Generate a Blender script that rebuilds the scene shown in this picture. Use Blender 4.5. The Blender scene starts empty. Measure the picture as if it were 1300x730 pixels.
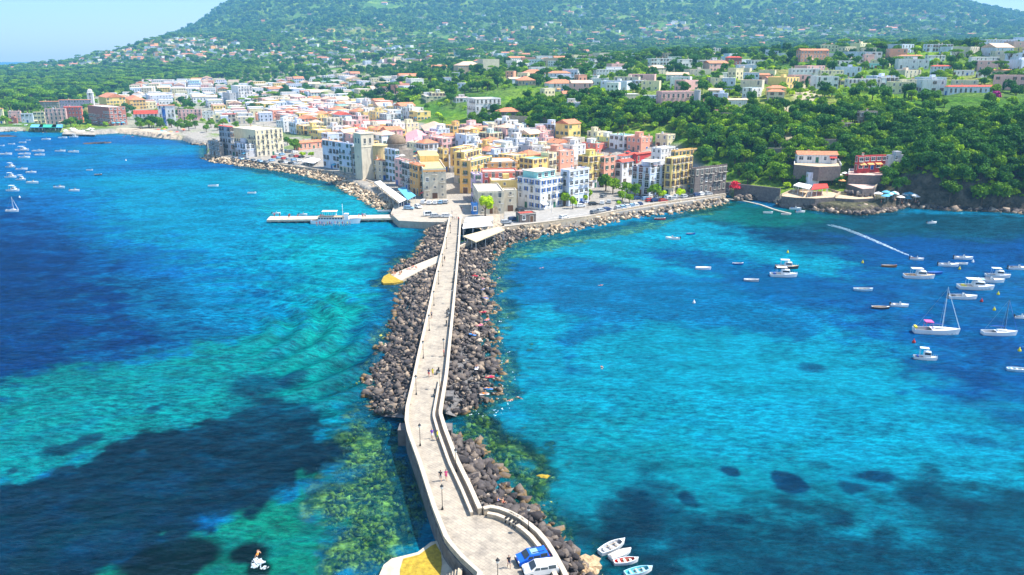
import bpy, bmesh, math, random
import numpy as np
from mathutils import Vector, Matrix
random.seed(7); rng = np.random.default_rng(11)
SC = bpy.context.scene
COL = SC.collection
PI = math.pi
# ------------------------------------------------------------------ camera
CAMH = 60.0; PITCH = math.radians(16.36); FPX = 1000.0
cd = bpy.data.cameras.new('camera'); cam = bpy.data.objects.new('camera', cd); COL.objects.link(cam)
cd.sensor_width = 36; cd.lens = 36*FPX/1300; cd.clip_start = .5; cd.clip_end = 40000
cam.location = (0, 0, CAMH); cam.rotation_euler = (PI/2-PITCH, 0, 0); SC.camera = cam
CP, SP = math.cos(PITCH), math.sin(PITCH)
def dep(v): return PITCH+math.atan((v-365)/FPX)
def at(u, v, z=0.0):
    """point of the place that lies at height z where the surveyed sight line (u,v) meets it"""
    k = (v-365)/FPX
    dy, dz, dx = CP-k*SP, -SP-k*CP, (u-650)/FPX
    s = (z-CAMH)/dz
    return Vector((dx*s, dy*s, z))
def depth_of(x, y, z): return y*CP+(CAMH-z)*SP
def px(x, y, z):
    d = depth_of(x, y, z)
    return 650+FPX*x/d, 365-FPX*((z-CAMH)*CP+y*SP)/d
# ------------------------------------------------------------------ numpy noise
def _h(ix, iy, s):
    n = (ix*374761393+iy*668265263+s*1442695041) & 0xffffffff
    n = ((n ^ (n >> 13))*1274126177) & 0xffffffff
    return ((n ^ (n >> 16)) & 0xffff)/65535.0
def vnoise(x, y, s=0):
    x = np.asarray(x, float); y = np.asarray(y, float)
    ix = np.floor(x).astype(np.int64); iy = np.floor(y).astype(np.int64)
    fx = x-ix; fy = y-iy; fx = fx*fx*(3-2*fx); fy = fy*fy*(3-2*fy)
    a = _h(ix, iy, s); b = _h(ix+1, iy, s); c = _h(ix, iy+1, s); d = _h(ix+1, iy+1, s)
    return (a+(b-a)*fx)*(1-fy)+(c+(d-c)*fx)*fy
def fbm(x, y, s=0, o=4):
    r = 0; a = .5; t = 0
    for i in range(o):
        r = r+a*vnoise(x*2**i, y*2**i, s+i); t += a; a *= .5
    return r/t
def inpoly(x, y, P):
    x = np.asarray(x, float); y = np.asarray(y, float); ins = np.zeros(x.shape, bool); n = len(P)
    for i in range(n):
        x1, y1 = P[i][0], P[i][1]; x2, y2 = P[(i+1) % n][0], P[(i+1) % n][1]
        if y1 == y2: continue
        c = ((y1 > y) != (y2 > y)) & (x < (x2-x1)*(y-y1)/(y2-y1)+x1)
        ins ^= c
    return ins
def sdist(x, y, P, closed=True):
    """distance to the outline; positive inside"""
    x = np.asarray(x, float); y = np.asarray(y, float); d = np.full(x.shape, 1e9); n = len(P)
    for i in range(n if closed else n-1):
        ax, ay = P[i][0], P[i][1]; bx, by = P[(i+1) % n][0]-ax, P[(i+1) % n][1]-ay
        L = bx*bx+by*by or 1e-9
        t = np.clip(((x-ax)*bx+(y-ay)*by)/L, 0, 1)
        d = np.minimum(d, np.hypot(x-ax-t*bx, y-ay-t*by))
    return np.where(inpoly(x, y, P), d, -d) if closed else d
def sm(a, b, x):
    t = np.clip((x-a)/(b-a), 0, 1); return t*t*(3-2*t)
# ------------------------------------------------------------------ materials
def s2l(c): return tuple(((v/255)/12.92 if v/255 <= .04045 else ((v/255+.055)/1.055)**2.4) for v in c)
def newmat(name):
    m = bpy.data.materials.new(name); m.use_nodes = True; nt = m.node_tree
    for n in list(nt.nodes): nt.nodes.remove(n)
    o = nt.nodes.new('ShaderNodeOutputMaterial'); b = nt.nodes.new('ShaderNodeBsdfPrincipled')
    nt.links.new(b.outputs[0], o.inputs[0]); return m, nt, b, o
def N(nt, t, **k):
    n = nt.nodes.new(t)
    for a, v in k.items():
        if a.startswith('i_'): n.inputs[a[2:].replace('_', ' ')].default_value = v
        elif a[0] == 'n' and a[1:].isdigit(): n.inputs[int(a[1:])].default_value = v
        else: setattr(n, a, v)
    return n
def ramp(nt, src, stops):
    r = nt.nodes.new('ShaderNodeValToRGB'); e = r.color_ramp.elements
    while len(e) < len(stops): e.new(.5)
    for i, (p, c) in enumerate(stops):
        e[i].position = p; e[i].color = (*c, 1) if len(c) == 3 else c
    nt.links.new(src, r.inputs[0]); return r.outputs[0]
def mixc(nt, f, a, b, mode='MIX'):
    m = nt.nodes.new('ShaderNodeMix'); m.data_type = 'RGBA'; m.blend_type = mode
    for s, v in ((0, f), (6, a), (7, b)):
        if hasattr(v, 'is_linked') or hasattr(v, 'links'): nt.links.new(v, m.inputs[s])
        elif s == 0: m.inputs[0].default_value = v
        else: m.inputs[s].default_value = (*v, 1) if len(v) == 3 else v
    return m.outputs[2]
def mat(name, c, rough=.8, var=.18, scale=.6, bump=0.0, metal=0.0, randv=0.0, coords='Object', spec=.3, dirt=0.0):
    m, nt, b, o = newmat(name)
    b.inputs['Roughness'].default_value = rough; b.inputs['Metallic'].default_value = metal
    b.inputs['Specular IOR Level'].default_value = spec
    tc = N(nt, 'ShaderNodeTexCoord')
    no = N(nt, 'ShaderNodeTexNoise', i_Scale=scale, i_Detail=6.0, i_Roughness=.65)
    nt.links.new(tc.outputs[coords], no.inputs['Vector'])
    lo = tuple(x*(1-var) for x in c); hi = tuple(min(.95, x*(1+var*.6)) for x in c)
    col = ramp(nt, no.outputs[0], [(.3, lo), (.7, hi)])
    if dirt:
        mp = N(nt, 'ShaderNodeMapping'); mp.inputs['Scale'].default_value = (1.3, 1.3, .25)
        nt.links.new(tc.outputs[coords], mp.inputs[0])
        n2 = N(nt, 'ShaderNodeTexNoise', i_Scale=1.0, i_Detail=5.0); nt.links.new(mp.outputs[0], n2.inputs['Vector'])
        f = ramp(nt, n2.outputs[0], [(.48, (0, 0, 0)), (.75, (dirt,)*3)])
        col = mixc(nt, f, col, (.25, .21, .17))
    if randv:
        oi = N(nt, 'ShaderNodeObjectInfo'); mr = N(nt, 'ShaderNodeMapRange', n3=1-randv, n4=1+randv)
        nt.links.new(oi.outputs['Random'], mr.inputs[0])
        hs = N(nt, 'ShaderNodeHueSaturation'); nt.links.new(mr.outputs[0], hs.inputs['Value']); nt.links.new(col, hs.inputs['Color']); col = hs.outputs[0]
    nt.links.new(col, b.inputs['Base Color'])
    if bump:
        bp = N(nt, 'ShaderNodeBump', i_Strength=bump, i_Distance=.3); nt.links.new(no.outputs[0], bp.inputs['Height'])
        nt.links.new(bp.outputs[0], b.inputs['Normal'])
    return m
# ------------------------------------------------------------------ mesh builder
class MB:
    def __init__(s): s.v = []; s.f = []; s.m = []
    def add(s, vs, fs, mi=0):
        n = len(s.v); s.v += [tuple(p) for p in vs]; s.f += [tuple(i+n for i in f) for f in fs]; s.m += [mi]*len(fs); return s
    def box(s, c, d, rz=0.0, mi=0, taper=1.0):
        co, si = math.cos(rz), math.sin(rz); vs = []
        for z, k in ((-1, 1), (1, taper)):
            for x, y in ((-1, -1), (1, -1), (1, 1), (-1, 1)):
                X, Y = x*d[0]/2*k, y*d[1]/2*k
                vs.append((c[0]+X*co-Y*si, c[1]+X*si+Y*co, c[2]+z*d[2]/2))
        return s.add(vs, [(3, 2, 1, 0), (4, 5, 6, 7), (0, 1, 5, 4), (1, 2, 6, 5), (2, 3, 7, 6), (3, 0, 4, 7)], mi)
    def prism(s, P, z0, z1, mi=0, mt=None):
        n = len(P)
        A = sum(P[i][0]*P[(i+1) % n][1]-P[(i+1) % n][0]*P[i][1] for i in range(n))
        if A < 0: P = P[::-1]
        f0 = (lambda i: z0) if not callable(z0) else (lambda i: z0(P[i]))
        f1 = (lambda i: z1) if not callable(z1) else (lambda i: z1(P[i]))
        vs = [(P[i][0], P[i][1], f0(i)) for i in range(n)]+[(P[i][0], P[i][1], f1(i)) for i in range(n)]
        s.add(vs, [tuple(range(n-1, -1, -1))]+[(i, (i+1) % n, n+(i+1) % n, n+i) for i in range(n)], mi)
        return s.add(vs[n:], [tuple(range(n))], mi if mt is None else mt)
    def tube(s, a, b, r0, r1=None, n=8, mi=0, cap=True):
        r1 = r0 if r1 is None else r1; a = Vector(a); b = Vector(b); d = (b-a).normalized()
        q = d.to_track_quat('Z', 'Y'); vs = []
        for p, r in ((a, r0), (b, r1)):
            for i in range(n):
                t = 2*PI*i/n; vs.append(p+q @ Vector((r*math.cos(t), r*math.sin(t), 0)))
        fs = [(i, (i+1) % n, n+(i+1) % n, n+i) for i in range(n)]
        if cap: fs += [tuple(range(n-1, -1, -1)), tuple(range(n, 2*n))]
        return s.add(vs, fs, mi)
    def lathe(s, c, prof, n=12, mi=0, sx=1, sy=1):
        vs = []; fs = []
        for (r, z) in prof:
            for i in range(n):
                t = 2*PI*i/n; vs.append((c[0]+r*sx*math.cos(t), c[1]+r*sy*math.sin(t), c[2]+z))
        for k in range(len(prof)-1):
            for i in range(n):
                j = (i+1) % n; fs.append((k*n+i, k*n+j, (k+1)*n+j, (k+1)*n+i))
        fs += [tuple(range(n-1, -1, -1)), tuple((len(prof)-1)*n+i for i in range(n))]
        return s.add(vs, fs, mi)
    def strip(s, A, B, z0, z1, mi=0):
        """band between polylines A and B (same length), closed solid"""
        n = len(A); za = z1 if callable(z1) else (lambda p: z1); zb = z0 if callable(z0) else (lambda p: z0)
        vs = []
        for a, b in zip(A, B): vs += [(a[0], a[1], zb(a)), (a[0], a[1], za(a)), (b[0], b[1], za(b)), (b[0], b[1], zb(b))]
        fs = []
        for i in range(n-1):
            k = 4*i
            for e in range(4):
                f = (k+e, k+(e+1) % 4, k+4+(e+1) % 4, k+4+e); fs.append(f)
        fs += [(0, 3, 2, 1), (4*n-4, 4*n-3, 4*n-2, 4*n-1)]
        return s.add(vs, fs, mi)
    def mesh(s, name, mats, smooth=False, fix=False):
        me = bpy.data.meshes.new(name); me.from_pydata(s.v, [], s.f)
        for m in (mats if isinstance(mats, (list, tuple)) else [mats]): me.materials.append(m)
        me.polygons.foreach_set('material_index', s.m)
        if smooth: me.polygons.foreach_set('use_smooth', [True]*len(s.f))
        if fix:
            bm = bmesh.new(); bm.from_mesh(me); bmesh.ops.recalc_face_normals(bm, faces=bm.faces); bm.to_mesh(me); bm.free()
        me.update(); return me
    def obj(s, name, mats, parent=None, loc=None, rz=0, smooth=False, fix=False, **tags):
        return link(name, s.mesh(name, mats, smooth, fix), parent, loc, rz, **tags)
def link(name, me, parent=None, loc=None, rz=0, **tags):
    o = bpy.data.objects.new(name, me); COL.objects.link(o)
    if parent is not None: o.parent = parent
    if loc is not None: o.location = loc
    o.rotation_euler = (0, 0, rz)
    for k, v in tags.items(): o[k] = v
    return o
def thing(name, label, cat, loc=(0, 0, 0), rz=0, group=None):
    o = bpy.data.objects.new(name, None); COL.objects.link(o); o.location = loc; o.rotation_euler = (0, 0, rz)
    o.empty_display_size = .1
    o['label'] = label; o['category'] = cat
    if group: o['group'] = group
    return o
def copy_tree(o, loc=None, rz=None, parent=None, label=None, group=None, kids=None):
    kids = kids or KIDS
    c = o.copy(); COL.objects.link(c)
    if parent is not None: c.parent = parent
    if loc is not None: c.location = loc
    if rz is not None: c.rotation_euler = (0, 0, rz)
    if label: c['label'] = label
    if group: c['group'] = group
    for ch in kids(o): copy_tree(ch, parent=c)
    return c
_K = {}
def KIDS(o):
    if o.name not in _K: _K[o.name] = list(o.children)
    return _K[o.name]
def npmesh(name, V, F, mats, mi=None, smooth=False):
    """V (n,3), F (m,k) arrays"""
    me = bpy.data.meshes.new(name); k = F.shape[1]
    me.vertices.add(len(V)); me.vertices.foreach_set('co', np.ascontiguousarray(V, dtype=np.float32).ravel())
    me.loops.add(F.size); me.loops.foreach_set('vertex_index', np.ascontiguousarray(F, dtype=np.int32).ravel())
    me.polygons.add(len(F)); me.polygons.foreach_set('loop_start', np.arange(0, F.size, k, dtype=np.int32))
    if mi is not None: me.polygons.foreach_set('material_index', np.asarray(mi, dtype=np.int32))
    if smooth: me.polygons.foreach_set('use_smooth', np.ones(len(F), bool))
    for m in mats: me.materials.append(m)
    me.update(calc_edges=True); me.validate(); return me
# ------------------------------------------------------------------ terrain heights
PROF = {  # bearing (x/y) : (distance, height)
 -1.1: [(600,2.4),(1500,5),(2500,5),(3300,-12),(8000,-12)],
 -.66: [(600,2.4),(800,3),(1200,7),(1900,10),(2500,12),(2900,4),(3300,-12),(8000,-12)],
 -.55: [(600,2.4),(800,3),(1200,7),(1900,15),(2550,34),(2900,18),(3400,-12),(8000,-12)],
 -.48: [(480,2.4),(800,4),(1200,8),(1900,20),(2550,72),(2800,60),(3500,10),(4200,0),(8000,-12)],
 -.43: [(480,2.4),(800,4),(1200,8),(1800,22),(2550,104),(2800,96),(3600,120),(4300,60),(8000,-12)],
 -.39: [(480,2.4),(800,4),(1200,9),(1800,26),(2550,106),(2800,110),(4200,190),(5200,100),(8000,0)],
 -.30: [(480,2.4),(800,4),(1200,10),(1700,32),(2200,62),(3300,190),(4200,400),(5000,430),(8000,0)],
 -.20: [(440,2.4),(600,6),(800,9),(1200,18),(1600,40),(2500,92),(3300,195),(4200,410),(5000,640),(8000,0)],
 -.10: [(350,2.4),(430,3.5),(520,9),(640,16),(800,28),(1000,38),(1500,48),(2500,92),(3300,190),(4200,400),(5000,700),(8000,0)],
 .00: [(300,2.4),(420,3.6),(470,11),(540,21),(640,28),(800,40),(1100,50),(1500,50),(2500,90),(3300,188),(4200,400),(5000,740),(8000,0)],
 .10: [(290,2.4),(410,3.6),(440,9),(480,22),(520,28),(640,34),(800,44),(1100,56),(1500,50),(2500,90),(3300,188),(4200,400),(5000,740),(8000,0)],
 .19: [(300,2.4),(396,3.2),(412,8),(462,27),(500,31),(640,40),(800,50),(1000,60),(1500,50),(2500,92),(3300,190),(4200,400),(5000,700),(8000,0)],
 .28: [(310,2.4),(362,3.2),(376,8),(424,26),(460,30),(600,42),(800,54),(1000,62),(1500,52),(2500,96),(3300,195),(4200,400),(5000,640),(8000,0)],
 .36: [(310,2.4),(330,3.2),(345,6),(360,14),(384,22),(400,25),(500,37),(700,56),(900,64),(1400,56),(2500,100),(3300,200),(4200,390),(5000,560),(8000,0)],
 .46: [(315,2.4),(326,4.6),(340,7),(352,13),(366,16),(374,23),(400,27),(500,38),(700,60),(850,66),(1400,60),(2500,105),(3300,200),(4200,370),(5000,500),(8000,0)],
 .56: [(308,1.0),(316,5),(328,18),(346,27),(400,31),(500,42),(650,61),(750,66),(1400,62),(2500,105),(3300,180),(4200,296),(5000,300),(8000,0)],
 .66: [(306,1.0),(314,5),(327,18),(344,27),(400,31),(500,42),(650,61),(750,66),(1400,62),(2500,108),(3300,160),(4200,226),(5000,200),(8000,0)],
 1.1: [(306,1.0),(314,5),(327,18),(344,27),(400,31),(500,42),(650,61),(750,66),(1400,62),(2500,100),(3300,150),(4200,160),(8000,0)]}
_T = sorted(PROF); _Y = np.exp(np.linspace(math.log(240), math.log(8000), 900))
_G = np.array([np.interp(_Y, [a for a, _ in PROF[t]], [b for _, b in PROF[t]]) for t in _T])
_TT = np.linspace(-1.1, 1.1, 441)
_TAB = np.array([np.interp(_TT, _T, _G[:, j]) for j in range(len(_Y))]).T
for _ in range(3):   # soften the creases
    _TAB[1:-1] = (_TAB[:-2]+2*_TAB[1:-1]+_TAB[2:])/4
COAST_PX = [(-140,166),(-60,166),(0,167),(30,166),(62,168),(100,168),(118,171),(150,169),(172,171),(200,175),(232,178),(244,183),(262,184),(262,199),(276,203),(330,210),(400,221),(430,228),(450,238),(468,248),(485,258),(497,265),(498,272),(507,281),(530,282),(548,283),(566,296),(590,306),(600,302),(640,291),(700,284),(742,277),(800,268),(870,257),(922,246),(932,251),(965,252),(1000,262),(1040,267),(1090,272),(1130,268),(1150,262),(1200,266),(1250,267),(1300,270),(1400,272),(1600,275)]
COAST = [tuple(at(u, v, 0)[:2]) for u, v in COAST_PX]
COAST_POLY = COAST+[(9000, 340), (9000, 12000), (-9000, 12000), (-9000, 700)]
def HF(x, y, fine=True):
    x = np.asarray(x, float); y = np.asarray(y, float)
    t = np.clip(x/np.maximum(y, 1), -1.099, 1.099)
    fj = np.interp(y, _Y, np.arange(len(_Y))); j = np.clip(fj.astype(int), 0, len(_Y)-2); fj = fj-j
    fi = (t+1.1)/2.2*440; i = np.clip(fi.astype(int), 0, 439); fi = fi-i
    z = (_TAB[i, j]*(1-fi)+_TAB[i+1, j]*fi)*(1-fj)+(_TAB[i, j+1]*(1-fi)+_TAB[i+1, j+1]*fi)*fj
    if fine:
        far = sm(1100, 3000, y)
        z = z+far*((fbm(x/260, y/260, 3)-.5)*70*sm(30, 160, z)+(fbm(x/90, y/90, 5, 3)-.5)*16*sm(10, 60, z))
        pl = sm(6, 14, z)*(1-far)
        z = z+pl*((fbm(x/40, y/40, 9)-.5)*7+(fbm(x/9, y/9, 19)-.5)*1.6)
        rock = sm(.44, .52, t)*sm(1.5, 8, z)*(1-sm(370, 420, y))
        z = z+rock*(fbm(x/12, y/12, 29, 4)-.5)*11
    d = sdist(x, y, COAST_POLY)
    k = sm(-1.0, 1.2+2.5*sm(.4, .5, t), d)
    return -3+(z+3)*k
_yy = np.exp(np.linspace(math.log(270), math.log(5200), 5000))
_gc = {}
def ground(u, v):
    """where the sight line first meets the ground"""
    key = (round(u, 1), round(v, 1))
    if key in _gc: return _gc[key]
    k = (v-365)/FPX; dy, dz, dx = CP-k*SP, -SP-k*CP, (u-650)/FPX
    s = _yy/dy; X = dx*s; Z = CAMH+dz*s
    h = HF(X, _yy); hit = np.nonzero(Z <= np.maximum(h, 0))[0]
    if len(hit) == 0: r = None
    else:
        i = hit[0]; r = Vector((float(X[i]), float(_yy[i]), float(max(h[i], 0))))
    _gc[key] = r; return r
def hz(x, y): return float(max(HF(np.array([x]), np.array([y]))[0], 0))
# ------------------------------------------------------------------ sky, sun, air
W = bpy.data.worlds.new('World'); SC.world = W; W.use_nodes = True
wn = W.node_tree; bg = wn.nodes['Background']
sky = wn.nodes.new('ShaderNodeTexSky'); sky.sky_type = 'NISHITA'; sky.sun_disc = False
SUN_EL, SUN_AZ = math.radians(56), math.radians(88)   # azimuth clockwise from +Y
sky.sun_elevation = SUN_EL; sky.sun_rotation = SUN_AZ; sky.air_density = 1.0; sky.dust_density = .6; sky.ozone_density = 1.0; sky.altitude = 50
wn.links.new(sky.outputs[0], bg.inputs[0]); bg.inputs[1].default_value = .15
sd = bpy.data.lights.new('sun', 'SUN'); sd.energy = 5.0; sd.angle = math.radians(.5); sd.color = (1, .955, .88)
so = bpy.data.objects.new('sun', sd); COL.objects.link(so)
sv = Vector((math.sin(SUN_AZ)*math.cos(SUN_EL), math.cos(SUN_AZ)*math.cos(SUN_EL), math.sin(SUN_EL)))
so.rotation_euler = sv.to_track_quat('Z', 'Y').to_euler(); so.location = (200, 100, 400)
SC.view_settings.view_transform = 'Standard'; SC.view_settings.look = 'None'; SC.view_settings.exposure = .95; SC.view_settings.gamma = 1
SC.render.engine = 'CYCLES'
cy = SC.cycles; cy.max_bounces = 5; cy.diffuse_bounces = 2; cy.glossy_bounces = 2; cy.transmission_bounces = 2; cy.volume_bounces = 0
cy.transparent_max_bounces = 8; cy.use_denoising = True; cy.caustics_reflective = False; cy.caustics_refractive = False
cy.sample_clamp_indirect = 6
# air
hm = bpy.data.materials.new('haze'); hm.use_nodes = True; hn = hm.node_tree
for n in list(hn.nodes): hn.nodes.remove(n)
ho = hn.nodes.new('ShaderNodeOutputMaterial'); pv = hn.nodes.new('ShaderNodeVolumePrincipled')
pv.inputs['Color'].default_value = (.22, .60, 1, 1); pv.inputs['Density'].default_value = 1.45e-4; pv.inputs['Anisotropy'].default_value = 0.0
hn.links.new(pv.outputs[0], ho.inputs['Volume'])
HZ = MB().box((0, 4300, 390), (30000, 9200, 800)).obj('haze', hm, kind='stuff')
# ------------------------------------------------------------------ ground sheet
def fan(T, Y, zf):
    TT, YY = np.meshgrid(T, Y); X = TT*YY; n, m = TT.shape
    Z = zf(X.ravel(), YY.ravel())
    V = np.stack([X.ravel(), YY.ravel(), Z], 1)
    i = np.arange(n*m).reshape(n, m)
    F = np.stack([i[:-1, :-1].ravel(), i[:-1, 1:].ravel(), i[1:, 1:].ravel(), i[1:, :-1].ravel()], 1)
    return V, F
gT = np.concatenate([np.linspace(-1.09, -.75, 40, endpoint=False), np.linspace(-.75, .75, 460, endpoint=False), np.linspace(.75, 1.09, 40)])
gY = np.exp(np.concatenate([np.linspace(math.log(270), math.log(520), 260, endpoint=False), np.linspace(math.log(520), math.log(7800), 330)]))
V, F = fan(gT, gY, lambda x, y: HF(x, y))
zz = V[:, 2]; keep = (zz[F].max(1) > -2.5)
F = F[keep]
def attr(me, name, vals):
    a = me.attributes.new(name, 'FLOAT', 'POINT'); a.data.foreach_set('value', np.ascontiguousarray(vals, dtype=np.float32))
TOWN_PX = [(262,200),(340,214),(400,226),(470,250),(505,264),(548,272),(560,300),(600,305),(742,280),(870,260),(925,250),(930,238),(900,228),(860,212),(800,207),(740,205),(700,199),(640,192),(600,188),(560,180),(500,160),(480,150),(430,140),(330,140),(250,150),(200,165),(0,160),(-80,160),(-80,172),(200,172),(240,180)]
TOWN = [tuple(at(u, v, 3)[:2]) for u, v in TOWN_PX]
gm, nt, b, o = newmat('ground')
b.inputs['Roughness'].default_value = .95; b.inputs['Specular IOR Level'].default_value = .1
geo = N(nt, 'ShaderNodeNewGeometry')
n1 = N(nt, 'ShaderNodeTexNoise', i_Scale=.012, i_Detail=8.0, i_Roughness=.62); nt.links.new(geo.outputs['Position'], n1.inputs['Vector'])
n2 = N(nt, 'ShaderNodeTexNoise', i_Scale=.35, i_Detail=6.0, i_Roughness=.7); nt.links.new(geo.outputs['Position'], n2.inputs['Vector'])
vo = N(nt, 'ShaderNodeTexVoronoi', i_Scale=.022); nt.links.new(geo.outputs['Position'], vo.inputs['Vector'])
veg = ramp(nt, n1.outputs[0], [(.3, (.035, .11, .010)), (.47, (.08, .20, .012)), (.56, (.17, .30, .012)), (.7, (.30, .36, .03))])
fld = ramp(nt, vo.outputs['Color'], [(.2, (.05, .15, .02)), (.55, (.13, .28, .02)), (.85, (.3, .26, .08))])
a_f = N(nt, 'ShaderNodeAttribute', attribute_name='field'); a_p = N(nt, 'ShaderNodeAttribute', attribute_name='paved')
a_s = N(nt, 'ShaderNodeAttribute', attribute_name='sand'); a_r = N(nt, 'ShaderNodeAttribute', attribute_name='rock')
c = mixc(nt, a_f.outputs['Fac'], veg, fld)
wv = N(nt, 'ShaderNodeTexWave', wave_type='BANDS', bands_direction='Z', i_Scale=.02, i_Distortion=3.0, i_Detail=2.0)
wv.inputs['Scale'].default_value = .035; nt.links.new(geo.outputs['Position'], wv.inputs['Vector'])
tm = N(nt, 'ShaderNodeMath', operation='MULTIPLY', n1=.35); nt.links.new(wv.outputs['Fac'], tm.inputs[0])
c = mixc(nt, tm.outputs[0], c, (.2, .24, .06))
c = mixc(nt, .85, c, ramp(nt, n2.outputs[0], [(.35, (.25, .3, .3)), (.5, (.8, .85, .8)), (.68, (1.7, 1.6, 1.4))]), 'MULTIPLY')
rk = ramp(nt, n2.outputs[0], [(.3, (.03, .027, .022)), (.5, (.10, .085, .06)), (.7, (.22, .18, .13))])
c = mixc(nt, a_r.outputs['Fac'], c, rk)
pvd = ramp(nt, n2.outputs[0], [(.3, (.3, .27, .23)), (.7, (.46, .42, .36))])
c = mixc(nt, a_p.outputs['Fac'], c, pvd)
c = mixc(nt, a_s.outputs['Fac'], c, (.62, .5, .36))
nt.links.new(c, b.inputs['Base Color'])
bp = N(nt, 'ShaderNodeBump', i_Strength=.9, i_Distance=2.5); nt.links.new(n2.outputs[0], bp.inputs['Height']); nt.links.new(bp.outputs[0], b.inputs['Normal'])
me = npmesh('terrain', V, F, [gm], smooth=True)
X, Y, Z = V.T
tt = X/Y
field = sm(-.45, -.2, tt)*sm(1500, 1900, Y)*(1-sm(3000, 3700, Y))*sm(.42, .52, fbm(X/300, Y/300, 41))+sm(-.02, .1, tt)*sm(.52, .6, fbm(X/60, Y/60, 42))*sm(430, 470, Y)*(1-sm(900, 1200, Y))
attr(me, 'field', np.clip(field, 0, 1))
pav = sm(-3, 3, sdist(X, Y, TOWN))*np.where(Y > 500, .25+.75*sm(.42, .52, fbm(X/16, Y/16, 45)), 1)
BT = [tuple(at(u, v, 8)[:2]) for u, v in [(100,122),(330,104),(560,104),(530,125),(480,160),(330,160),(150,160)]]
pav = np.maximum(pav, .8*sm(-10, 10, sdist(X, Y, BT))*sm(.3, .45, fbm(X/30, Y/30, 44)))
attr(me, 'paved', pav)
BCH = [tuple(at(u, v, 1)[:2]) for u, v in [(146,176),(150,166),(186,166),(215,171),(232,176),(230,184),(180,180)]]
BC2 = [tuple(at(u, v, 1)[:2]) for u, v in [(930,256),(934,248),(975,250),(1000,258),(985,268)]]
sand = np.maximum(sm(-2, 2, sdist(X, Y, BCH)), sm(-1.5, 1.5, sdist(X, Y, BC2)))
for fp in [[(925,152),(1000,148),(1035,160),(1000,168),(950,160)],[(1000,138),(1030,136),(1040,146),(1010,150)],[(640,290),(600,300),(590,278),(640,270)]]:
    sand = np.maximum(sand, .75*sm(-2, 3, sdist(X, Y, [tuple(at(u, v, 26 if v < 200 else 2.4)[:2]) for u, v in fp])))
attr(me, 'sand', sand)
gy = np.zeros(len(V)); zz = Z.reshape(len(gY), len(gT)); gr = np.abs(np.gradient(zz, axis=0))/np.gradient(gY)[:, None]
rock = sm(.45, .85, gr.ravel()+.35*(fbm(X/10, Y/10, 50)-.5))*(1-sm(600, 900, Y))*(tt > .3)
rock = np.maximum(rock, (Z < 1.6)*(tt > .3)*1.0); rock = np.maximum(rock, (tt > .33)*(tt < .5)*(Y < 332)*.9)
hav = sm(.44, .5, tt)*sm(2, 9, Z)*sm(.55, .7, fbm(X/400, Y/400, 60))*0
attr(me, 'rock', rock)
link('terrain', me, kind='structure')
# ------------------------------------------------------------------ sea
def P(pts, z=0): return [tuple(at(u, v, z)[:2]) for u, v in pts]
wY = np.exp(np.concatenate([np.linspace(math.log(30), math.log(70), 20, endpoint=False), np.linspace(math.log(70), math.log(720), 640, endpoint=False), np.linspace(math.log(720), math.log(8850), 60)]))
wT = np.concatenate([np.linspace(-3.2, -.78, 40, endpoint=False), np.linspace(-.78, .78, 560, endpoint=False), np.linspace(.78, 3.2, 40)])
wX, wYY = np.meshgrid(wT, wY); X = (wX*wYY).ravel(); Y = wYY.ravel()
# seabed / depth colours (sea water over sand, weed and rock)
def L(*c): return np.array(s2l(c))
deep = L(0, 72, 150); mid = L(0, 120, 205); cyan = L(0, 178, 218); teal = L(6, 150, 160); weed = L(2, 42, 66); navy = L(0, 64, 138); green = L(6, 112, 96)
jx = (fbm(X/9, Y/9, 71)-.5); jy = (fbm(X/9, Y/9, 72)-.5)
jX = X+jx*14+(fbm(X/2.2, Y/2.2, 73, 4)-.5)*8; jY = Y+jy*14+(fbm(X/2.2, Y/2.2, 74, 4)-.5)*8
C = np.tile(mid, (len(X), 1))
MOT = fbm(X/4.5, Y/3, 300, 4)-.5
def lay(poly, col, soft, k=1.0, hole=None):
    global C
    w = np.clip(sm(-soft, soft, sdist(jX, jY, P(poly))+MOT*(soft*1.6+5))*k*(1+MOT*.5), 0, 1)
    C = C*(1-w[:, None])+np.array(col)[None]*w[:, None]
def blob(u, v, ru, rv, col, k=1.0, soft=.35):
    global C
    c = at(u, v, 0); a = abs(at(u+ru, v, 0).x-c.x); bb = abs(at(u, v-rv, 0).y-at(u, v+rv, 0).y)/2
    ox = X-c.x+(jX-X)*.22; oy = Y-c.y+(jY-Y)*.22
    r = np.hypot(ox/a, oy/bb); w = (1-sm(1-soft, 1+soft, r))*k
    C = C*(1-w[:, None])+np.array(col)[None]*w[:, None]
big = fbm(X/120, Y/60, 80); w = sm(.4, .65, big)*.45
C = C*(1-w[:, None])+cyan[None]*w[:, None]
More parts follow.
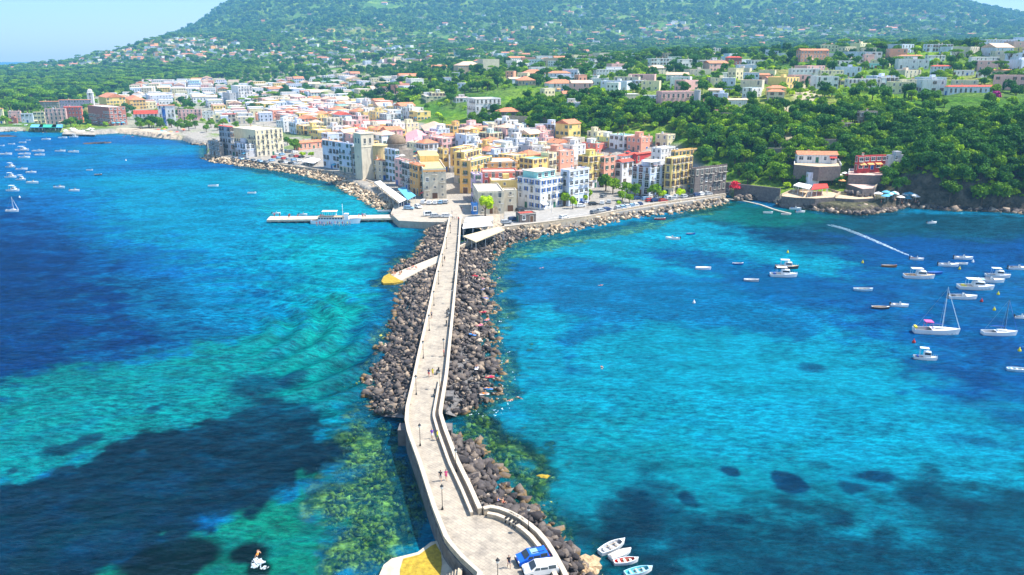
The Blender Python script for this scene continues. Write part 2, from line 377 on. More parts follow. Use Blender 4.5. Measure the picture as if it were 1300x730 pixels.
# left bay
lay([(-300,700),(-300,230),(0,250),(120,300),(200,360),(270,430),(160,470),(70,520),(0,560),(-300,700)], navy, 22, .95)
lay([(-300,290),(60,310),(140,400),(160,450),(40,500),(-300,560)], L(0,50,118), 14, .55)
lay([(120,230),(330,215),(420,235),(500,268),(540,285),(520,330),(470,370),(380,420),(330,380),(240,330),(140,290)], cyan, 18, .62)
lay([(320,222),(430,236),(500,268),(500,276),(340,272)], L(20,190,214), 8, .6)
lay([(350,300),(450,300),(530,290),(510,335),(450,400),(400,410)], L(0,196,220), 10, .7)
lay([(-100,655),(-100,560),(0,498),(80,468),(180,455),(330,425),(420,370),(470,390),(475,430),(455,500),(440,560),(330,530),(240,550),(100,600)], teal, 5, .9)
lay([(380,420),(440,380),(480,380),(462,470),(430,500),(380,500)], L(10,176,176), 6, .6)
lay([(-200,900),(-200,640),(0,625),(100,590),(235,535),(330,505),(400,525),(432,560),(425,600),(365,625),(262,680),(190,688),(160,740),(100,900)], weed, 2.0, .96)
lay([(-100,720),(60,660),(170,650),(240,640),(120,700),(20,740)], L(4,62,84), 6, .5)
lay([(160,900),(150,730),(190,688),(262,678),(365,625),(405,600),(420,640),(430,800),(400,900)], L(18,142,128), 2.2, .95)
blob(215,710,58,30, L(0,26,36), .97, .2); blob(312,704,30,14, L(0,24,34), .97, .3); blob(330,722,20,14, L(0,24,34), .9, .3)
blob(372,482,16,11, L(2,60,104), .9, .25); blob(325,490,36,16, L(2,60,104), .75, .3); blob(197,517,10,7, L(2,70,110), .8); blob(78,568,22,9, L(2,58,92), .9); blob(112,556,18,9, L(2,58,92), .9); blob(16,598,7,5, L(2,58,92), .8)
blob(345,520,60,18, L(4,74,108), .6); blob(420,470,40,26, L(6,140,150), .4)
lay([(410,460),(470,440),(480,530),(455,560),(415,540)], L(4,80,104), 4, .6)
lay([(480,300),(545,292),(530,345),(500,372),(500,400),(470,470),(440,440),(470,380)], L(0,84,150), 6, .75)
# right bay
lay([(640,300),(900,262),(1300,300),(1700,300),(1700,760),(640,760),(560,600),(640,500)], cyan, 12, .75)
lay([(930,262),(1000,268),(1300,272),(1700,280),(1700,330),(1180,330),(1050,310),(960,300)], L(2,76,104), 5, .92)
lay([(860,258),(930,252),(1010,268),(1060,275),(960,292),(900,285)], L(6,120,118), 5, .85)
lay([(880,275),(980,292),(1150,300),(1260,310),(1700,320),(1700,350),(1230,345),(1080,330),(960,310)], L(0,70,128), 6, .7)
lay([(795,322),(870,314),(960,330),(1050,352),(1180,360),(1080,400),(960,380),(880,345)], L(0,104,184), 7, .85)
lay([(640,330),(740,325),(850,350),(960,350),(1100,370),(1060,425),(1010,432),(900,420),(800,400),(740,440),(712,475),(700,430),(740,400),(660,390)], L(0,112,190), 4, .72)
lay([(1080,300),(1700,310),(1700,520),(1180,500),(1120,440),(1060,400),(1060,360)], L(0,92,178), 10, .85)
lay([(1180,420),(1700,400),(1700,600),(1300,560),(1200,490)], L(0,84,168), 12, .7)
blob(1030,467,17,6, L(0,96,150), .85); blob(735,470,24,7, L(0,110,165), .6); blob(762,343,8,3.5, L(0,104,180), .8)
lay([(620,500),(760,520),(900,560),(1100,640),(1300,640),(1700,600),(1700,800),(560,800),(600,560)], L(6,140,164), 12, .6)
lay([(860,740),(820,690),(860,660),(950,640),(1020,638),(1100,660),(1180,612),(1300,618),(1700,600),(1700,900),(860,900)], L(0,68,104), 7, .85)
lay([(740,800),(770,640),(810,610),(870,620),(900,650),(960,640),(900,700),(860,760)], L(2,66,104), 4, .75)
lay([(690,700),(760,640),(830,650),(850,740),(760,760)], L(2,54,84), 5, .8)
blob(924,597,11,7, L(0,62,112), .92, .25); blob(1000,613,24,15, L(0,62,112), .95, .2); blob(1118,604,28,9, L(0,66,118), .92, .25); blob(1088,620,22,7, L(0,70,120), .85); blob(1042,591,14,6, L(0,96,140), .6); blob(884,634,13,9, L(0,60,104), .85); blob(1230,560,30,8, L(0,86,150), .6)
lay([(560,520),(628,512),(660,560),(690,620),(730,680),(790,730),(700,740),(600,560)], L(6,84,84), 4, .8)
# shallow, see-through water near the causeway
LW = P([(411,740),(405,620),(425,540),(448,505),(470,525),(516,530),(530,600),(560,690),(590,740)], 0)
RW = P([(556,540),(571,522),(640,500),(655,540),(700,590),(740,650),(745,700),(720,690),(640,610)], 0)
RK = P([(455,530),(462,470),(495,390),(505,372),(480,365),(495,335),(520,320),(545,280),(600,300),(690,300),(770,288),(930,255),(930,262),(780,300),(650,330),(642,380),(645,450),(650,500),(620,525),(540,530)], 0)
RQ = P([(258,196),(330,208),(400,222),(450,238),(505,262),(490,268),(440,248),(380,230),(262,204)], 0)
clear = np.maximum.reduce([sm(-2, 4, sdist(jX, jY, LW)), .9*sm(-2, 3, sdist(jX, jY, RW)), .75*sm(-2.5, 1.5, sdist(jX, jY, RK)), .75*sm(-2.5, 1.5, sdist(jX, jY, RQ))])
clear = np.maximum(clear, .7*sm(-9, -1, sdist(X, Y, COAST_POLY))*(Y < 800))
# swell rings left by a boat, real height in the surface
wc = at(250, 420, 0); rr = np.hypot(X-wc.x, Y-wc.y)
wk = sdist(X, Y, P([(330,285),(400,300),(440,400),(470,470),(430,500),(370,440),(300,330)]))
ring = np.sin(rr*2*PI/7.5)*.7*sm(-14, 6, wk)
small = (fbm(X/3.1, Y/1.7, 90, 3)-.5)*.16*(1-sm(200, 600, Y))
V = np.stack([X, Y, ring+small*1.0], 1)
n, m = wX.shape; i = np.arange(n*m).reshape(n, m)
F = np.stack([i[:-1, :-1].ravel(), i[:-1, 1:].ravel(), i[1:, 1:].ravel(), i[1:, :-1].ravel()], 1)
wm, nt, b, o = newmat('sea_water')
geo = N(nt, 'ShaderNodeNewGeometry')
ca = N(nt, 'ShaderNodeAttribute', attribute_name='bed'); cl = N(nt, 'ShaderNodeAttribute', attribute_name='clear')
def wnoise(sx, sy, scale, det, rot=.35):
    mp = N(nt, 'ShaderNodeMapping'); mp.inputs['Scale'].default_value = (sx, sy, 1); mp.inputs['Rotation'].default_value = (0, 0, rot)
    nt.links.new(geo.outputs['Position'], mp.inputs[0])
    q = N(nt, 'ShaderNodeTexNoise', i_Scale=scale, i_Detail=det, i_Roughness=.6); nt.links.new(mp.outputs[0], q.inputs['Vector']); return q.outputs[0]
w1 = wnoise(.6, 1.3, .8, 6.0); w2 = wnoise(.6, 1.4, 2.6, 4.0, .1); w3 = wnoise(.5, 1.5, .11, 4.0, .5)
ad = N(nt, 'ShaderNodeMath', operation='MULTIPLY_ADD', n1=.45); nt.links.new(w2, ad.inputs[0]); nt.links.new(w1, ad.inputs[2])
ad2 = N(nt, 'ShaderNodeMath', operation='MULTIPLY_ADD', n1=1.5); nt.links.new(w3, ad2.inputs[0]); nt.links.new(ad.outputs[0], ad2.inputs[2])
bp = N(nt, 'ShaderNodeBump', i_Strength=1.0, i_Distance=.7); nt.links.new(ad2.outputs[0], bp.inputs['Height'])
# light and dark sides of the ripples painted into the water colour
f1 = ramp(nt, ad.outputs[0], [(.54, (.30, .44, .55)), (.70, (.95, 1.0, 1.0)), (.88, (2.1, 1.95, 1.75))])
w4 = wnoise(.35, 1.0, .022, 3.0, .3); wf = ramp(nt, w4, [(.35, (.45,)*3), (.62, (1,)*3)])
wc_ = mixc(nt, wf, ca.outputs['Color'], f1, 'MULTIPLY')
df = N(nt, 'ShaderNodeBsdfDiffuse'); nt.links.new(wc_, df.inputs['Color']); nt.links.new(bp.outputs[0], df.inputs['Normal'])
tr = N(nt, 'ShaderNodeBsdfTransparent'); tr.inputs[0].default_value = (.50, .76, .42, 1)
m1 = N(nt, 'ShaderNodeMixShader'); mc = N(nt, 'ShaderNodeMath', operation='MULTIPLY', n1=.84); nt.links.new(cl.outputs['Fac'], mc.inputs[0])
nt.links.new(mc.outputs[0], m1.inputs[0]); nt.links.new(df.outputs[0], m1.inputs[1]); nt.links.new(tr.outputs[0], m1.inputs[2])
gl = N(nt, 'ShaderNodeBsdfGlossy', i_Roughness=.12); nt.links.new(bp.outputs[0], gl.inputs['Normal']); gl.inputs['Color'].default_value = (.45, .75, 1, 1)
fr = N(nt, 'ShaderNodeFresnel', i_IOR=1.333); nt.links.new(bp.outputs[0], fr.inputs['Normal'])
fm = N(nt, 'ShaderNodeMath', operation='MULTIPLY', n1=.36); nt.links.new(fr.outputs[0], fm.inputs[0])
m2 = N(nt, 'ShaderNodeMixShader'); nt.links.new(fm.outputs[0], m2.inputs[0]); nt.links.new(m1.outputs[0], m2.inputs[1]); nt.links.new(gl.outputs[0], m2.inputs[2])
nt.links.new(m2.outputs[0], o.inputs[0])
me = npmesh('sea', V, F, [wm], smooth=True)
mt_ = fbm(X/7, Y/4, 301); C = C*(.84+.32*sm(.35, .65, mt_))[:, None]*.375*np.array([[.25,1.04,.92]])
a = me.attributes.new('bed', 'FLOAT_COLOR', 'POINT'); a.data.foreach_set('color', np.ascontiguousarray(np.concatenate([C, np.ones((len(C), 1))], 1), dtype=np.float32).ravel())
attr(me, 'clear', clear)
link('sea', me, kind='structure')
# shallow seabed
sb, nt, b, o = newmat('seabed'); b.inputs['Roughness'].default_value = 1
geo = N(nt, 'ShaderNodeNewGeometry'); q = N(nt, 'ShaderNodeTexNoise', i_Scale=.42, i_Detail=9.0, i_Roughness=.75); nt.links.new(geo.outputs['Position'], q.inputs['Vector'])
nt.links.new(ramp(nt, q.outputs[0], [(.38, (.008, .035, .015)), (.47, (.05, .12, .02)), (.53, (.32, .32, .05)), (.62, (.85, .85, .35))]), b.inputs['Base Color'])
BX, BY = np.meshgrid(np.linspace(-320, 340, 220), np.linspace(50, 760, 240)); bxx, byy = BX.ravel(), BY.ravel()
i = np.arange(BX.size).reshape(BX.shape)
npz = -2.2+(fbm(bxx/5, byy/5, 99)-.5)*2.2
link('seabed', npmesh('seabed', np.stack([bxx, byy, npz], 1), np.stack([i[:-1, :-1].ravel(), i[:-1, 1:].ravel(), i[1:, 1:].ravel(), i[1:, :-1].ravel()], 1), [sb], smooth=True), kind='structure')
# ------------------------------------------------------------------ causeway
DZ = 3.2
def dz(p):
    y = p[1]; return DZ-.75*float(sm(270, 315, np.array(y)))
def rs(pts, z, n=60):
    """resample a surveyed outline as a polyline at height z"""
    Q = [at(u, v, z) for u, v in pts]; L = [0]
    for a, b in zip(Q, Q[1:]): L.append(L[-1]+(b-a).length)
    t = np.linspace(0, L[-1], n); return list(zip(np.interp(t, L, [q.x for q in Q]), np.interp(t, L, [q.y for q in Q])))
def at_y(pts, z, ys):
    Q = sorted([tuple(at(u, v, z)) for u, v in pts], key=lambda q: q[1]); return [(float(np.interp(y, [q[1] for q in Q], [q[0] for q in Q])), y) for y in ys]
def off(A, d):
    r = []
    for i in range(len(A)):
        a = Vector(A[max(i-1, 0)]); b = Vector(A[min(i+1, len(A)-1)]); t = (b-a).normalized(); r.append((A[i][0]-t.y*d, A[i][1]+t.x*d))
    return r
LPX = [(640,775),(612,732),(590,712),(570,689),(554,649),(535,590),(521,552),(518,537),(519,520),(524,498),(528,480),(534,450),(545,400),(554,356),(565,310),(572,276)]
RPX = [(585,272),(583.5,300),(581.5,330),(575,400),(571,440),(567,480),(563,505),(559,530),(565,550),(580,590),(597,625),(610,655)]
ys = list(np.linspace(at(612,732,DZ).y, at(572,276,DZ).y, 150))
Lw = at_y(LPX, DZ, ys)
yr = [y for y in ys if y >= at(610,655,DZ).y]; Rw = at_y(RPX, DZ, yr)
CURV = [(610,655),(613,652),(622,649.5),(636,652),(650,657.5),(662,664),(674,672.5),(685,682),(696,695),(706,711),(718,733),(730,760)]
Cv = rs(CURV[2:], DZ, 40)
road_m, nt, b, o = newmat('causeway_paving'); b.inputs['Roughness'].default_value = .85
geo = N(nt, 'ShaderNodeNewGeometry')
mp = N(nt, 'ShaderNodeMapping'); mp.inputs['Rotation'].default_value = (0, 0, .78); nt.links.new(geo.outputs['Position'], mp.inputs[0])
br = N(nt, 'ShaderNodeTexBrick', i_Scale=1.0); br.inputs['Brick Width'].default_value = .9; br.inputs['Row Height'].default_value = .45
br.inputs['Mortar Size'].default_value = .02; br.inputs['Color1'].default_value = (.44, .375, .29, 1); br.inputs['Color2'].default_value = (.37, .315, .245, 1); br.inputs['Mortar'].default_value = (.25, .22, .18, 1)
nt.links.new(mp.outputs[0], br.inputs['Vector'])
q = N(nt, 'ShaderNodeTexNoise', i_Scale=.5, i_Detail=8.0, i_Roughness=.7); nt.links.new(geo.outputs['Position'], q.inputs['Vector'])
nt.links.new(mixc(nt, .8, br.outputs[0], ramp(nt, q.outputs[0], [(.32, (.45, .45, .47)), (.5, (.9, .9, .9)), (.7, (1.15, 1.12, 1.06))]), 'MULTIPLY'), b.inputs['Base Color'])
stone = mat('wall_stone', (.48, .39, .28), .9, .35, 1.2, .5)
stoned = mat('dark_wall_stone', (.16, .15, .145), .9, .5, 1.0, .6)
cap_m = mat('coping_stone', (.56, .47, .36), .85, .2, 1.5, .2)
y0 = at(520,538,DZ).y; y1 = at(520,499,DZ).y
# deck sheet (road) and body under it
def rx(y, A): return float(np.interp(y, [p[1] for p in A], [p[0] for p in A]))
terr = Lw[:0]
deckL = Lw; deckR = []
for x, y in Lw:
    if y >= yr[0]: deckR.append((rx(y, Rw), y))
    else:
        deckR.append((float(np.interp(y, [p[1] for p in Cv][::-1], [p[0] for p in Cv][::-1])), y))
m = MB(); vs = []; K = 5
for (xl, y), (xr, _) in zip(deckL, deckR):
    for k in range(K): vs.append((xl+(xr-xl)*k/(K-1), y, dz((0, y))))
m.add(vs, [(i*K+k, i*K+k+1, (i+1)*K+k+1, (i+1)*K+k) for i in range(len(deckL)-1) for k in range(K-1)])
ext = MB()
fy = deckL[0][1]
m.add([(deckL[0][0]-1.5, fy-14, DZ), (deckR[0][0]+7, fy-14, DZ), (deckR[0][0], fy, DZ), (deckL[0][0], fy, DZ)], [(0, 1, 2, 3)])
m.obj('causeway_road', road_m, kind='structure')
lowL = [p for p in Lw]; body = MB()
def span(A, B, lo, hi, z0, zt):
    a = [p for p in A if lo <= p[1] <= hi]; bq = [(rx(p[1], B), p[1]) for p in a]
    return a, bq
allR = deckR
for lo, hi, z0 in ((0, y0, -3.2), (y1, 999, -3.2)):
    a = [p for p in Lw if lo <= p[1] <= hi]; bq = [q for p, q in zip(Lw, deckR) if lo <= p[1] <= hi]
    body.strip([(p[0]-.05, p[1]) for p in a], [(p[0]+.05, p[1]) for p in bq], z0, lambda p: dz(p)-.03)
a = [p for p in Lw if y0-1.5 <= p[1] <= y1+1.5]; bq = [q for p, q in zip(Lw, deckR) if y0-1.5 <= p[1] <= y1+1.5]
body.strip([(p[0]-.02, p[1]) for p in a], [(p[0]+.02, p[1]) for p in bq], 2.1, lambda p: dz(p)-.05)
body.prism([(deckL[0][0]-1.5, fy-14), (deckR[0][0]+7, fy-14), (deckR[0][0], fy), (deckL[0][0], fy)], -3.2, DZ-.04)
cw = thing('causeway', 'long pale stone causeway running from the near terrace to the town', 'causeway')
body.obj('body', stoned, cw, fix=True)
for s, A in ((-1, Lw), (1, Rw)):
    for yy in (y0, y1+1.0):
        xx = rx(yy, A); MB().box((xx+s*.8, yy, .0), (1.5, 2.6, 5.4)).obj('abutment', stoned, cw)
# walls on the deck
def wall(name, A, off0, off1, h, label, z0=-.02, mt=None, copw=.08):
    t = thing(name, label, 'wall')
    a, bb = off(A, off0), off(A, off1)
    MB().strip(a, bb, lambda p: dz(p)+z0, lambda p: dz(p)+h, ).obj('wall_body', mt or stone, t, fix=True)
    c0, c1 = off(A, off0+(copw if off0 > off1 else -copw)), off(A, off1-(copw if off0 > off1 else -copw))
    MB().strip(c0, c1, lambda p: dz(p)+h+.002, lambda p: dz(p)+h+.12).obj('coping', cap_m, t, fix=True)
    return t
Lfull = [(Lw[0][0]-1.5, fy-14)]+Lw
# left outer retaining wall with parapet, face goes down to the water
t = thing('parapet_wall', 'low stone parapet along the left edge of the causeway', 'wall')
MB().strip([(p[0]-.45, p[1]) for p in Lfull if p[1] > y1 or p[1] < y0 or True], [(p[0]+.02, p[1]) for p in Lfull], lambda p: dz(p)-.5, lambda p: dz(p)+.5).obj('wall_body', stone, t, fix=True)
MB().strip([(p[0]-.52, p[1]) for p in Lfull], [(p[0]+.08, p[1]) for p in Lfull], lambda p: dz(p)+.502, lambda p: dz(p)+.6).obj('coping', cap_m, t, fix=True)
MB().strip([(p[0]-.62, p[1]) for p in Lfull if p[1] < y0], [(p[0]-.06, p[1]) for p in Lfull if p[1] < y0], -3, lambda p: dz(p)-.3).obj('foot_wall', stoned, t, fix=True)
wall('parapet_wall', Rw, -.22, .22, .85, 'tall outer wall on the right edge of the causeway up to the town')
Rin = [p for p in Rw if p[1] < y1+6]
wall('bench_wall', off(Rin, 1.1), -.15, .15, .5, 'low inner bench wall just inside the right parapet of the near causeway', copw=.05)
CvW = rs(CURV[1:], DZ, 60)
wall('terrace_wall', CvW, 0, -.45, .85, 'curved outer wall round the near terrace, dark rocks outside it')
wall('terrace_bench', off(CvW[3:], -1.2), -.22, .22, .5, 'curved inner bench following the near terrace wall', copw=.05)
# left landing slip with yellow weed
slab = mat('slip_concrete', (.55, .47, .34), .9, .3, .8, .4); yel = mat('yellow_weed', (.42, .29, .03), .9, .45, 1.6, .5)
t = thing('landing_slab', 'low concrete landing slab with yellow weed at the foot of the near wall', 'landing slab')
def PL(pts, z): return [tuple(at(u, v, z)[:2]) for u, v in pts]
MB().prism(PL([(478,745),(481,731),(487,717),(497,709),(512,705.5),(530,701),(547,688),(556,686),(566,697),(590,718),(612,745)], .7), -2.5, .7).obj('slab', slab, t, fix=True)
MB().prism(PL([(507,745),(508,722),(512,709),(532,704),(547,693),(553,690),(560,702),(561,716),(557,745)], .74), .3, .74).obj('weed_bed', yel, t, fix=True)
# steps beside it
t = thing('stairway', 'narrow steps with rail posts down from the near terrace to the slab', 'stairs')
p0 = at(598,722,DZ)
for k in range(7): MB().box((p0.x-1.3-.36*k, p0.y-.3+.25*k, (DZ-.4-.36*k)/2-.3), (.5, 2.0, DZ-.4-.36*k+.6)).obj('step', stone, t)
# slipway in the middle of the left rocks
t = thing('slipway', 'pale concrete slipway crossing the left rocks with a yellow weedy end', 'slipway')
A = [at(565,321,2.6), at(561,330.5,2.6), at(509,356,.55), at(496,348.5,.55)]
MB().add([A[0], A[3], A[2], A[1], *[Vector((p.x, p.y, -2)) for p in (A[0], A[3], A[2], A[1])]], [(0, 1, 2, 3), (4, 7, 6, 5), (0, 4, 5, 1), (1, 5, 6, 2), (2, 6, 7, 3), (3, 7, 4, 0)]).obj('ramp', cap_m, t, fix=True)
MB().prism([tuple(at(u, v, .45)[:2]) for u, v in [(494,347),(512,357),(500,359.5),(487,360),(484,357),(487,351)]], -2, .5).obj('weedy_end', yel, t, fix=True)
# ------------------------------------------------------------------ rocks
def hull(seed, n=11, flat=.75):
    r = random.Random(seed); bm = bmesh.new()
    for _ in range(n):
        while True:
            p = Vector((r.uniform(-1, 1), r.uniform(-1, 1), r.uniform(-1, 1)))
            if .55 < p.length < 1.05: break
        bm.verts.new((p.x, p.y*.85, p.z*flat))
    g = bmesh.ops.convex_hull(bm, input=bm.verts)
    bmesh.ops.delete(bm, geom=[e for e in g['geom_interior'] if isinstance(e, bmesh.types.BMVert)], context='VERTS')
    bmesh.ops.triangulate(bm, faces=bm.faces); bm.verts.ensure_lookup_table()
    bm.verts.index_update()
    V = np.array([v.co[:] for v in bm.verts]); F = np.array([[v.index for v in f.verts] for f in bm.faces]); bm.free()
    return V, F
HULLS = [hull(s) for s in range(12)]
def rockmat(name, stops, seed=0):
    m, nt, b, o = newmat(name); b.inputs['Roughness'].default_value = .9
    at_ = N(nt, 'ShaderNodeAttribute', attribute_name='tone'); geo = N(nt, 'ShaderNodeNewGeometry')
    q = N(nt, 'ShaderNodeTexNoise', i_Scale=2.2, i_Detail=6.0, i_Roughness=.7); nt.links.new(geo.outputs['Position'], q.inputs['Vector'])
    ri = N(nt, 'ShaderNodeObjectInfo'); s = N(nt, 'ShaderNodeMath', operation='ADD'); nt.links.new(at_.outputs['Fac'], s.inputs[0])
    ms = N(nt, 'ShaderNodeMath', operation='MULTIPLY', n1=0.0 if seed == 0 else .62); nt.links.new(ri.outputs['Random'], ms.inputs[0]); nt.links.new(ms.outputs[0], s.inputs[1])
    c = ramp(nt, s.outputs[0], stops)
    c = mixc(nt, .85, c, ramp(nt, q.outputs[0], [(.3, (.5, .5, .5)), (.7, (1.4, 1.38, 1.32))]), 'MULTIPLY')
    sx = N(nt, 'ShaderNodeSeparateXYZ'); nt.links.new(geo.outputs['Position'], sx.inputs[0])
    wet = N(nt, 'ShaderNodeMapRange', n1=-.05, n2=.5, n3=(0.0 if 'weedy' in name else 1.0), n4=0.0); nt.links.new(sx.outputs['Z'], wet.inputs[0])
    ad = N(nt, 'ShaderNodeMath', operation='MULTIPLY', n1=.8); nt.links.new(wet.outputs[0], ad.inputs[0])
    c = mixc(nt, ad.outputs[0], c, (.26, .15, .03))
    nt.links.new(c, b.inputs['Base Color'])
    bp = N(nt, 'ShaderNodeBump', i_Strength=.6, i_Distance=.2); nt.links.new(q.outputs[0], bp.inputs['Height']); nt.links.new(bp.outputs[0], b.inputs['Normal'])
    return m
DARK = [(0, (.03, .025, .027)), (.3, (.075, .062, .06)), (.5, (.13, .105, .09)), (.72, (.27, .205, .15)), (1, (.48, .38, .29))]
TAN = [(0, (.15, .12, .095)), (.3, (.33, .25, .17)), (.6, (.55, .42, .28)), (1, (.72, .6, .44))]
rk_dark = rockmat('dark_rock', DARK); rk_tan = rockmat('tan_rock', TAN); rk_one = rockmat('single_rock', DARK, 1)
rk_sub = rockmat('weedy_rock', [(0, (.03, .06, .015)), (.35, (.14, .17, .03)), (.6, (.45, .42, .07)), (1, (.9, .85, .35))])
def rmat(a, b, c):
    ca, sa, cb, sb_, cc, sc_ = np.cos(a), np.sin(a), np.cos(b), np.sin(b), np.cos(c), np.sin(c)
    Rz = np.zeros((len(a), 3, 3)); Rz[:, 0, 0] = ca; Rz[:, 0, 1] = -sa; Rz[:, 1, 0] = sa; Rz[:, 1, 1] = ca; Rz[:, 2, 2] = 1
    Rx = np.zeros_like(Rz); Rx[:, 0, 0] = 1; Rx[:, 1, 1] = cb; Rx[:, 1, 2] = -sb_; Rx[:, 2, 1] = sb_; Rx[:, 2, 2] = cb
    Ry = np.zeros_like(Rz); Ry[:, 1, 1] = 1; Ry[:, 0, 0] = cc; Ry[:, 0, 2] = sc_; Ry[:, 2, 0] = -sc_; Ry[:, 2, 2] = cc
    return Rz @ Rx @ Ry
def merged(name, pts, sizes, tones, m, **tags):
    Vs, Fs, Ts = [], [], []; n0 = 0
    idx = rng.integers(0, len(HULLS), len(pts)); A = rng.uniform(0, 2*PI, (3, len(pts)))*np.array([[1], [.12], [.12]])
    R = rmat(*A)
    for h in range(len(HULLS)):
        I = np.nonzero(idx == h)[0]
        if len(I) == 0: continue
        v, f = HULLS[h]
        VV = np.einsum('nij,kj->nki', R[I], v)*sizes[I][:, None, None]*rng.uniform(.8, 1.25, (len(I), 1, 3))+pts[I][:, None, :]
        FF = f[None]+(np.arange(len(I))*len(v))[:, None, None]+n0
        Vs.append(VV.reshape(-1, 3)); Fs.append(FF.reshape(-1, 3)); Ts.append(np.repeat(tones[I], len(v))); n0 += len(I)*len(v)
    me = npmesh(name, np.concatenate(Vs), np.concatenate(Fs), [m]); attr(me, 'tone', np.concatenate(Ts))
    return link(name, me, **tags)
def bank_pts(inner, outer, zi, zo, dens, smin, smax, over=.5):
    """rocks on the slope between an inner and an outer line"""
    n = 80; A = inner; B = outer
    A = np.array(A); B = np.array(B); out = []
    L = np.hypot(*(B-A).T); seg = np.hypot(*np.diff((A+B)/2, axis=0).T)
    for i in range(len(A)-1):
        area = seg[i]*(L[i]+L[i+1])/2; c = rng.poisson(area*dens)
        if c == 0: continue
        s = rng.uniform(0, 1, c); w = rng.uniform(-.02, 1.06, c)
        p = A[i]*(1-s)[:, None]*(1-w)[:, None]+A[i+1]*s[:, None]*(1-w)[:, None]+B[i]*(1-s)[:, None]*w[:, None]+B[i+1]*s[:, None]*w[:, None]
        # ragged outer edge
        z = zi+(zo-zi)*np.clip(w, 0, 1.1)**1.15+rng.uniform(-.2, .35, c)
        out.append(np.column_stack([p, z]))
    out = np.concatenate(out); sz = smin+(smax-smin)*rng.uniform(0, 1, len(out))**2.6
    return out, sz
def poly_n(pts, z, n): return np.array(rs(pts, z, n))
SL = [(548,283),(540,296),(537,304),(527,325),(510,334),(496,341),(505,355),(516,360),(508,369),(501,394),(493,424),(473,461),(464,485),(462,522)]
SL_IN = [(569,285),(566,300),(564,312),(558,335),(553,355),(549,372),(543,400),(537,430),(531,455),(525,480),(520,500),(514,530)]
SR = [(690,301),(655,309),(633,322),(628,337),(623,360),(628,375),(631,389),(628,413),(634,452),(638,476),(640,497),(628,511),(590,522),(571,524)]
SR_IN = [(640,291),(600,303),(585,315),(584,330),(582,345),(580,360),(577.5,385),(576,395),(574,415),(571,445),(569,465),(567,480),(566,500),(564,524)]
SN = [(572,552),(601,557),(618,577),(635,598),(645,610),(660,621),(685,646),(704,669),(725,693),(750,715),(775,745)]
SN_IN = [(566,556),(578,583),(586,600),(597,622),(606,640),(613,652),(640,651),(662,662),(685,678),(703,700),(722,735)]
SQR = [(690,301),(742,290),(765,286),(796,278.5),(850,272),(890,266),(926,258)]
SQR_IN = [(640,292),(700,284),(742,278),(785,269),(840,259),(880,254),(920,248)]
SQL = [(262,200),(281,206),(324,211.5),(346,215),(380,220),(420,228.6),(432,233),(448,243),(467,253),(482,261),(495,268)]
SQL_IN = [(268,196),(283,199),(324,206),(346,209.5),(380,214),(400,217),(432,222.5),(457,230),(469,234),(485,246),(501,261)]
banks = [('d', SL_IN, SL, 2.4, -.3, 2.0), ('d', SR_IN, SR, 2.4, -.3, 2.0), ('n', SN_IN, SN, 2.3, -.4, 1.35),
         ('t', SQR_IN, SQR, 2.5, -.2, .8), ('t', SQL_IN, SQL, 2.2, -.2, .6)]
P_, S_, T_ = {'d': [], 'n': [], 't': []}, {'d': [], 'n': [], 't': []}, {'d': [], 'n': [], 't': []}
bank = MB()
for k, I, O, zi, zo, dn in banks:
    A = poly_n(I, 2, 70); B = poly_n(O, 0, 70)
    if I is SQL_IN: A = np.array(off([tuple(q) for q in A], 3.2)); B = np.array(off([tuple(q) for q in B], -3.5)); dn = 1.1
    if k != 't': jn = rng.uniform(-1.2, 1.2, (70, 2)); B = B+jn
    p, s = bank_pts(A, B, zi, zo, dn, .28 if k != 'n' else .38, 1.3 if k != 'n' else 1.6)
    RAMP = [tuple(at(*q_)[:2]) for q_ in ((570,318,2.6),(564,333,2.6),(505,359,.5),(484,360,.5),(488,348,.5))]
    kp = sdist(p[:, 0], p[:, 1], RAMP) < -s*.3; p, s = p[kp], s[kp]
    if k == 't': s *= 1.15
    P_[k].append(p); S_[k].append(s)
    n = len(A); vs = []
    for a, bb in zip(A, B): vs += [(a[0], a[1], zi-.5), (bb[0], bb[1], -1.0)]
    bank.add(vs, [(2*i, 2*i+1, 2*i+3, 2*i+2) for i in range(n-1)])
bank.obj('rock_bank_core', stoned, kind='structure', fix=True)
for k, f in (('d', 1), ('n', 1), ('t', 1)):
    P_[k] = np.concatenate(P_[k]); S_[k] = np.concatenate(S_[k])
# the 300 that show largest stand alone
pn, sn = P_['n'], S_['n']; pd_, sd_ = P_['d'], S_['d']
ap = np.concatenate([pn, pd_]); as_ = np.concatenate([sn, sd_]); show = as_/np.hypot(ap[:, 1], 56)*(1+.15*(np.arange(len(ap)) < len(pn)))
order = np.argsort(-show); single = order[:300]; rest = order[300:]
hm_ = []
for h, (v, f) in enumerate(HULLS[:10]):
    me = npmesh('boulder', v*np.array([1, 1.0, 1]), f, [rk_one]); hm_.append(me)
for i in single:
    near = i < len(pn)
    o = link('boulder', hm_[random.randrange(10)], loc=ap[i], rz=random.uniform(0, 6.3))
    o.rotation_euler = (random.uniform(-.35, .35), random.uniform(-.35, .35), random.uniform(0, 6.3)); s = as_[i]; o.scale = (s*random.uniform(.85, 1.2), s*random.uniform(.8, 1.1), s*random.uniform(.8, 1.1))
    if near: o['label'] = 'dark angular boulder in the mound outside the near terrace wall'; o['group'] = 'boulders outside the near terrace wall'
    elif ap[i][0] < rx(ap[i][1], Lw): o['label'] = 'dark boulder in the rock bank left of the causeway'; o['group'] = 'boulders left of the causeway'
    else: o['label'] = 'dark boulder in the rock bank right of the causeway'; o['group'] = 'boulders right of the causeway'
    o['category'] = 'boulder'
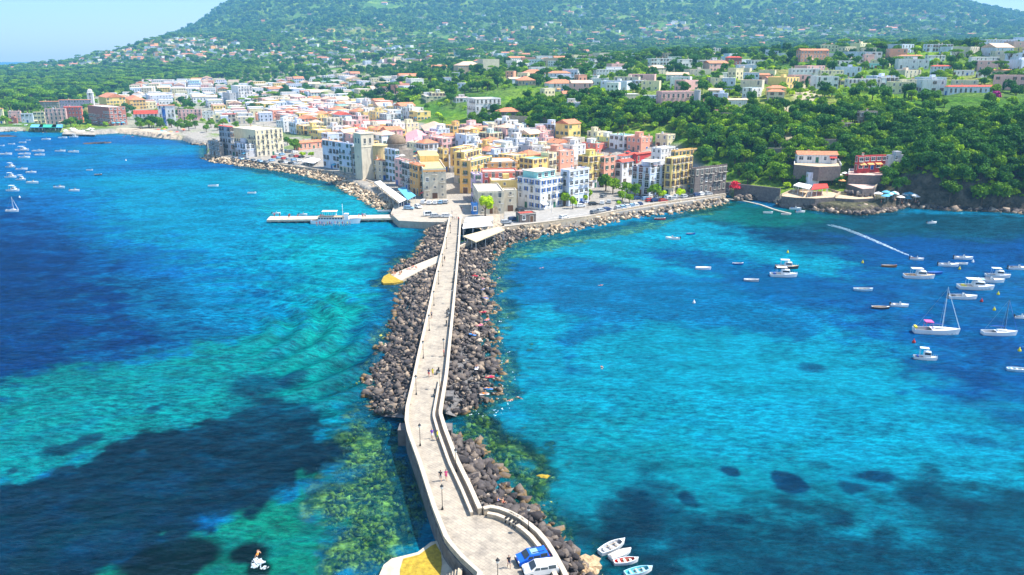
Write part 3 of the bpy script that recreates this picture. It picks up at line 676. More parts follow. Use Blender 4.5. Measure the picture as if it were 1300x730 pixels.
def tones(p, f=0): return np.clip(rng.normal(.42+f, .27, len(p))+.25*(fbm(p[:, 0]/6, p[:, 1]/6, 31)-.5), 0, 1)
merged('rock_armour', ap[rest], as_[rest], tones(ap[rest]), rk_dark, kind='stuff')
merged('quay_rocks', P_['t'], S_['t'], tones(P_['t'], .05), rk_tan, kind='stuff')
# weedy rocks under the shallow water
def inside(poly, n, z0, z1, s0, s1):
    Q = np.array(poly); lo, hi = Q.min(0), Q.max(0); p = rng.uniform(lo, hi, (n*3, 2)); p = p[inpoly(p[:, 0], p[:, 1], poly)][:n]
    return np.column_stack([p, rng.uniform(z0, z1, len(p))]), rng.uniform(s0, s1, len(p))
sp1, ss1 = inside(P([(418,740),(412,640),(430,560),(455,522),(512,530),(526,600),(552,690),(548,700),(480,712),(470,745)]), 1500, -1.9, -.6, .15, .7)
kp = fbm(sp1[:, 0]/3, sp1[:, 1]/3, 77) > .47; sp1, ss1 = sp1[kp], ss1[kp]*rng.uniform(.5, 1.3, kp.sum())
sp2, ss2 = inside(RW, 300, -1.8, -.8, .3, .9)
ed = []
for k, I, O, zi, zo, dn in banks[:3]:
    B = poly_n(O, 0, 70); c = 330; j = rng.integers(0, 70, c); A = poly_n(I, 0, 70); d = (B-A); d /= np.hypot(*d.T)[:, None]
    pp = B[j]+d[j]*rng.uniform(-.3, 1, (c, 1))**2*4.0+rng.uniform(-.8, .8, (c, 2)); ed.append(np.column_stack([pp, rng.uniform(-1.2, -.35, c)]))
ed = np.concatenate(ed); es = rng.uniform(.3, .85, len(ed))
p = np.concatenate([sp1, sp2, ed]); s = np.concatenate([ss1, ss2, es])
merged('submerged_rocks', p, s, np.clip(rng.normal(.5, .16, len(p)), 0, 1), rk_sub, kind='stuff')
# tan outcrop at the very end of the near mound, and skerries
def outcrop(u, v, w, d, h, label, m=rk_tan, z=0):
    c = at(u, v, z); t = MB(); r = random.Random(int(u))
    big = MB()
    for k in range(9):
        a = r.uniform(0, 6.28); q = r.random()**.5; V0, F0 = HULLS[r.randrange(12)]
        s = r.uniform(.35, .6); ce = np.array([c.x+math.cos(a)*q*w*.4, c.y+math.sin(a)*q*d*.4, h*.15*r.random()])
        big.add((V0*np.array([w*s, d*s, h*r.uniform(.6, 1)])+ce).tolist(), F0.tolist())
    o = big.obj('outcrop', m); o['label'] = label; o['category'] = 'rock'
    return o
TANS = rockmat('outcrop_rock', TAN); DKS = rockmat('skerry_rock', DARK)
for m_ in (TANS, DKS):
    for nd in m_.node_tree.nodes:
        if nd.type == 'ATTRIBUTE': nd.attribute_name = 'none'
TANS.node_tree.nodes['Math'].inputs[1].default_value = .0
outcrop(744, 722, 3.6, 3.4, 2.2, 'pitted tan rock outcrop beside the four moored rowboats', mat('tan_outcrop', (.55, .38, .22), .9, .55, 1.6, .9))
outcrop(123, 182, 15, 13, 1.3, 'flat dark skerry in the left bay in front of the red brick hotel', DKS)
outcrop(4, 173, 20, 9, 1.6, 'dark skerry at the far left edge by the black ferry', DKS)
outcrop(690, 605, 1.6, .9, .3, 'small yellow weedy rock just breaking the water right of the mound', yel)
# ------------------------------------------------------------------ building materials
WC = {'white': (.74, .74, .74), 'bluewhite': (.60, .67, .80), 'cream': (.80, .70, .44), 'yellow': (.84, .60, .20), 'ochre': (.80, .50, .16), 'orange': (.84, .42, .14),  # second white has the bluish tint of shaded walls put into it
      'pink': (.80, .46, .42), 'salmon': (.80, .36, .24), 'coral': (.78, .20, .14), 'red': (.55, .05, .05), 'stone': (.32, .27, .22), 'grey': (.46, .46, .48), 'beige': (.66, .58, .44),
      'turquoise': (.30, .66, .64), 'blue': (.05, .22, .62), 'brick': (.42, .15, .11), 'darkstone': (.19, .155, .14), 'lilac': (.60, .45, .60), 'tan': (.62, .46, .30)}
WM = {k: mat(k+'_plaster', c, .9, .12, .35, .05, dirt=.5 if k in ('white', 'bluewhite', 'cream', 'grey', 'beige', 'stone') else .4) for k, c in WC.items()}
for k in ('stone', 'darkstone', 'tan'): WM[k] = mat(k+'_wall', WC[k], .95, .4, 1.2, .6, dirt=.3)
RC = {'pale': (.66, .58, .50), 'rose': (.68, .46, .38), 'greyroof': (.50, .48, .46), 'green': (.28, .46, .10), 'teal': (.20, .55, .45), 'red': (.60, .08, .05), 'whiteroof': (.78, .77, .74), 'ochreroof': (.72, .50, .22), 'weedy': (.46, .46, .2)}
RM = {k: mat(k+'_roofing', c, .9, .25, .5, .1, dirt=.4) for k, c in RC.items()}
def tilemat(name, c):
    m, nt, b, o = newmat(name); b.inputs['Roughness'].default_value = .9
    tc = N(nt, 'ShaderNodeTexCoord'); w = N(nt, 'ShaderNodeTexWave', bands_direction='X', i_Scale=.8, i_Distortion=.4); nt.links.new(tc.outputs['Object'], w.inputs['Vector'])
    q = N(nt, 'ShaderNodeTexNoise', i_Scale=.9, i_Detail=6.0); nt.links.new(tc.outputs['Object'], q.inputs['Vector'])
    cc = mixc(nt, .8, c, ramp(nt, q.outputs[0], [(.3, (.6, .6, .6)), (.7, (1.3, 1.25, 1.2))]), 'MULTIPLY')
    cc = mixc(nt, .35, cc, ramp(nt, w.outputs['Fac'], [(0, (.55, .5, .5)), (1, (1.2, 1.2, 1.2))]), 'MULTIPLY')
    nt.links.new(cc, b.inputs['Base Color']); bp = N(nt, 'ShaderNodeBump', i_Strength=.5, i_Distance=.1); nt.links.new(w.outputs['Fac'], bp.inputs['Height']); nt.links.new(bp.outputs[0], b.inputs['Normal'])
    return m
RM['tile'] = tilemat('terracotta_tiles', (.62, .24, .12)); RM['redtile'] = tilemat('red_tiles', (.66, .10, .06)); RM['ochretile'] = tilemat('ochre_tiles', (.74, .50, .20)); RM['pinktile'] = tilemat('pink_tiles', (.74, .36, .38)); RM['paletile'] = tilemat('pale_tiles', (.74, .50, .36))
glass = mat('window_glass', (.035, .045, .055), .15, .3, 1, spec=.6)
M_ = {'white': mat('white_paint', (.8, .8, .79), .5, .06), 'greenp': mat('green_paint', (.03, .14, .09), .6), 'brown': mat('brown_wood', (.16, .08, .04), .7), 'bluep': mat('blue_paint', (.03, .12, .42), .5),
      'dark': mat('dark_iron', (.03, .03, .032), .5), 'stonetrim': mat('stone_trim', (.62, .58, .50), .85), 'bluebox': mat('faded_blue_paint', (.12, .34, .66), .6), 'grayp': mat('grey_paint', (.35, .37, .4), .6)}
def window_mesh(w, h, fr, sh, arch=False):
    m = MB()
    m.box((0, -.03, 0), (w+.28, .10, h+.28), mi=0)
    m.box((0, -.075, 0), (w, .02, h), mi=1)
    m.box((0, -.095, 0), (.07, .02, h), mi=0); m.box((0, -.095, h*.12), (w, .02, .06), mi=0)
    m.box((0, -.14, -h/2-.16), (w+.4, .24, .10), mi=0)
    if sh:
        for s in (-1, 1): m.box((s*(w/2+.33), -.10, 0), (.52, .06, h), mi=2)
    if arch: m.lathe((0, 0, 0), [(0, 0)], 3) if False else m.add([(w/2*math.cos(a), -.075, h/2+w/2*math.sin(a)) for a in [PI*k/8 for k in range(9)]], [tuple(range(8, -1, -1))], 1)
    return m.mesh('window', [M_[fr], glass, M_[sh] if sh else M_['white']])
WIN = {'plain': window_mesh(1.0, 1.5, 'white', None), 'green': window_mesh(.9, 1.6, 'stonetrim', 'greenp'), 'brown': window_mesh(.9, 1.6, 'stonetrim', 'brown'), 'blue': window_mesh(1.0, 1.6, 'white', 'bluep'), 'small': window_mesh(.7, .9, 'stonetrim', None),
       'tall': window_mesh(1.1, 2.3, 'stonetrim', None), 'tallbrown': window_mesh(1.0, 2.2, 'stonetrim', 'brown'), 'wide': window_mesh(1.8, 1.5, 'white', None), 'arch': window_mesh(2.0, 2.0, 'white', None, True)}
def balcony_mesh(w=2.4, d=.95):
    m = MB(); m.box((0, -d/2, 0), (w, d, .14), mi=0)
    for z in (.95,): m.box((0, -d+.03, z), (w, .05, .05), mi=1); m.box((-w/2+.03, -d/2, z), (.05, d, .05), mi=1); m.box((w/2-.03, -d/2, z), (.05, d, .05), mi=1)
    for k in range(9): m.box((-w/2+.04+k*(w-.08)/8, -d+.03, .5), (.04, .04, .9), mi=1)
    return m.mesh('balcony', [M_['stonetrim'], M_['dark']])
BAL = {'s': balcony_mesh(2.2), 'l': balcony_mesh(4.6, 1.1)}
def door_mesh(w, h, mi):
    m = MB(); m.box((0, -.03, h/2), (w+.3, .1, h+.15), mi=0); m.box((0, -.08, h/2-.03), (w, .04, h-.05), mi=1); m.box((w*.35, -.12, h*.45), (.06, .06, .16), mi=2)
    return m.mesh('door', [M_['stonetrim'], M_[mi], M_['dark']])
DOOR = [door_mesh(1.2, 2.3, 'brown'), door_mesh(1.3, 2.4, 'greenp'), door_mesh(2.2, 2.6, 'brown'), door_mesh(1.4, 2.4, 'bluep')]
def awning_mesh(w, d, m1):
    m = MB(); m.add([(-w/2, -.05, .0), (w/2, -.05, .0), (w/2, -d, -.6), (-w/2, -d, -.6), (-w/2, -.05, -.06), (w/2, -.05, -.06), (w/2, -d, -.78), (-w/2, -d, -.78)], [(0, 3, 2, 1), (4, 5, 6, 7), (3, 7, 6, 2), (0, 4, 7, 3), (1, 2, 6, 5)])
    return m.mesh('awning', [m1])
AWM = {'white': mat('white_canvas', (.78, .76, .72), .8, .1), 'red': mat('red_canvas', (.62, .06, .04), .8, .1), 'green': mat('green_canvas', (.04, .40, .26), .8, .1), 'blue': mat('blue_canvas', (.12, .42, .58), .8, .15), 'orange': mat('orange_canvas', (.8, .35, .12), .8, .1), 'ochre': mat('ochre_canvas', (.62, .50, .32), .85, .15)}
AW = {k: awning_mesh(3.0, 1.6, v) for k, v in AWM.items()}
_cm = MB(); _cm.box((0, 0, .7), (.7, .7, 1.6), mi=0); _cm.box((0, 0, 1.56), (.95, .95, .14), mi=1); CHIM = _cm.mesh('chimney', [WM['beige'], RM['tile']])
_cm = MB(); _cm.lathe((0, 0, 0), [(.55, 0), (.6, .1), (.6, 1.0), (.5, 1.15), (.15, 1.25)], 12); TANK = _cm.mesh('water_tank', [mat('tank_grey', (.5, .55, .6), .4)])
_cm = MB(); _cm.tube((0, 0, 0), (0, 0, 2.6), .035, mi=0, n=5)
for k in range(5): _cm.box((0, .0, 1.7+.2*k), (1.1-.12*k, .03, .03))
ANT = _cm.mesh('roof_aerial', [M_['dark']])
_cm = MB(); _cm.tube((0, 0, 0), (0, 0, 2.3), .04, n=6, mi=1); _cm.lathe((0, 0, 2.0), [(1.5, 0), (1.0, .28), (.4, .5), (.03, .6)], 8, 0); UMB = {k: _cm.mesh('sunshade', [AWM[k], M_['white']]) for k in AWM}
# ------------------------------------------------------------------ houses
RECTS = []   # placed footprints: (centre, axis, half a, half b)
def rect_of(x, y, th, a, b):
    c, s = math.cos(th), math.sin(th); return (x+c*a/2-s*b/2, y+s*a/2+c*b/2, th, a/2, b/2)
def clash(R, gap=0.0):
    for Q in RECTS:
        if (R[0]-Q[0])**2+(R[1]-Q[1])**2 > (R[3]+R[4]+Q[3]+Q[4])**2*1.1: continue
        sep = False
        for A in (R, Q):
            for ang in (A[2], A[2]+PI/2):
                ax, ay = math.cos(ang), math.sin(ang); d = abs((R[0]-Q[0])*ax+(R[1]-Q[1])*ay); e = 0
                for B in (R, Q): e += B[3]*abs(math.cos(B[2]-ang))+B[4]*abs(math.sin(B[2]-ang))
                if d > e+gap-.4: sep = True; break
            if sep: break
        if not sep: return True
    return False
HOUSES = []
def roof_pitched(kind, a, b, h, rh, ov=.45):
    x0, x1, y0, y1 = -ov, a+ov, -ov, b+ov; m = MB()
    if kind == 'hip':
        if a >= b: r0, r1 = (x0+(y1-y0)/2*.9, (y0+y1)/2), (x1-(y1-y0)/2*.9, (y0+y1)/2)
        else: r0, r1 = ((x0+x1)/2, y0+(x1-x0)/2*.9), ((x0+x1)/2, y1-(x1-x0)/2*.9)
        vs = [(x0, y0, h), (x1, y0, h), (x1, y1, h), (x0, y1, h), (*r0, h+rh), (*r1, h+rh)]
        fs = [(0, 1, 5, 4), (1, 2, 5), (2, 3, 4, 5), (3, 0, 4)] if a >= b else [(0, 1, 4), (1, 2, 5, 4), (2, 3, 5), (3, 0, 4, 5)]
        m.add(vs, fs+[(3, 2, 1, 0)])
    else:
        if a >= b: vs = [(x0, y0, h), (x1, y0, h), (x1, y1, h), (x0, y1, h), (x0, (y0+y1)/2, h+rh), (x1, (y0+y1)/2, h+rh)]; fs = [(0, 1, 5, 4), (1, 2, 5), (2, 3, 4, 5), (3, 0, 4), (3, 2, 1, 0)]
        else: vs = [(x0, y0, h), (x1, y0, h), (x1, y1, h), (x0, y1, h), ((x0+x1)/2, y0, h+rh), ((x0+x1)/2, y1, h+rh)]; fs = [(0, 1, 4), (1, 2, 5, 4), (2, 3, 5), (3, 0, 4, 5), (3, 2, 1, 0)]
        m.add(vs, fs)
    return m
def build_house(x, y, z, th, a, b, h, wall='white', roof='pale', label=None, name='house', cat='house', win=None, detail=2, down=3.5, rh=None, region=None, extras=(), floors=None, seed=None, base=None, rec=True):
    r = random.Random(seed if seed is not None else int(x*13+y*7))
    if rec: RECTS.append(rect_of(x, y, th, a, b))
    t = thing(name, label or '', cat, (x, y, z), th)
    wm_ = WM[wall]; pitched = roof in ('tile', 'redtile', 'ochretile', 'pinktile', 'paletile'); hip = None
    if pitched:
        MB().box((a/2, b/2, (h-down)/2), (a, b, h+down)).obj('wall', wm_, t)
        rh = rh or min(a, b)*.22
        rf = roof_pitched('hip' if r.random() < .5 or 'hip' in extras else 'gable', a, b, h+.01, rh).obj('roof', RM[roof], t)
    else:
        ph = .55 if h > 5 else .3; w = .28
        m = MB().box((a/2, b/2, (h-ph-down)/2), (a, b, h-ph+down))
        m.box((a/2, w/2, h-ph/2), (a, w, ph)); m.box((a/2, b-w/2, h-ph/2), (a, w, ph)); m.box((w/2, b/2, h-ph/2), (w, b-2*w, ph)); m.box((a-w/2, b/2, h-ph/2), (w, b-2*w, ph))
        m.obj('wall', wm_, t)
        rf = MB().box((a/2, b/2, h-ph+.04), (a-2*w, b-2*w, .08)).obj('roof', RM[roof], t)
        if detail >= 2 and a > 6:
            MB().box((a/2, -.06, h-ph-.05), (a+.02, .12, .18)).obj('cornice', M_['stonetrim'], t)
    if base: MB().box((a/2, b/2, .7), (a+.1, b+.1, 1.4)).obj('base_course', WM[base], t)
    # openings
    fl = floors or max(1, round(h/3.35)); fh = h/fl
    kinds = [win] if win else [r.choice(['plain', 'green', 'brown', 'tall', 'plain', 'tallbrown'])]
    cap = {3: 60, 2: 30, 1: 8}[detail]; cnt = 0
    for facet, Lf in (('r', a), ('l', b)):
        n = max(1, int(Lf/(2.9 if detail >= 2 else 3.6)))
        for f in range(fl):
            for k in range(n):
                if cnt >= cap: break
                if r.random() < (.14 if not win else .03): continue
                s = (k+.5)*Lf/n+r.uniform(-.15, .15); zc = f*fh+fh*.55
                if f == 0 and k == n//2 and detail >= 2:
                    me = r.choice(DOOR); zc = 0
                    loc = (s, 0, 0) if facet == 'r' else (0, s, 0)
                    link('door', me, t, loc, 0 if facet == 'r' else -PI/2); continue
                kk = kinds[0] if r.random() < .8 else r.choice(['small', 'tall', 'plain'])
                if fh < 2.9: kk = 'small' if kk in ('tall', 'tallbrown', 'arch') else kk
                loc = (s, 0, zc) if facet == 'r' else (0, s, zc)
                wo = link('window', WIN[kk], t, loc, 0 if facet == 'r' else -PI/2); cnt += 1
                if f > 0 and detail >= 2 and kk.startswith('tall') and r.random() < .5 or (detail == 3 and f > 0 and r.random() < .22):
                    bl = (loc[0], loc[1], zc-1.2); link('balcony', BAL['s'], t, bl, 0 if facet == 'r' else -PI/2)
                elif f == 0 and detail >= 2 and r.random() < .10:
                    link('awning', AW[r.choice(list(AW))], t, (loc[0], loc[1], 2.9), 0 if facet == 'r' else -PI/2)
    # roof clutter
    if detail >= 2 and not pitched and 'bare' not in extras:
        if detail == 3 and r.random() < .4: MB().box((a/2, b/2, h/fl*.5-.6), (a+.06, b+.06, h/fl+1.2)).obj('ground_storey', WM[r.choice(['beige', 'grey', 'stone', 'white'])], t)
        if r.random() < .7 and a > 6 and b > 6:
            sx, sy = r.uniform(2.6, a*.5), r.uniform(2.6, b*.45); cx, cy_ = r.uniform(sx/2+.5, a-sx/2-.5), r.uniform(b*.5, b-sy/2-.5)
            MB().box((cx, cy_, h+.75), (sx, sy, 2.5)).box((cx, cy_, h+2.06), (sx+.3, sy+.3, .14)).obj('stair_hut', wm_ if r.random() < .6 else WM['white'], t); link('window', WIN['small'], t, (cx, cy_-sy/2, h+.9))
        for _ in range(r.randint(0, 2)): link('chimney', CHIM, rf, (r.uniform(1, a-1), r.uniform(1.5, b-1), h-.5))
        if r.random() < .3: link('water_tank', TANK, t, (r.uniform(1, a-1), r.uniform(1, b-1), h-.45))
        if r.random() < .5: link('roof_aerial', ANT, t, (r.uniform(1, a-1), r.uniform(1, b-1), h-.45), r.random()*3)
    elif detail >= 2 and pitched: link('chimney', CHIM, rf, (a*.3, b*.6, h+.2))
    elif detail == 1 and r.random() < .4 and not pitched: MB().box((a*.6, b*.6, h+.6), (2.6, 2.6, 1.8)).obj('stair_hut', wm_, t)
    if 'pergola' in extras:
        m = MB()
        for sx in (.6, a/2, a-.6):
            for sy in (.6, b*.5): m.box((sx, sy, h+.9), (.14, .14, 2.6))
        m.box((a/2, b*.25+.3, h+2.25), (a-.6, b*.5+.6, .12)); m.obj('pergola', M_['white'], t)
    if 'teal' in extras:
        MB().box((a/2, b*.55, h+.95), (a-2.4, b*.6, 2.9)).obj('glazed_storey', WM['turquoise'], t); MB().box((a/2, b*.55, h+2.5), (a-1.6, b*.7, .18)).obj('penthouse_roof', RM['pale'], t)
        for k in range(3): link('window', WIN['wide'], t, (a*(.22+.28*k), b*.25, h+1.0))
    if 'shade' in extras:
        link('sunshade', UMB[r.choice(['red', 'white', 'orange'])], t, (a*.4, b*.35, h-.4))
    if 'crenel' in extras:
        m = MB(); n = int(a/1.3)
        for k in range(n): m.box((.4+k*(a-.8)/(n-1), .15, h+.25), (.55, .3, .5))
        m.obj('battlement', wm_, t)
    if 'arch' in extras:
        m = MB(); ww = min(a*.32, 3.2); m.add([(a*.62+ww/2*math.cos(q), -.03, 1.4+ww/2*math.sin(q)) for q in [PI*k/12 for k in range(13)]]+[(a*.62-ww/2, -.03, 0), (a*.62+ww/2, -.03, 0)], [tuple(range(14, -1, -1))]); m.obj('archway', WM['tan'], t)
    if 'awnings' in extras:
        for k in range(int(a/4)): link('awning', AW['orange' if wall == 'red' else 'blue'], t, (2+4*k, 0, 3.0))
    if 'greenstrip' in extras:
        MB().box((a/2, 1.7, h-.35), (a-.7, 2.6, .12)).obj('roof_terrace', mat('green_terrace', (.22, .48, .04), .9), t); MB().box((a/2, -.05, h-1.0), (a+.1, .12, .9)).obj('orange_band', WM['orange'], t); MB().box((a*.5, b*.72, h+.9), (a-1, b*.4, 2.4)).obj('penthouse', WM['yellow'], t)
    if 'stripe' in extras: MB().box((a*.33, -.05, h*.45), (2.6, .1, h*.9)).obj('blue_panel', M_['bluep'], t)
    # keep for labels
    u0, v0 = px(x, y, z); _, v1 = px(x, y, z+h)
    cx = rect_of(x, y, th, a, b); uc, vc = px(cx[0], cx[1], z+h/2)
    HOUSES.append(dict(name=name, o=t, label=label, wall=wall, roof=roof, region=region, u=uc, v=vc, size=abs(v0-v1)*(a+b), y=y, fl=fl, pitched=pitched))
    return t
def H(uL, uC, uR, vB, vT, th, wall, roof='pale', label=None, dep_=None, z=None, **k):
    g = at(uC, vB, z) if z is not None else ground(uC, vB)
    if g is None: print('no ground', uC, vB); return
    th = math.radians(th); c, s = math.cos(th), math.sin(th); D0 = depth_of(g.x, g.y, g.z)
    def solve(u, dx, dy):
        tt_ = (u-650)/FPX; den = dx-tt_*dy*CP
        return (tt_*D0-g.x)/den if abs(den) > 1e-6 else None
    a = solve(uR, c, s) if uR-uC > .8 else None; b = solve(uL, -s, c) if uC-uL > .8 else None
    dd = dep_ or 9.0
    if a is None: a = dd
    if b is None: b = dd
    a = min(max(a, 2.0), 70); b = min(max(b, 2.0), 60)
    # height from the top line at the corner
    d = dep(vT); h = (CAMH-g.y*math.tan(d))-g.z
    return build_house(g.x, g.y, g.z, th, a, b, max(h, 2.2), wall, roof, label, **k)
# ---- waterfront and town, surveyed one by one:  left edge, near corner, right edge, foot, top, turn, wall, roof, label
q = dict(detail=3)
H(296,327,361,199,165,47,'cream','pale','large cream palace with rows of dark windows standing on the left point above the rocks',name='palace',cat='palace',win='tall',**q)
H(293,313,331,200,183,47,'bluewhite','greyroof','low shaded-white terrace block at the seaward foot of the cream palace',win='arch',region=None,**q)
H(281,295,297,198,161,47,'grey','redtile','tall narrow grey-blue house with red roof joined to the left side of the cream palace',dep_=7,**q)
H(266,280,285,199,180,45,'stone','greyroof','low weathered stone house at the water left of the cream palace',dep_=6,**q)
H(343,345,357,195,183,47,'coral','pale','small coral red annex at the right foot of the cream palace',dep_=6,**q)
H(374,380,412,191,182,47,'salmon','tile','low restaurant with orange tiled roof and hedge right of the waterfront car park',dep_=11,name='restaurant',cat='restaurant',detail=2)
H(411,432,436,216,180,44,'bluewhite','paletile','shaded-white waterfront house with buttress, leftmost of the harbour front row',dep_=9,**q)
H(431,450,455,221,183,44,'bluewhite','rose','shaded-white waterfront house with pinkish roof, second in the harbour front row',dep_=11,**q)
H(449,467,471,225,197,44,'grey','tile','pale grey waterfront house with orange roof left of the stone church',dep_=10,win='tallbrown',**q)
H(474,486,490,229,204,44,'beige','tile','low beige house with small orange roof in front of the stone church apse',dep_=8,**q)
H(490,503,508,231,190,40,'bluewhite','pale','tall narrow shaded-white house right of the stone church',dep_=10,win='green',**q)
H(502,512,521,237,203,35,'pink','rose','narrow pink house with green shutters behind the white promenade canopy',win='green',extras=('shade',),**q)
H(511,522,533,243,208,32,'grey','pale','pale grey house with iron balconies beside the blue awning',win='tallbrown',**q)
H(521,532,541,249,210,28,'orange','tile','orange house with balconies touching the beige corner house',win='brown',**q)
H(529,538,567,253,214,10,'beige','ochreroof','beige corner house with bright green roof terrace facing the bridge square',name='corner_house',win='small',extras=('bare','greenstrip'),floors=4,dep_=8,**q)
H(505,509,546,213,199,6,'bluewhite','ochretile','white house under a wide ochre hipped roof behind the corner house',dep_=11,extras=('hip',),detail=2)
H(514,517,547,192,181,8,'lilac','pinktile','broad pink-roofed hall between the church dome and main street',dep_=12,name='hall',cat='hall',detail=2)
H(535,540,572,175,166,10,'white','paletile','white building with big pale orange hipped roof above the main street',dep_=13,extras=('hip',),detail=2)
H(556,563,570,218,189,30,'yellow','pale','bright yellow house on the left of the dark main street',dep_=8,win='brown',**q)
H(545,550,562,222,204,20,'ochre','greyroof','low ochre block tucked behind the corner house roof',dep_=8,detail=2)
# right side of the main street, long shadowed fronts
H(572,583,600,219,188,66,'ochre','rose','tall ochre house far up the right side of the main street',win='tallbrown',**q)
H(577,590,612,233,193,66,'yellow','pale','tall yellow house with stacked balconies halfway up the main street',win='tallbrown',**q)
H(584,598,625,246,204,66,'ochre','rose','ochre house with green blinds near the foot of the main street',win='green',**q)
H(596,603,657,240,206,12,'orange','pale','long orange-beige house with roof terrace above the pink houses',dep_=10,extras=('bare',),win='tall',detail=3)
H(598,602,613,258,221,14,'lilac','pale','narrow lilac pink house beside the foot of the main street',dep_=9,win='green',**q)
H(611,613,657,254,218,6,'coral','rose','coral pink house with pink roof terrace behind the yellow block',dep_=8,extras=('bare',),detail=3)
H(621,624,658,259,229,6,'yellow','pale','blank deep yellow block with flat roof above the beige quay house',dep_=7,extras=('bare',),win='small',detail=1)
H(601,607,640,272,243,8,'beige','pale','low beige and white quay house with an archway by the round green tree',dep_=9,extras=('arch','bare'),win='small',**q)
H(638,640,656,269,241,8,'beige','pale','beige quay annex with stone base right of the arched house',dep_=9,extras=('bare',),win='small',**q)
H(598,600,606,273,258,15,'blue','greyroof','little bright blue kiosk at the foot of the main street',dep_=3.5,name='kiosk',cat='kiosk',detail=1)
H(657,686,714,267,228,44,'white','pale','white and pink quay house with turquoise glazed top storey and red sunshade',extras=('teal','bare'),win='blue',**q)
H(654,667,676,258,218,44,'pink','rose','pink terrace house with balconies filling the lane left of the turquoise-topped house',win='tallbrown',**q)
H(711,722,747,262,216,44,'bluewhite','rose','tall shaded-white quay house with white awnings and dark windows',win='wide',**q)
H(733,746,765,240,198,44,'yellow','green','bright yellow house with green roof edge behind the quay trees',win='tallbrown',**q)
H(764,766,780,238,199,44,'salmon','pale','peach side block joined to the right of the yellow green-roofed house',dep_=9,win='green',**q)
H(779,789,803,236,206,44,'white','redtile','white quay house with red tiled roof and tall dark windows',win='tallbrown',**q)
H(801,824,844,249,213,44,'bluewhite','rose','large shaded-white quay house with rounded arches facing the car park',win='arch',extras=('pergola',),**q)
H(842,851,877,248,201,44,'yellow','pale','tall yellow and peach house with red doors left of the brown stone tower house',win='tallbrown',**q)
H(826,838,856,215,188,44,'white','whiteroof','white rooftop house with a tall cabin above the shaded-white quay house',detail=2)
H(851,856,884,212,191,40,'ochre','ochreroof','orange ochre block high behind the yellow quay house',dep_=9,detail=2)
H(875,881,921,247,214,36,'darkstone','rose','brown crenellated stone house at the end of the right quay',dep_=13,extras=('crenel','bare'),win='tall',**q)
H(922,925,934,247,232,36,'darkstone','greyroof','small dark lean-to between the brown stone house and the red flowering tree',dep_=6,detail=1)
H(783,790,812,212,198,44,'white','redtile','white house under a red roof terrace behind the quay',dep_=9,extras=('shade',),detail=2)
H(803,808,826,208,196,44,'red','redtile','small dark red rooftop pavilion above the white arched quay house',dep_=6,detail=2)
H(593,604,636,152,125,24,'white','whiteroof','large white villa with two rows of square windows on the green slope above town',name='villa',cat='villa',win='tall',floors=3,extras=('bare',),**q)
H(593,596,607,151,132,24,'white','pale','lower white wing on the left of the large white villa',dep_=8,detail=2)
H(629,634,661,155,142,15,'stone','tile','stone farmhouse with flat orange roof right of the large white villa',dep_=9,detail=2)
H(613,620,668,175,158,10,'bluewhite','weedy','long shaded-white block with weedy flat roof below the white villa',dep_=11,detail=2)
H(666,668,694,177,163,8,'white','rose','white house with small orange roof right of the weedy-roofed block',dep_=9,detail=2)
H(832,839,881,142,116,14,'pink','pale','pink hillside villa with tall shuttered windows on the plateau edge',name='villa',cat='villa',dep_=14,win='tall',floors=2,extras=('bare',),**q)
H(576,582,612,96,83,20,'tan','paletile','broad tan convent block below the tan tower on the wooded rise',name='convent',cat='convent',dep_=22,detail=2)
H(606,613,634,93,75,20,'beige','pale','tall blank tan tower block on the wooded rise above town',name='tower_block',cat='building',dep_=22,win='small',detail=1)
H(410,412,430,160,148,30,'yellow','pale','yellow house with dark arched windows in the left old town',detail=2)
H(412,416,436,172,150,38,'beige','pale','large beige mansion with two rows of tall windows in the left old town',win='tall',detail=3)
H(424,434,447,166,146,38,'bluewhite','redtile','white gabled house with dark red roof edge behind the mansion',detail=2)
H(461,463,502,170,158,12,'coral','whiteroof','long coral red house under a white roof behind the stone church',dep_=9,win='plain',detail=2)
# seafront of the left bay
H(56,59,86,158,138,12,'pink','pale','pink seafront hotel left wing with blue ground floor by the turquoise canopies',name='hotel',cat='hotel',dep_=16,win='tall',**q)
H(83,84,106,156,136,8,'coral','redtile','coral seafront hotel main block under a red tiled roof',name='hotel',cat='hotel',dep_=18,win='plain',**q)
H(114,141,162,160,136,50,'brick','whiteroof','red brick seafront hotel with white balconies and blue awnings',name='hotel',cat='hotel',win='wide',extras=('awnings','bare'),**q)
H(41,44,58,157,142,15,'cream','pale','cream seafront house left of the pink hotel',detail=2)
H(25,28,43,156,144,15,'bluewhite','pale','blue-grey seafront house behind the black ferry',detail=2)
H(8,12,28,155,141,15,'pink','pale','pale pink seafront house above the rusty shed at far left',detail=2)
H(9,11,22,157,150,10,'brick','greyroof','rust-coloured quay shed left of the black ferry',dep_=6,detail=1)
H(-4,-2,6,157,138,10,'cream','tile','cream house cut by the left edge of the picture',detail=2)
H(49,52,76,141,129,12,'stone','tile','long stone house under orange roof behind the pink hotel',dep_=12,detail=2)
H(73,76,117,139,127,10,'lilac','tile','long mauve house with many windows left of the white bell tower',dep_=12,detail=2)
H(104,105,114,148,139,10,'yellow','pale','tiny yellow house between the coral and brick hotels',dep_=7,detail=1)
H(127,137,161,140,124,38,'yellow','tile','yellow church nave with orange roof and white gabled front',name='church_nave',cat='church',rh=4,detail=2)
H(160,166,186,139,127,30,'ochre','tile','ochre house with orange roof right of the yellow church',detail=2)
H(168,172,202,159,145,18,'white','redtile','white beachside house with bright red gabled roof',dep_=10,win='tall',rh=3.2,detail=2)
H(200,203,224,160,134,18,'white','tile','taller white beachside house with orange roof and a blue painted panel',dep_=12,extras=('stripe',),detail=3)
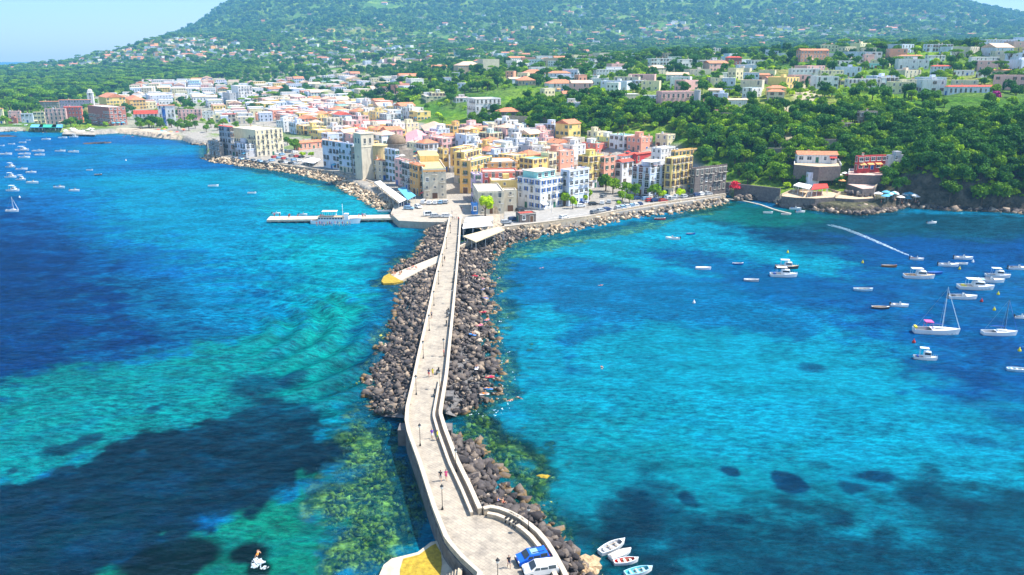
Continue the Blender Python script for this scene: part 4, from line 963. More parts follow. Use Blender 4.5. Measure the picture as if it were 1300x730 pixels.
H(186,192,219,135,121,30,'bluewhite','whiteroof','large shaded-white house above the beachside houses',detail=2)
H(223,227,257,153,139,18,'pink','greyroof','long pale pink house behind the beach car park',dep_=10,detail=2)
H(255,258,272,153,141,18,'white','whiteroof','white cube house at the right end of the long pink house',dep_=8,detail=2)
H(268,271,281,156,146,18,'cream','pale','small cream house left of the dark red awning',dep_=8,detail=1)
H(281,283,300,155,145,12,'beige','redtile','low beach restaurant under a dark red awning roof',dep_=7,name='restaurant',cat='restaurant',detail=2)
H(300,303,322,155,144,18,'white','rose','low white and pink house right of the dark red awning',dep_=8,detail=2)
H(295,304,322,132,109,34,'white','whiteroof','big stepped white hotel block above the left bay',name='hotel',cat='hotel',win='wide',detail=3)
H(284,293,301,135,118,34,'grey','greyroof','shaded blue-grey block left of the stepped white hotel',detail=2)
# red cliffside hotel and restaurants on the right shore
H(1085,1088,1125,216,198,14,'red','whiteroof','bright red cliffside hotel with white roof terrace and arched windows',name='hotel',cat='hotel',dep_=8,win='wide',extras=('awnings',),z=13.0,detail=3,down=6)
H(1009,1012,1062,206,196,-8,'white','tile','white cliffside restaurant with long orange tiled roof and terrace',name='restaurant',cat='restaurant',dep_=7,win='wide',z=15.0,rh=1.4,detail=3,down=7)
H(1124,1126,1166,219,209,10,'red','pale','low red wing with white awnings right of the red cliffside hotel',dep_=6,extras=('awnings','bare'),z=12.0,detail=2,down=7)
H(1126,1128,1147,205,197,10,'grey','teal','grey greenhouse-like block behind the red hotel wing',dep_=6,z=17.0,detail=1,down=4)
H(1024,1026,1040,228,219,8,'bluewhite','whiteroof','tiny shaded-white cabin below the orange-roofed cliff restaurant',dep_=4,z=9,detail=1,down=4)
# plateau, surveyed
PLAT = 'on the green plateau'
for a_ in [(753,757,803,98,88,12,'white','whiteroof',PLAT),(803,806,821,112,102,10,'bluewhite','whiteroof',PLAT),(702,706,750,107,98,10,'bluewhite','pale',PLAT),(691,697,730,117,106,14,'white','tile',PLAT),(654,658,680,109,102,8,'tan','tile',PLAT),(661,664,693,101,93,8,'white','tile',PLAT),
    (712,715,751,127,119,8,'beige','tile',PLAT),(715,718,742,140,130,8,'bluewhite','ochreroof',PLAT),(661,663,676,89,83,8,'white','whiteroof',PLAT),(822,826,857,88,74,14,'white','rose',PLAT),(859,862,878,90,75,16,'white','whiteroof',PLAT),(884,888,922,87,76,14,'white','pale',PLAT),
    (920,923,941,86,73,14,'brick','redtile',PLAT),(898,902,920,71,61,14,'white','whiteroof',PLAT),(897,901,922,108,98,12,'stone','greyroof',PLAT),(913,917,944,100,92,12,'white','whiteroof',PLAT),(949,953,977,103,95,12,'salmon','tile',PLAT),(970,974,1001,107,99,12,'pink','tile',PLAT),
    (913,917,948,138,127,14,'white','paletile',PLAT),(906,910,941,150,140,10,'pink','rose',PLAT),(889,891,900,140,130,10,'orange','tile',PLAT),
    (1010,1016,1051,79,64,16,'salmon','tile',PLAT),(1068,1072,1096,82,74,12,'white','whiteroof',PLAT),(1094,1097,1109,81,69,12,'pink','pale',PLAT),(1101,1104,1119,88,80,12,'turquoise','pale',PLAT),(1000,1004,1040,102,87,10,'white','pale',PLAT),(1038,1041,1070,101,89,10,'cream','pale',PLAT),
    (1042,1045,1072,110,102,8,'tan','pale',PLAT),(1071,1076,1117,114,100,12,'white','rose',PLAT),(1114,1118,1140,111,98,12,'white','whiteroof',PLAT),(1136,1140,1164,114,101,12,'beige','rose',PLAT),(1138,1142,1171,80,71,10,'white','tile',PLAT),(1173,1177,1199,81,70,12,'white','rose',PLAT),
    (1180,1184,1207,94,84,12,'bluewhite','redtile',PLAT),(1210,1213,1236,97,89,10,'white','pale',PLAT),(1238,1241,1257,99,91,10,'white','whiteroof',PLAT),(1255,1258,1285,98,89,8,'tan','tile',PLAT),(1198,1203,1266,121,110,6,'bluewhite','redtile',PLAT),
    (1228,1232,1267,85,72,12,'white','whiteroof',PLAT),(1171,1176,1209,66,56,12,'bluewhite','whiteroof',PLAT),(1242,1248,1290,63,50,10,'bluewhite','whiteroof',PLAT),(1284,1288,1320,62,47,10,'bluewhite','whiteroof',PLAT),
    (1060,1063,1083,164,156,8,'stone','greyroof',PLAT),(1086,1089,1112,160,141,8,'stone','greyroof',PLAT),(535,541,570,131,122,12,'cream','pale',PLAT),(545,549,575,127,118,12,'cream','weedy',PLAT),(575,579,597,131,124,12,'white','rose',PLAT)]:
    H(*a_[:8], region=a_[8], detail=2, dep_=8)
# ---- blocks of the old town filled in behind the surveyed fronts
PAL = [('cream', 5), ('white', 7), ('bluewhite', 4), ('yellow', 5), ('pink', 4), ('salmon', 2), ('beige', 4), ('grey', 2), ('ochre', 3), ('coral', 1)]
RF = [('pale', 8), ('rose', 5), ('greyroof', 2), ('whiteroof', 6), ('tile', 1.6), ('paletile', 2), ('weedy', 1), ('teal', .4), ('ochreroof', 1)]
def pick(r, T):
    s = r.uniform(0, sum(w for _, w in T))
    for k, w in T:
        s -= w
        if s <= 0: return k
PEND = []
def pend(x, y, z, th, a, b, h, wall, roof, detail, region, down):
    RECTS.append(rect_of(x, y, th, a, b)); PEND.append((x, y, z, th, a, b, h, wall, roof, detail, region, down))
def fill(poly, region, th, sp, hmin, hmax, detail, seed, pal=PAL, drop=.05, sz=(.82, 1.0), zp=5, rf=RF, jit=.12):
    r = random.Random(seed); Q = [tuple(ground(u, v)[:2]) if ground(u, v) else tuple(at(u, v, zp)[:2]) for u, v in poly]; th0 = math.radians(th)
    cx = sum(p[0] for p in Q)/len(Q); cyy = sum(p[1] for p in Q)/len(Q); R = max(math.hypot(p[0]-cx, p[1]-cyy) for p in Q); n = int(R/sp)+1; cnt = 0
    for i in range(-n, n+1):
        for j in range(-n, n+1):
            lx, ly = (i+r.uniform(-jit, jit))*sp, (j+r.uniform(-jit, jit))*sp
            x, y = cx+lx*math.cos(th0)-ly*math.sin(th0), cyy+lx*math.sin(th0)+ly*math.cos(th0)
            if not inpoly(np.array([x]), np.array([y]), Q)[0] or r.random() < drop: continue
            a, b = sp*r.uniform(*sz), sp*r.uniform(*sz); t2 = th0+math.radians(r.uniform(-5, 5))
            for _ in range(3):
                if not clash(rect_of(x, y, t2, a, b)): break
                a *= .78; b *= .78; x += .8; y += 1.0
            else: continue
            if a < 4: continue
            pend(x, y, hz(x, y), t2, a, b, r.uniform(hmin, hmax), pick(r, pal), pick(r, rf), detail, region, 3.5); cnt += 1
    return cnt
WH = [('white', 8), ('bluewhite', 5), ('cream', 3), ('pink', 2), ('yellow', 1), ('beige', 3), ('salmon', 1)]
f1 = fill([(602,214),(655,222),(700,226),(735,205),(740,178),(690,178),(620,176),(585,180),(590,200)], 'behind the right quay', 44, 10.5, 7.5, 11, 2, 1)
f2 = fill([(760,198),(800,200),(850,196),(850,186),(800,184),(745,180),(742,195)], 'under the wooded slope behind the car park', 44, 10.5, 5, 8, 2, 2)
f3 = fill([(545,205),(572,200),(585,178),(560,172),(500,172),(498,190),(520,197)], 'around the main street', 40, 10.5, 6.5, 10, 2, 3)
f4 = fill([(430,190),(470,196),(500,190),(500,172),(455,160),(400,150),(355,150),(360,168),(400,178),(415,188)], 'in the left old town', 40, 11.5, 6, 9.5, 2, 4)
f5 = fill([(335,150),(400,150),(455,158),(500,160),(540,158),(530,148),(480,138),(420,130),(345,128),(320,140)], 'in the middle of the old town', 35, 14, 5.5, 9.5, 2, 5, drop=.2)
f6 = fill([(300,128),(345,128),(420,128),(520,118),(530,104),(440,98),(330,108),(300,112)], 'at the back of the town', 25, 21, 5.5, 9.5, 1, 6, pal=WH, drop=.35, sz=(.6, .9))
f7 = fill([(165,120),(240,122),(290,118),(300,108),(240,106),(170,107),(160,112)], 'in the row below the pine wood', 20, 20, 6, 9.5, 1, 7, pal=WH, drop=.15, sz=(.65, .95))
f8 = fill([(185,140),(230,130),(262,150),(262,158),(335,158),(330,118),(250,122),(150,124),(120,128),(150,135)], 'above the left bay', 22, 17, 5, 8, 1, 8, pal=WH, drop=.4, sz=(.6, .9))
print('fill', f1, f2, f3, f4, f5, f6, f7, f8)
# ---- scattered villas further off
def scatter(n, ur, vr, region, seed, hmin=4.5, hmax=8, smin=9, smax=16, pal=WH, cl=None):
    r = random.Random(seed); k = 0; tries = 0
    while k < n and tries < n*30:
        tries += 1
        if cl: cu, cv, su, sv_ = r.choice(cl); u, v = r.gauss(cu, su), r.gauss(cv, sv_)
        else: u, v = r.uniform(*ur), r.uniform(*vr)
        g = ground(u, v)
        if g is None or g.z < 2: continue
        th = math.radians(r.uniform(-30, 40)); f = 1+sm(1500, 3500, g.y)*.2; a, b = r.uniform(smin, smax)*f, r.uniform(smin*.7, smax*.7)*f
        if clash(rect_of(g.x, g.y, th, a, b), 1.5): continue
        pend(g.x, g.y, hz(g.x, g.y), th, a, b, r.uniform(hmin, hmax)*f, pick(r, pal), pick(r, RF), 1, region, 5); k += 1
scatter(95, (640, 1310), (60, 120), 'on the green plateau', 21, smin=11, smax=21, hmin=5, hmax=8.5)
scatter(26, (560, 980), (92, 135), 'among the gardens above the town', 22, smin=7, smax=12)
NEARN = len(HOUSES)
FARBLD = []
def farhouses(n, cl, seed, s=(9, 18)):
    r = random.Random(seed); k = 0; tr = 0
    while k < n and tr < n*20:
        tr += 1; cu, cv, su, sv_ = r.choice(cl); u, v = r.gauss(cu, su), r.gauss(cv, sv_); g = ground(u, v)
        if g is None or g.y < 900 or g.z < 3: continue
        th = math.radians(r.uniform(-40, 40)); a, b = r.uniform(*s), r.uniform(*s)*.75
        if clash(rect_of(g.x, g.y, th, a, b), 1): continue
        RECTS.append(rect_of(g.x, g.y, th, a, b)); PEND.append((g.x, g.y, hz(g.x, g.y), th, a, b, r.uniform(5, 9), pick(r, WH+[('tan', 2), ('orange', 1)]), pick(r, [('whiteroof', 6), ('pale', 5), ('tile', 2.5), ('rose', 3)]), 1, None, 6)); k += 1
farhouses(420, [(160,66,30,6),(200,58,24,5),(215,55,22,5),(140,73,22,3),(190,77,22,3),(225,76,20,4),(250,60,20,5),(30,86,26,3),(95,80,16,3),(290,74,26,3),(330,72,30,3),(380,78,30,4)], 31, (13, 24))
farhouses(900, [(400,55,40,12),(480,70,40,6),(560,45,50,16),(560,72,50,6),(640,40,50,14),(700,60,50,9),(760,30,60,14),(820,45,50,10),(900,40,50,12),(980,30,60,14),(1050,45,50,8),(1150,30,50,12),(1230,28,30,10),(700,78,40,5),(640,62,90,7),(850,58,120,6),(1050,56,110,5),(450,66,60,7)], 32, (13, 26))
# far houses: the largest-looking stay things, the rest is one mass
ORD = ['first', 'second', 'third', 'fourth', 'fifth', 'sixth', 'seventh', 'eighth', 'ninth', 'tenth', 'eleventh', 'twelfth', 'thirteenth', 'fourteenth', 'fifteenth', 'sixteenth', 'seventeenth', 'eighteenth', 'nineteenth', 'twentieth']
CN = {'bluewhite': 'shaded-white', 'brick': 'red brick', 'darkstone': 'brown stone', 'tan': 'tan', 'lilac': 'mauve'}
def fary(x, y, z): 
    u, v = px(x, y, z)
    return ('on the low wooded hill at the left skyline' if u < 270 and v < 70 else 'behind the pine wood on the left' if u < 330 else 'on the left mountain slope' if u < 560 else 'on the middle mountain slope' if u < 900 else 'on the right mountain slope')
PEND.sort(key=lambda f: -(f[4]+f[5])*(f[6]+4)/f[1]**2)
room = 300-sum(h['name'] == 'house' for h in HOUSES); print('houses', len(HOUSES), 'room', room, 'pending', len(PEND))
for f in PEND[:room]: build_house(*f[:9], detail=f[9], region=f[10] or fary(*f[:3]), down=f[11], rec=False)
mm = MB(); mats = []
for x, y, z, th, a, b, h, w, rf, dt, rg, dn in PEND[room:]:
    for m_ in (WM[w], RM[rf], glass):
        if m_ not in mats: mats.append(m_)
    c, s = math.cos(th), math.sin(th); cx, cyy = x+c*a/2-s*b/2, y+s*a/2+c*b/2
    mm.box((cx, cyy, z+(h-6)/2), (a, b, h+6), th, mats.index(WM[w]))
    if 'tile' in rf:
        rp = roof_pitched('gable', a, b, h+.01, min(a, b)*.2); mm.add([(x+c*p[0]-s*p[1], y+s*p[0]+c*p[1], z+p[2]) for p in rp.v], rp.f, mats.index(RM[rf]))
    else: mm.box((cx, cyy, z+h+.2), (a+.2, b+.2, .42), th, mats.index(WM[w])); mm.box((cx, cyy, z+h+.43), (a-.5, b-.5, .06), th, mats.index(RM[rf]))
    for fc, L_ in ((0, a), (1, b)):
        for k in range(int(L_/3)):
            for fl in range(max(1, int(h/3))):
                q_ = (k+.5)*L_/int(L_/3); lx, ly = (q_, -.04) if fc == 0 else (-.04, q_); mm.box((x+c*lx-s*ly, y+s*lx+c*ly, z+1.7+3*fl), (1.1, .1, 1.5), th+fc*PI/2, mats.index(glass))
if PEND[room:]: mm.obj('distant_houses', mats, kind='stuff')
groups = {}
for hsd in HOUSES:
    if hsd['label']: continue
    k = (hsd['region'], CN.get(hsd['wall'], hsd['wall']), 'tiled roof' if hsd['pitched'] else 'flat roof'); groups.setdefault(k, []).append(hsd)
for (reg, colr, rf), L_ in groups.items():
    L_.sort(key=lambda q: q['u']); n = len(L_)
    for i, hsd in enumerate(L_):
        if n == 1: lab = f"the only {colr} house with {rf} {reg}"
        elif i == 0: lab = f"{colr} {rf} house, leftmost of those {reg}"
        elif i == n-1: lab = f"{colr} {rf} house, rightmost of those {reg}"
        elif i < 20: lab = f"{colr} {rf} house, {ORD[i]} from the left {reg}"
        else: lab = f"{colr} {rf} house, {ORD[min(n-1-i,19)]} from the right {reg}"
        hsd['o']['label'] = lab; 
    for hsd in L_: hsd['o']['group'] = 'houses '+reg
# ------------------------------------------------------------------ special buildings
def church():
    g = ground(478, 228); th = math.radians(40); t = thing('stone_church', 'old stone church with square tower, ochre apse and brown dome on the harbour front', 'church', tuple(g), th)
    D = depth_of(*g); k = D/FPX
    h1 = (CAMH-g.y*math.tan(dep(170)))-g.z; h2 = (CAMH-g.y*math.tan(dep(184)))-g.z
    tw = MB().box((-2.5, 6, h1/2-1), (7, 7, h1+2)).box((-2.5, 6, h1+.15), (7.5, 7.5, .3)).box((-2.5, 6, h1*.72), (7.3, 7.3, .3)).obj('tower', WM['beige'], t)
    for q_ in (-1.2, 1.2): 
        link('window', WIN['tall'], tw, (-2.5+q_*1.2, 2.5, h1*.85)); link('window', WIN['tall'], tw, (-6.0, 6+q_*1.2, h1*.85), -PI/2)
    link('window', WIN['small'], tw, (-6.0, 6, h1*.5), -PI/2)
    MB().lathe((4.2, 4.0, -1), [(4.3, 0), (4.3, h2), (4.6, h2+.1), (4.6, h2+.5), (4.2, h2+.55), (.1, h2+1.4)], 20).obj('apse', mat('apse_plaster', (.60, .46, .22), .9, .3, .5, .1, dirt=.5), t, smooth=False)
    nv = MB().box((4.5, 15, h2*.42), (9, 18, h2*.84)).obj('nave', WM['stone'], t); RECTS.append(rect_of(g.x, g.y, th, 9, 24))
    dp = ground(504, 190); dz_ = (CAMH-(g.y+26)*math.tan(dep(176)))-g.z
    yd = g.y+27; xd = (504-650)/FPX*depth_of(0, yd, 12); wx, wy = xd-g.x, yd-g.y; lx, ly = wx*math.cos(th)+wy*math.sin(th), -wx*math.sin(th)+wy*math.cos(th); hd = (CAMH-yd*math.tan(dep(166)))-g.z-9.2; RECTS.append((xd, yd, 0, 5, 5)); MB().box((lx, ly, hd/2-1), (12, 12, hd+2)).obj('transept', WM['stone'], t)
    MB().lathe((lx, ly, hd-.5), [(5.2, 0), (5.2, 3.0), (5.5, 3.1), (5.5, 3.4)], 20).obj('drum', WM['stone'], t)
    MB().lathe((lx, ly, hd+2.9), [(5.0*math.cos(a), 4.6*math.sin(a)) for a in [PI/2*k/9 for k in range(9)]]+[(.5, 4.6), (.5, 5.8), (.1, 6.4)], 24).obj('dome', mat('dome_tiles', (.24, .17, .11), .8, .3, 1, .3), t, smooth=True)
church()
g = ground(117, 137); k = depth_of(*g)/FPX
t = thing('bell_tower', 'white bell tower with small cap beside the yellow church above the left bay', 'bell tower', tuple(g), .3); w = 6.6*k; h = (CAMH-g.y*math.tan(dep(113)))-g.z
MB().box((0, 0, h*.4), (w, w, h*.8)).box((0, 0, h*.8), (w*1.15, w*1.15, .5)).box((0, 0, h*.87), (w*.75, w*.75, h*.14)).lathe((0, 0, h*.94), [(w*.38, 0), (w*.3, .8), (.15, h*.07)], 10).obj('shaft', WM['white'], t)
for a in (0, -PI/2):
    for f in (.3, .55, .72): link('window', WIN['tall'], t, (0, -w/2, h*f) if a == 0 else (-w/2, 0, h*f), a)
g = ground(884, 141)
t = thing('round_turret', 'round grey turret at the right corner of the pink hillside villa', 'turret', tuple(g), 0); hh = (CAMH-g.y*math.tan(dep(115)))-g.z
MB().lathe((0, 0, -2), [(1.9, 0), (1.9, hh+2), (2.1, hh+2.05), (2.1, hh+2.3), (1.8, hh+2.35)], 18).obj('shaft', WM['grey'], t, smooth=False)
# ------------------------------------------------------------------ trees
def leafmat(name, c, tw=.25):
    m, nt, b, o = newmat(name); b.inputs['Roughness'].default_value = .75; b.inputs['Specular IOR Level'].default_value = .15
    oi = N(nt, 'ShaderNodeObjectInfo'); geo = N(nt, 'ShaderNodeNewGeometry')
    q = N(nt, 'ShaderNodeTexNoise', i_Scale=.55, i_Detail=3.0); nt.links.new(geo.outputs['Position'], q.inputs['Vector'])
    c1 = ramp(nt, oi.outputs['Random'], [(0, tuple(x*k for x, k in zip(c, (.55, .62, .7)))), (.5, c), (1, tuple(x*k for x, k in zip(c, (1.6, 1.3, .9))))])
    c2 = mixc(nt, .7, c1, ramp(nt, q.outputs[0], [(.35, (.6, .65, .6)), (.65, (1.5, 1.35, 1.1))]), 'MULTIPLY')
    nt.links.new(c2, b.inputs['Base Color'])
    t_ = N(nt, 'ShaderNodeBsdfTranslucent'); nt.links.new(c2, t_.inputs[0]); mx = N(nt, 'ShaderNodeMixShader'); mx.inputs[0].default_value = tw
    nt.links.new(b.outputs[0], mx.inputs[1]); nt.links.new(t_.outputs[0], mx.inputs[2]); nt.links.new(mx.outputs[0], o.inputs[0]); return m
LF = {'broad': leafmat('broad_leaves', (.135, .29, .010)), 'bright': leafmat('bright_leaves', (.32, .54, .008)), 'dark': leafmat('dark_leaves', (.045, .16, .018)), 'pine': leafmat('pine_needles', (.14, .31, .012))}
bark = mat('bark', (.13, .09, .06), .95, .4, 3, .4)
magenta = mat('magenta_flowers', (.45, .02, .22), .8, .3); redf = mat('red_flowers', (.75, .02, .05), .8, .3)
def crown_mesh(seed, n, R, Hh, z0, mt, leaf=.5, lobes=7, flat=False, pear=False):
    r = np.random.default_rng(seed); out = []
    L_ = []
    for i in range(lobes):
        a = r.uniform(0, 2*PI); q = r.uniform(.15, .62)*R; zz_ = z0+Hh*(r.uniform(.25, .8) if not flat else r.uniform(.45, .6)); rr = R*r.uniform(.36, .58)
        L_.append((math.cos(a)*q, math.sin(a)*q, zz_, rr, rr*(Hh/(2*R))*1.25 if not flat else rr*.35))
    L_.append((0, 0, z0+Hh*.55, R*.62, Hh*.42))
    L_ = np.array(L_); wts = L_[:, 3]**2; wts /= wts.sum(); k = r.choice(len(L_), n, p=wts)
    d = r.normal(size=(n, 3)); d /= np.linalg.norm(d, axis=1)[:, None]; d[:, 2] = np.where(d[:, 2] < -.35, -d[:, 2]*.6, d[:, 2])
    rad = r.uniform(.72, 1.08, n)
    C_ = L_[k, :3]+d*np.stack([L_[k, 3], L_[k, 3], L_[k, 4]], 1)*rad[:, None]
    nrm = d+r.normal(size=(n, 3))*.55; nrm /= np.linalg.norm(nrm, axis=1)[:, None]
    t1 = np.cross(nrm, r.normal(size=(n, 3))); t1 /= np.linalg.norm(t1, axis=1)[:, None]; t2 = np.cross(nrm, t1); s = leaf*r.uniform(.55, 1.25, n)[:, None]
    V = np.stack([C_-t1*s-t2*s*.5, C_+t1*s*.4-t2*s*.8, C_+t1*s+t2*s*.5, C_-t1*s*.4+t2*s*.9], 1).reshape(-1, 3); F = np.arange(4*n).reshape(n, 4)
    return npmesh('crown', V, F, [mt])
def trunk_mesh(h, r0, spread, n=4, seed=0):
    r = random.Random(seed); m = MB(); m.tube((0, 0, -1), (0, 0, h*.6), r0, r0*.7, 7)
    for k in range(n):
        a = 2*PI*k/n+r.random(); m.tube((0, 0, h*.55), (math.cos(a)*spread, math.sin(a)*spread, h), r0*.5, r0*.2, 5)
    return m.mesh('trunk', bark)
TREES = {}
def deftree(key, n, R, Hh, z0, mt, leaf=.5, lobes=7, flat=False, tr=True, vs=3, tn=4):
    TREES[key] = [(crown_mesh(hash_(key)+i, n, R, Hh, z0, LF[mt] if isinstance(mt, str) else mt, leaf, lobes, flat), trunk_mesh(z0+Hh*.5, R*.075+.05, R*.5, tn, i) if tr else None) for i in range(vs)]
def hash_(s): return sum(ord(c)*(i+7) for i, c in enumerate(s))
deftree('broad', 900, 3.6, 5.2, 1.6, 'broad', .42); deftree('dark', 900, 4.0, 6.5, 1.5, 'dark', .45); deftree('bright', 800, 2.8, 3.8, .8, 'bright', .36)
deftree('bush', 380, 1.5, 1.8, 0, 'bright', .30, 5); deftree('dbush', 380, 1.8, 2.2, 0, 'broad', .32, 5)
deftree('pine', 1100, 5.2, 2.6, 7.0, 'pine', .42, 12, True); deftree('cypress', 500, 1.1, 8.5, .6, 'dark', .35, 5)
deftree('round', 1300, 1.6, 2.6, 1.2, 'bright', .2, 6); deftree('magenta', 700, 2.6, 3.2, 0, magenta, .3, 6, tr=False, vs=1); deftree('redtree', 900, 2.8, 3.0, .9, redf, .3, 6, vs=1)
def tree(key, x, y, z, s, label, cat='tree', name=None, group=None, sz=1.0, i=None):
    cr, tk = TREES[key][random.randrange(len(TREES[key])) if i is None else i]
    t = thing(name or {'pine': 'umbrella_pine', 'cypress': 'cypress', 'bush': 'bush', 'dbush': 'bush', 'magenta': 'bougainvillea', 'redtree': 'flowering_tree'}.get(key, 'tree'), label, cat, (x, y, z), random.uniform(0, 6.28), group)
    t.scale = (s, s, s*sz); link('crown', cr, t)
    if tk: link('trunk', tk, t)
    return t
def tpx(key, u, v, s, label, **k):
    g = ground(u, v)
    if g is None: return
    EX.append((g.x, g.y, 3*s)); return tree(key, g.x, g.y, g.z, s, label, **k)
EX = []
tpx('round', 616, 275, 1.9, 'round bright green tree in front of the arched beige quay house')
for i, (u, v, s) in enumerate([(716,262,1.5),(727,265,1.2),(748,254,1.2),(742,258,.9)]): tpx('round', u, v, s, 'clipped round quay tree by the shaded-white house, %s from the left' % ORD[i])
for i, (u, v, s, kk) in enumerate([(769,243,1.1,'broad'),(778,246,.95,'broad'),(796,249,.9,'broad'),(806,250,.8,'broad'),(790,255,.9,'bright'),(799,258,.8,'bright'),(830,252,.9,'broad'),(841,252,.7,'bright'),(863,251,.8,'bright'),(785,259,.8,'bush')]):
    tpx(kk, u, v, s, 'green tree in the right quay planting, %s from the left' % ORD[i])
tpx('redtree', 934, 244, 1.15, 'red flowering tree beside the brown crenellated stone house', cat='tree')
tpx('pine', 1006, 178, .82, 'umbrella pine standing alone at the plateau edge above the white cliff restaurant')
tpx('pine', 1066, 212, .72, 'umbrella pine between the white cliff restaurant and the red hotel')
tpx('pine', 1161, 76, 1.0, 'umbrella pine in the middle of the three on the plateau skyline'); tpx('pine', 1213, 80, 1.05, 'broad umbrella pine second from right on the plateau skyline'); tpx('pine', 1280, 82, 1.0, 'umbrella pine at the far right on the plateau skyline')
tpx('dark', 1126, 235, .95, 'dark leafy tree just below the red hotel wing'); tpx('broad', 1245, 262, 1.3, 'big green tree at the foot of the right cliff'); tpx('broad', 1268, 260, 1.3, 'rounded green tree at the cliff foot near the right edge'); tpx('broad', 1205, 255, 1.2, 'pale green tree climbing the cliff above the shore boulders')
tpx('broad', 374, 193, 1.15, 'rounded green tree beside the waterfront car park'); tpx('dark', 365, 184, .7, 'small dark tree at the right corner of the cream palace')
tpx('bright', 384, 200, .7, 'hedge bush below the orange-roofed restaurant', cat='bush'); tpx('bright', 396, 200, .7, 'second hedge bush below the orange-roofed restaurant', cat='bush'); tpx('dark', 431, 214, .4, 'small dark tree at the foot of the shaded-white harbour houses')
for i, (u, v, s) in enumerate([(1012,232,.8),(1022,236,.7),(1042,232,.75),(1056,233,.85),(1066,238,.6),(1100,247,.55),(1124,240,.8),(1140,244,.8),(1150,238,.7)]): tpx(['broad', 'dark', 'bright'][i % 3], u, v, s, 'tree on the terraced shore slope below the cliff restaurants, %s from the left' % ORD[i])
for i, (u, v, s) in enumerate([(240,166,1.0),(248,163,.9),(262,168,.9),(284,162,1.1),(300,164,.9),(318,160,1.0)]): tpx('broad', u, v, s, 'green tree on the rise left of the cream palace, %s from the left' % ORD[i])
tpx('magenta', 722, 172, 1.6, 'magenta bougainvillea draped on the slope behind the right quay houses', cat='shrub'); tpx('magenta', 578, 158, .9, 'small magenta bougainvillea below the white villa', cat='shrub'); tpx('magenta', 1262, 126, 1.4, 'magenta bougainvillea beside the long red-roofed plateau house', cat='shrub'); tpx('magenta', 1205, 120, 1.0, 'magenta creeper at the left end of the long red-roofed plateau house', cat='shrub')
for i, (u, v, s) in enumerate([(178,164,1.0),(190,163,1.0),(203,162,1.3),(218,162,1.1),(226,165,1.0),(233,166,.9),(268,162,1.0),(276,166,.8)]): tpx('broad', u, v, s, 'green tree behind the small beach, %s from the left' % ORD[i])
# candidate points for woods
HR = np.array(RECTS)
def free(x, y, rad=2.0):
    ok = np.ones(len(x), bool)
    for (cx, cyy, th, ha, hb) in RECTS:
        dx, dy = x-cx, y-cyy; m_ = np.hypot(dx, dy) < ha+hb+rad+3
        if not m_.any(): continue
        lx = dx*math.cos(th)+dy*math.sin(th); ly = -dx*math.sin(th)+dy*math.cos(th)
        # keep a clear strip in front (towards the bay) so that fronts stay visible
        inb = m_ & (np.abs(lx) < ha+rad) & (ly > -hb-rad*(1.6 if rad < 2.0 else 3.0)) & (ly < hb+rad*.4); ok &= ~inb
    for (cx, cyy, rad2) in EX: ok &= np.hypot(x-cx, y-cyy) > rad2
    return ok
TOWNX = [tuple(at(u, v, 3)[:2]) for u, v in [(262,205),(400,232),(505,270),(548,285),(640,300),(742,288),(925,256),(932,240),(922,232),(890,222),(850,206),(800,203),(745,201),(700,194),(640,190),(600,186),(560,178),(500,160),(440,150),(355,146),(330,150),(290,155),(250,158),(200,170),(0,170),(0,150),(-80,150),(-80,175)]]
CLEAR2 = [tuple(ground(u, v)[:2]) for u, v in [(1008,232),(1008,204),(1064,204),(1080,214),(1168,218),(1168,232),(1140,262),(1100,266),(1030,262)]]
def scat(n, t0, t1, y0, y1, seed):
    r = np.random.default_rng(seed); y = np.sqrt(r.uniform(y0*y0, y1*y1, n)); t = r.uniform(t0, t1, n); return t*y, y
parts_ = []
def zone(n, t0, t1, y0, y1, seed, fn, kinds, smin, smax, rad=2.0):
    x, y = scat(n, t0, t1, y0, y1, seed); d = sdist(x, y, COAST_POLY); ok = d > (2.5 if seed != 8 else 4)
    ok &= ~inpoly(x, y, TOWNX); ok &= ~inpoly(x, y, CLEAR2); x, y = x[ok], y[ok]; p = fn(x, y); ok = rng.uniform(0, 1, len(x)) < p; x, y = x[ok], y[ok]
    ok = free(x, y, rad); x, y = x[ok], y[ok]; z = HF(x, y); k = rng.choice(len(kinds), len(x), p=np.array([w for _, w in kinds])/sum(w for _, w in kinds))
    s = rng.uniform(smin, smax, len(x)); keys = np.array([kk for kk, _ in kinds])[k]; parts_.append((x, y, z, s, keys))
def scarp(x, y): 
    z = HF(x, y, False); t = x/y; return np.clip(sm(4, 8, z)*(1-sm(26, 33, z)), 0, 1)
zone(9000, -.05, .9, 330, 560, 1, lambda x, y: scarp(x, y)*(.55+.45*sm(.35, .5, fbm(x/14, y/14, 201))), [('broad', 5), ('dark', 3.5), ('bright', 5), ('dbush', 3)], .6, 1.1, 1.5)
zone(7000, -.3, .9, 380, 760, 2, lambda x, y: (1-scarp(x, y))*(.16+.84*sm(.46, .58, fbm(x/28, y/28, 202))), [('broad', 4), ('dark', 2), ('bright', 6), ('bush', 8), ('dbush', 5), ('pine', .25), ('cypress', .25)], .6, 1.1, 2.0)
zone(9500, -.35, .9, 700, 1500, 3, lambda x, y: sm(.36, .52, fbm(x/45, y/45, 203)), [('broad', 4), ('dark', 3), ('bright', 3), ('pine', .6), ('dbush', 2), ('cypress', .2)], .8, 1.35, 2.5)
WOOD = [tuple(at(u, v, 10)[:2]) for u, v in [(-200,150),(0,150),(50,130),(110,122),(165,112),(300,108),(340,100),(540,92),(560,84),(330,80),(250,82),(0,90),(-200,90)]]
zone(9000, -1.0, -.05, 800, 2100, 4, lambda x, y: np.clip(sm(-20, 20, sdist(x, y, WOOD))+.0, 0, 1), [('broad', 4), ('dark', 3), ('pine', 3), ('bright', 1.5)], 1.1, 1.7, 2)
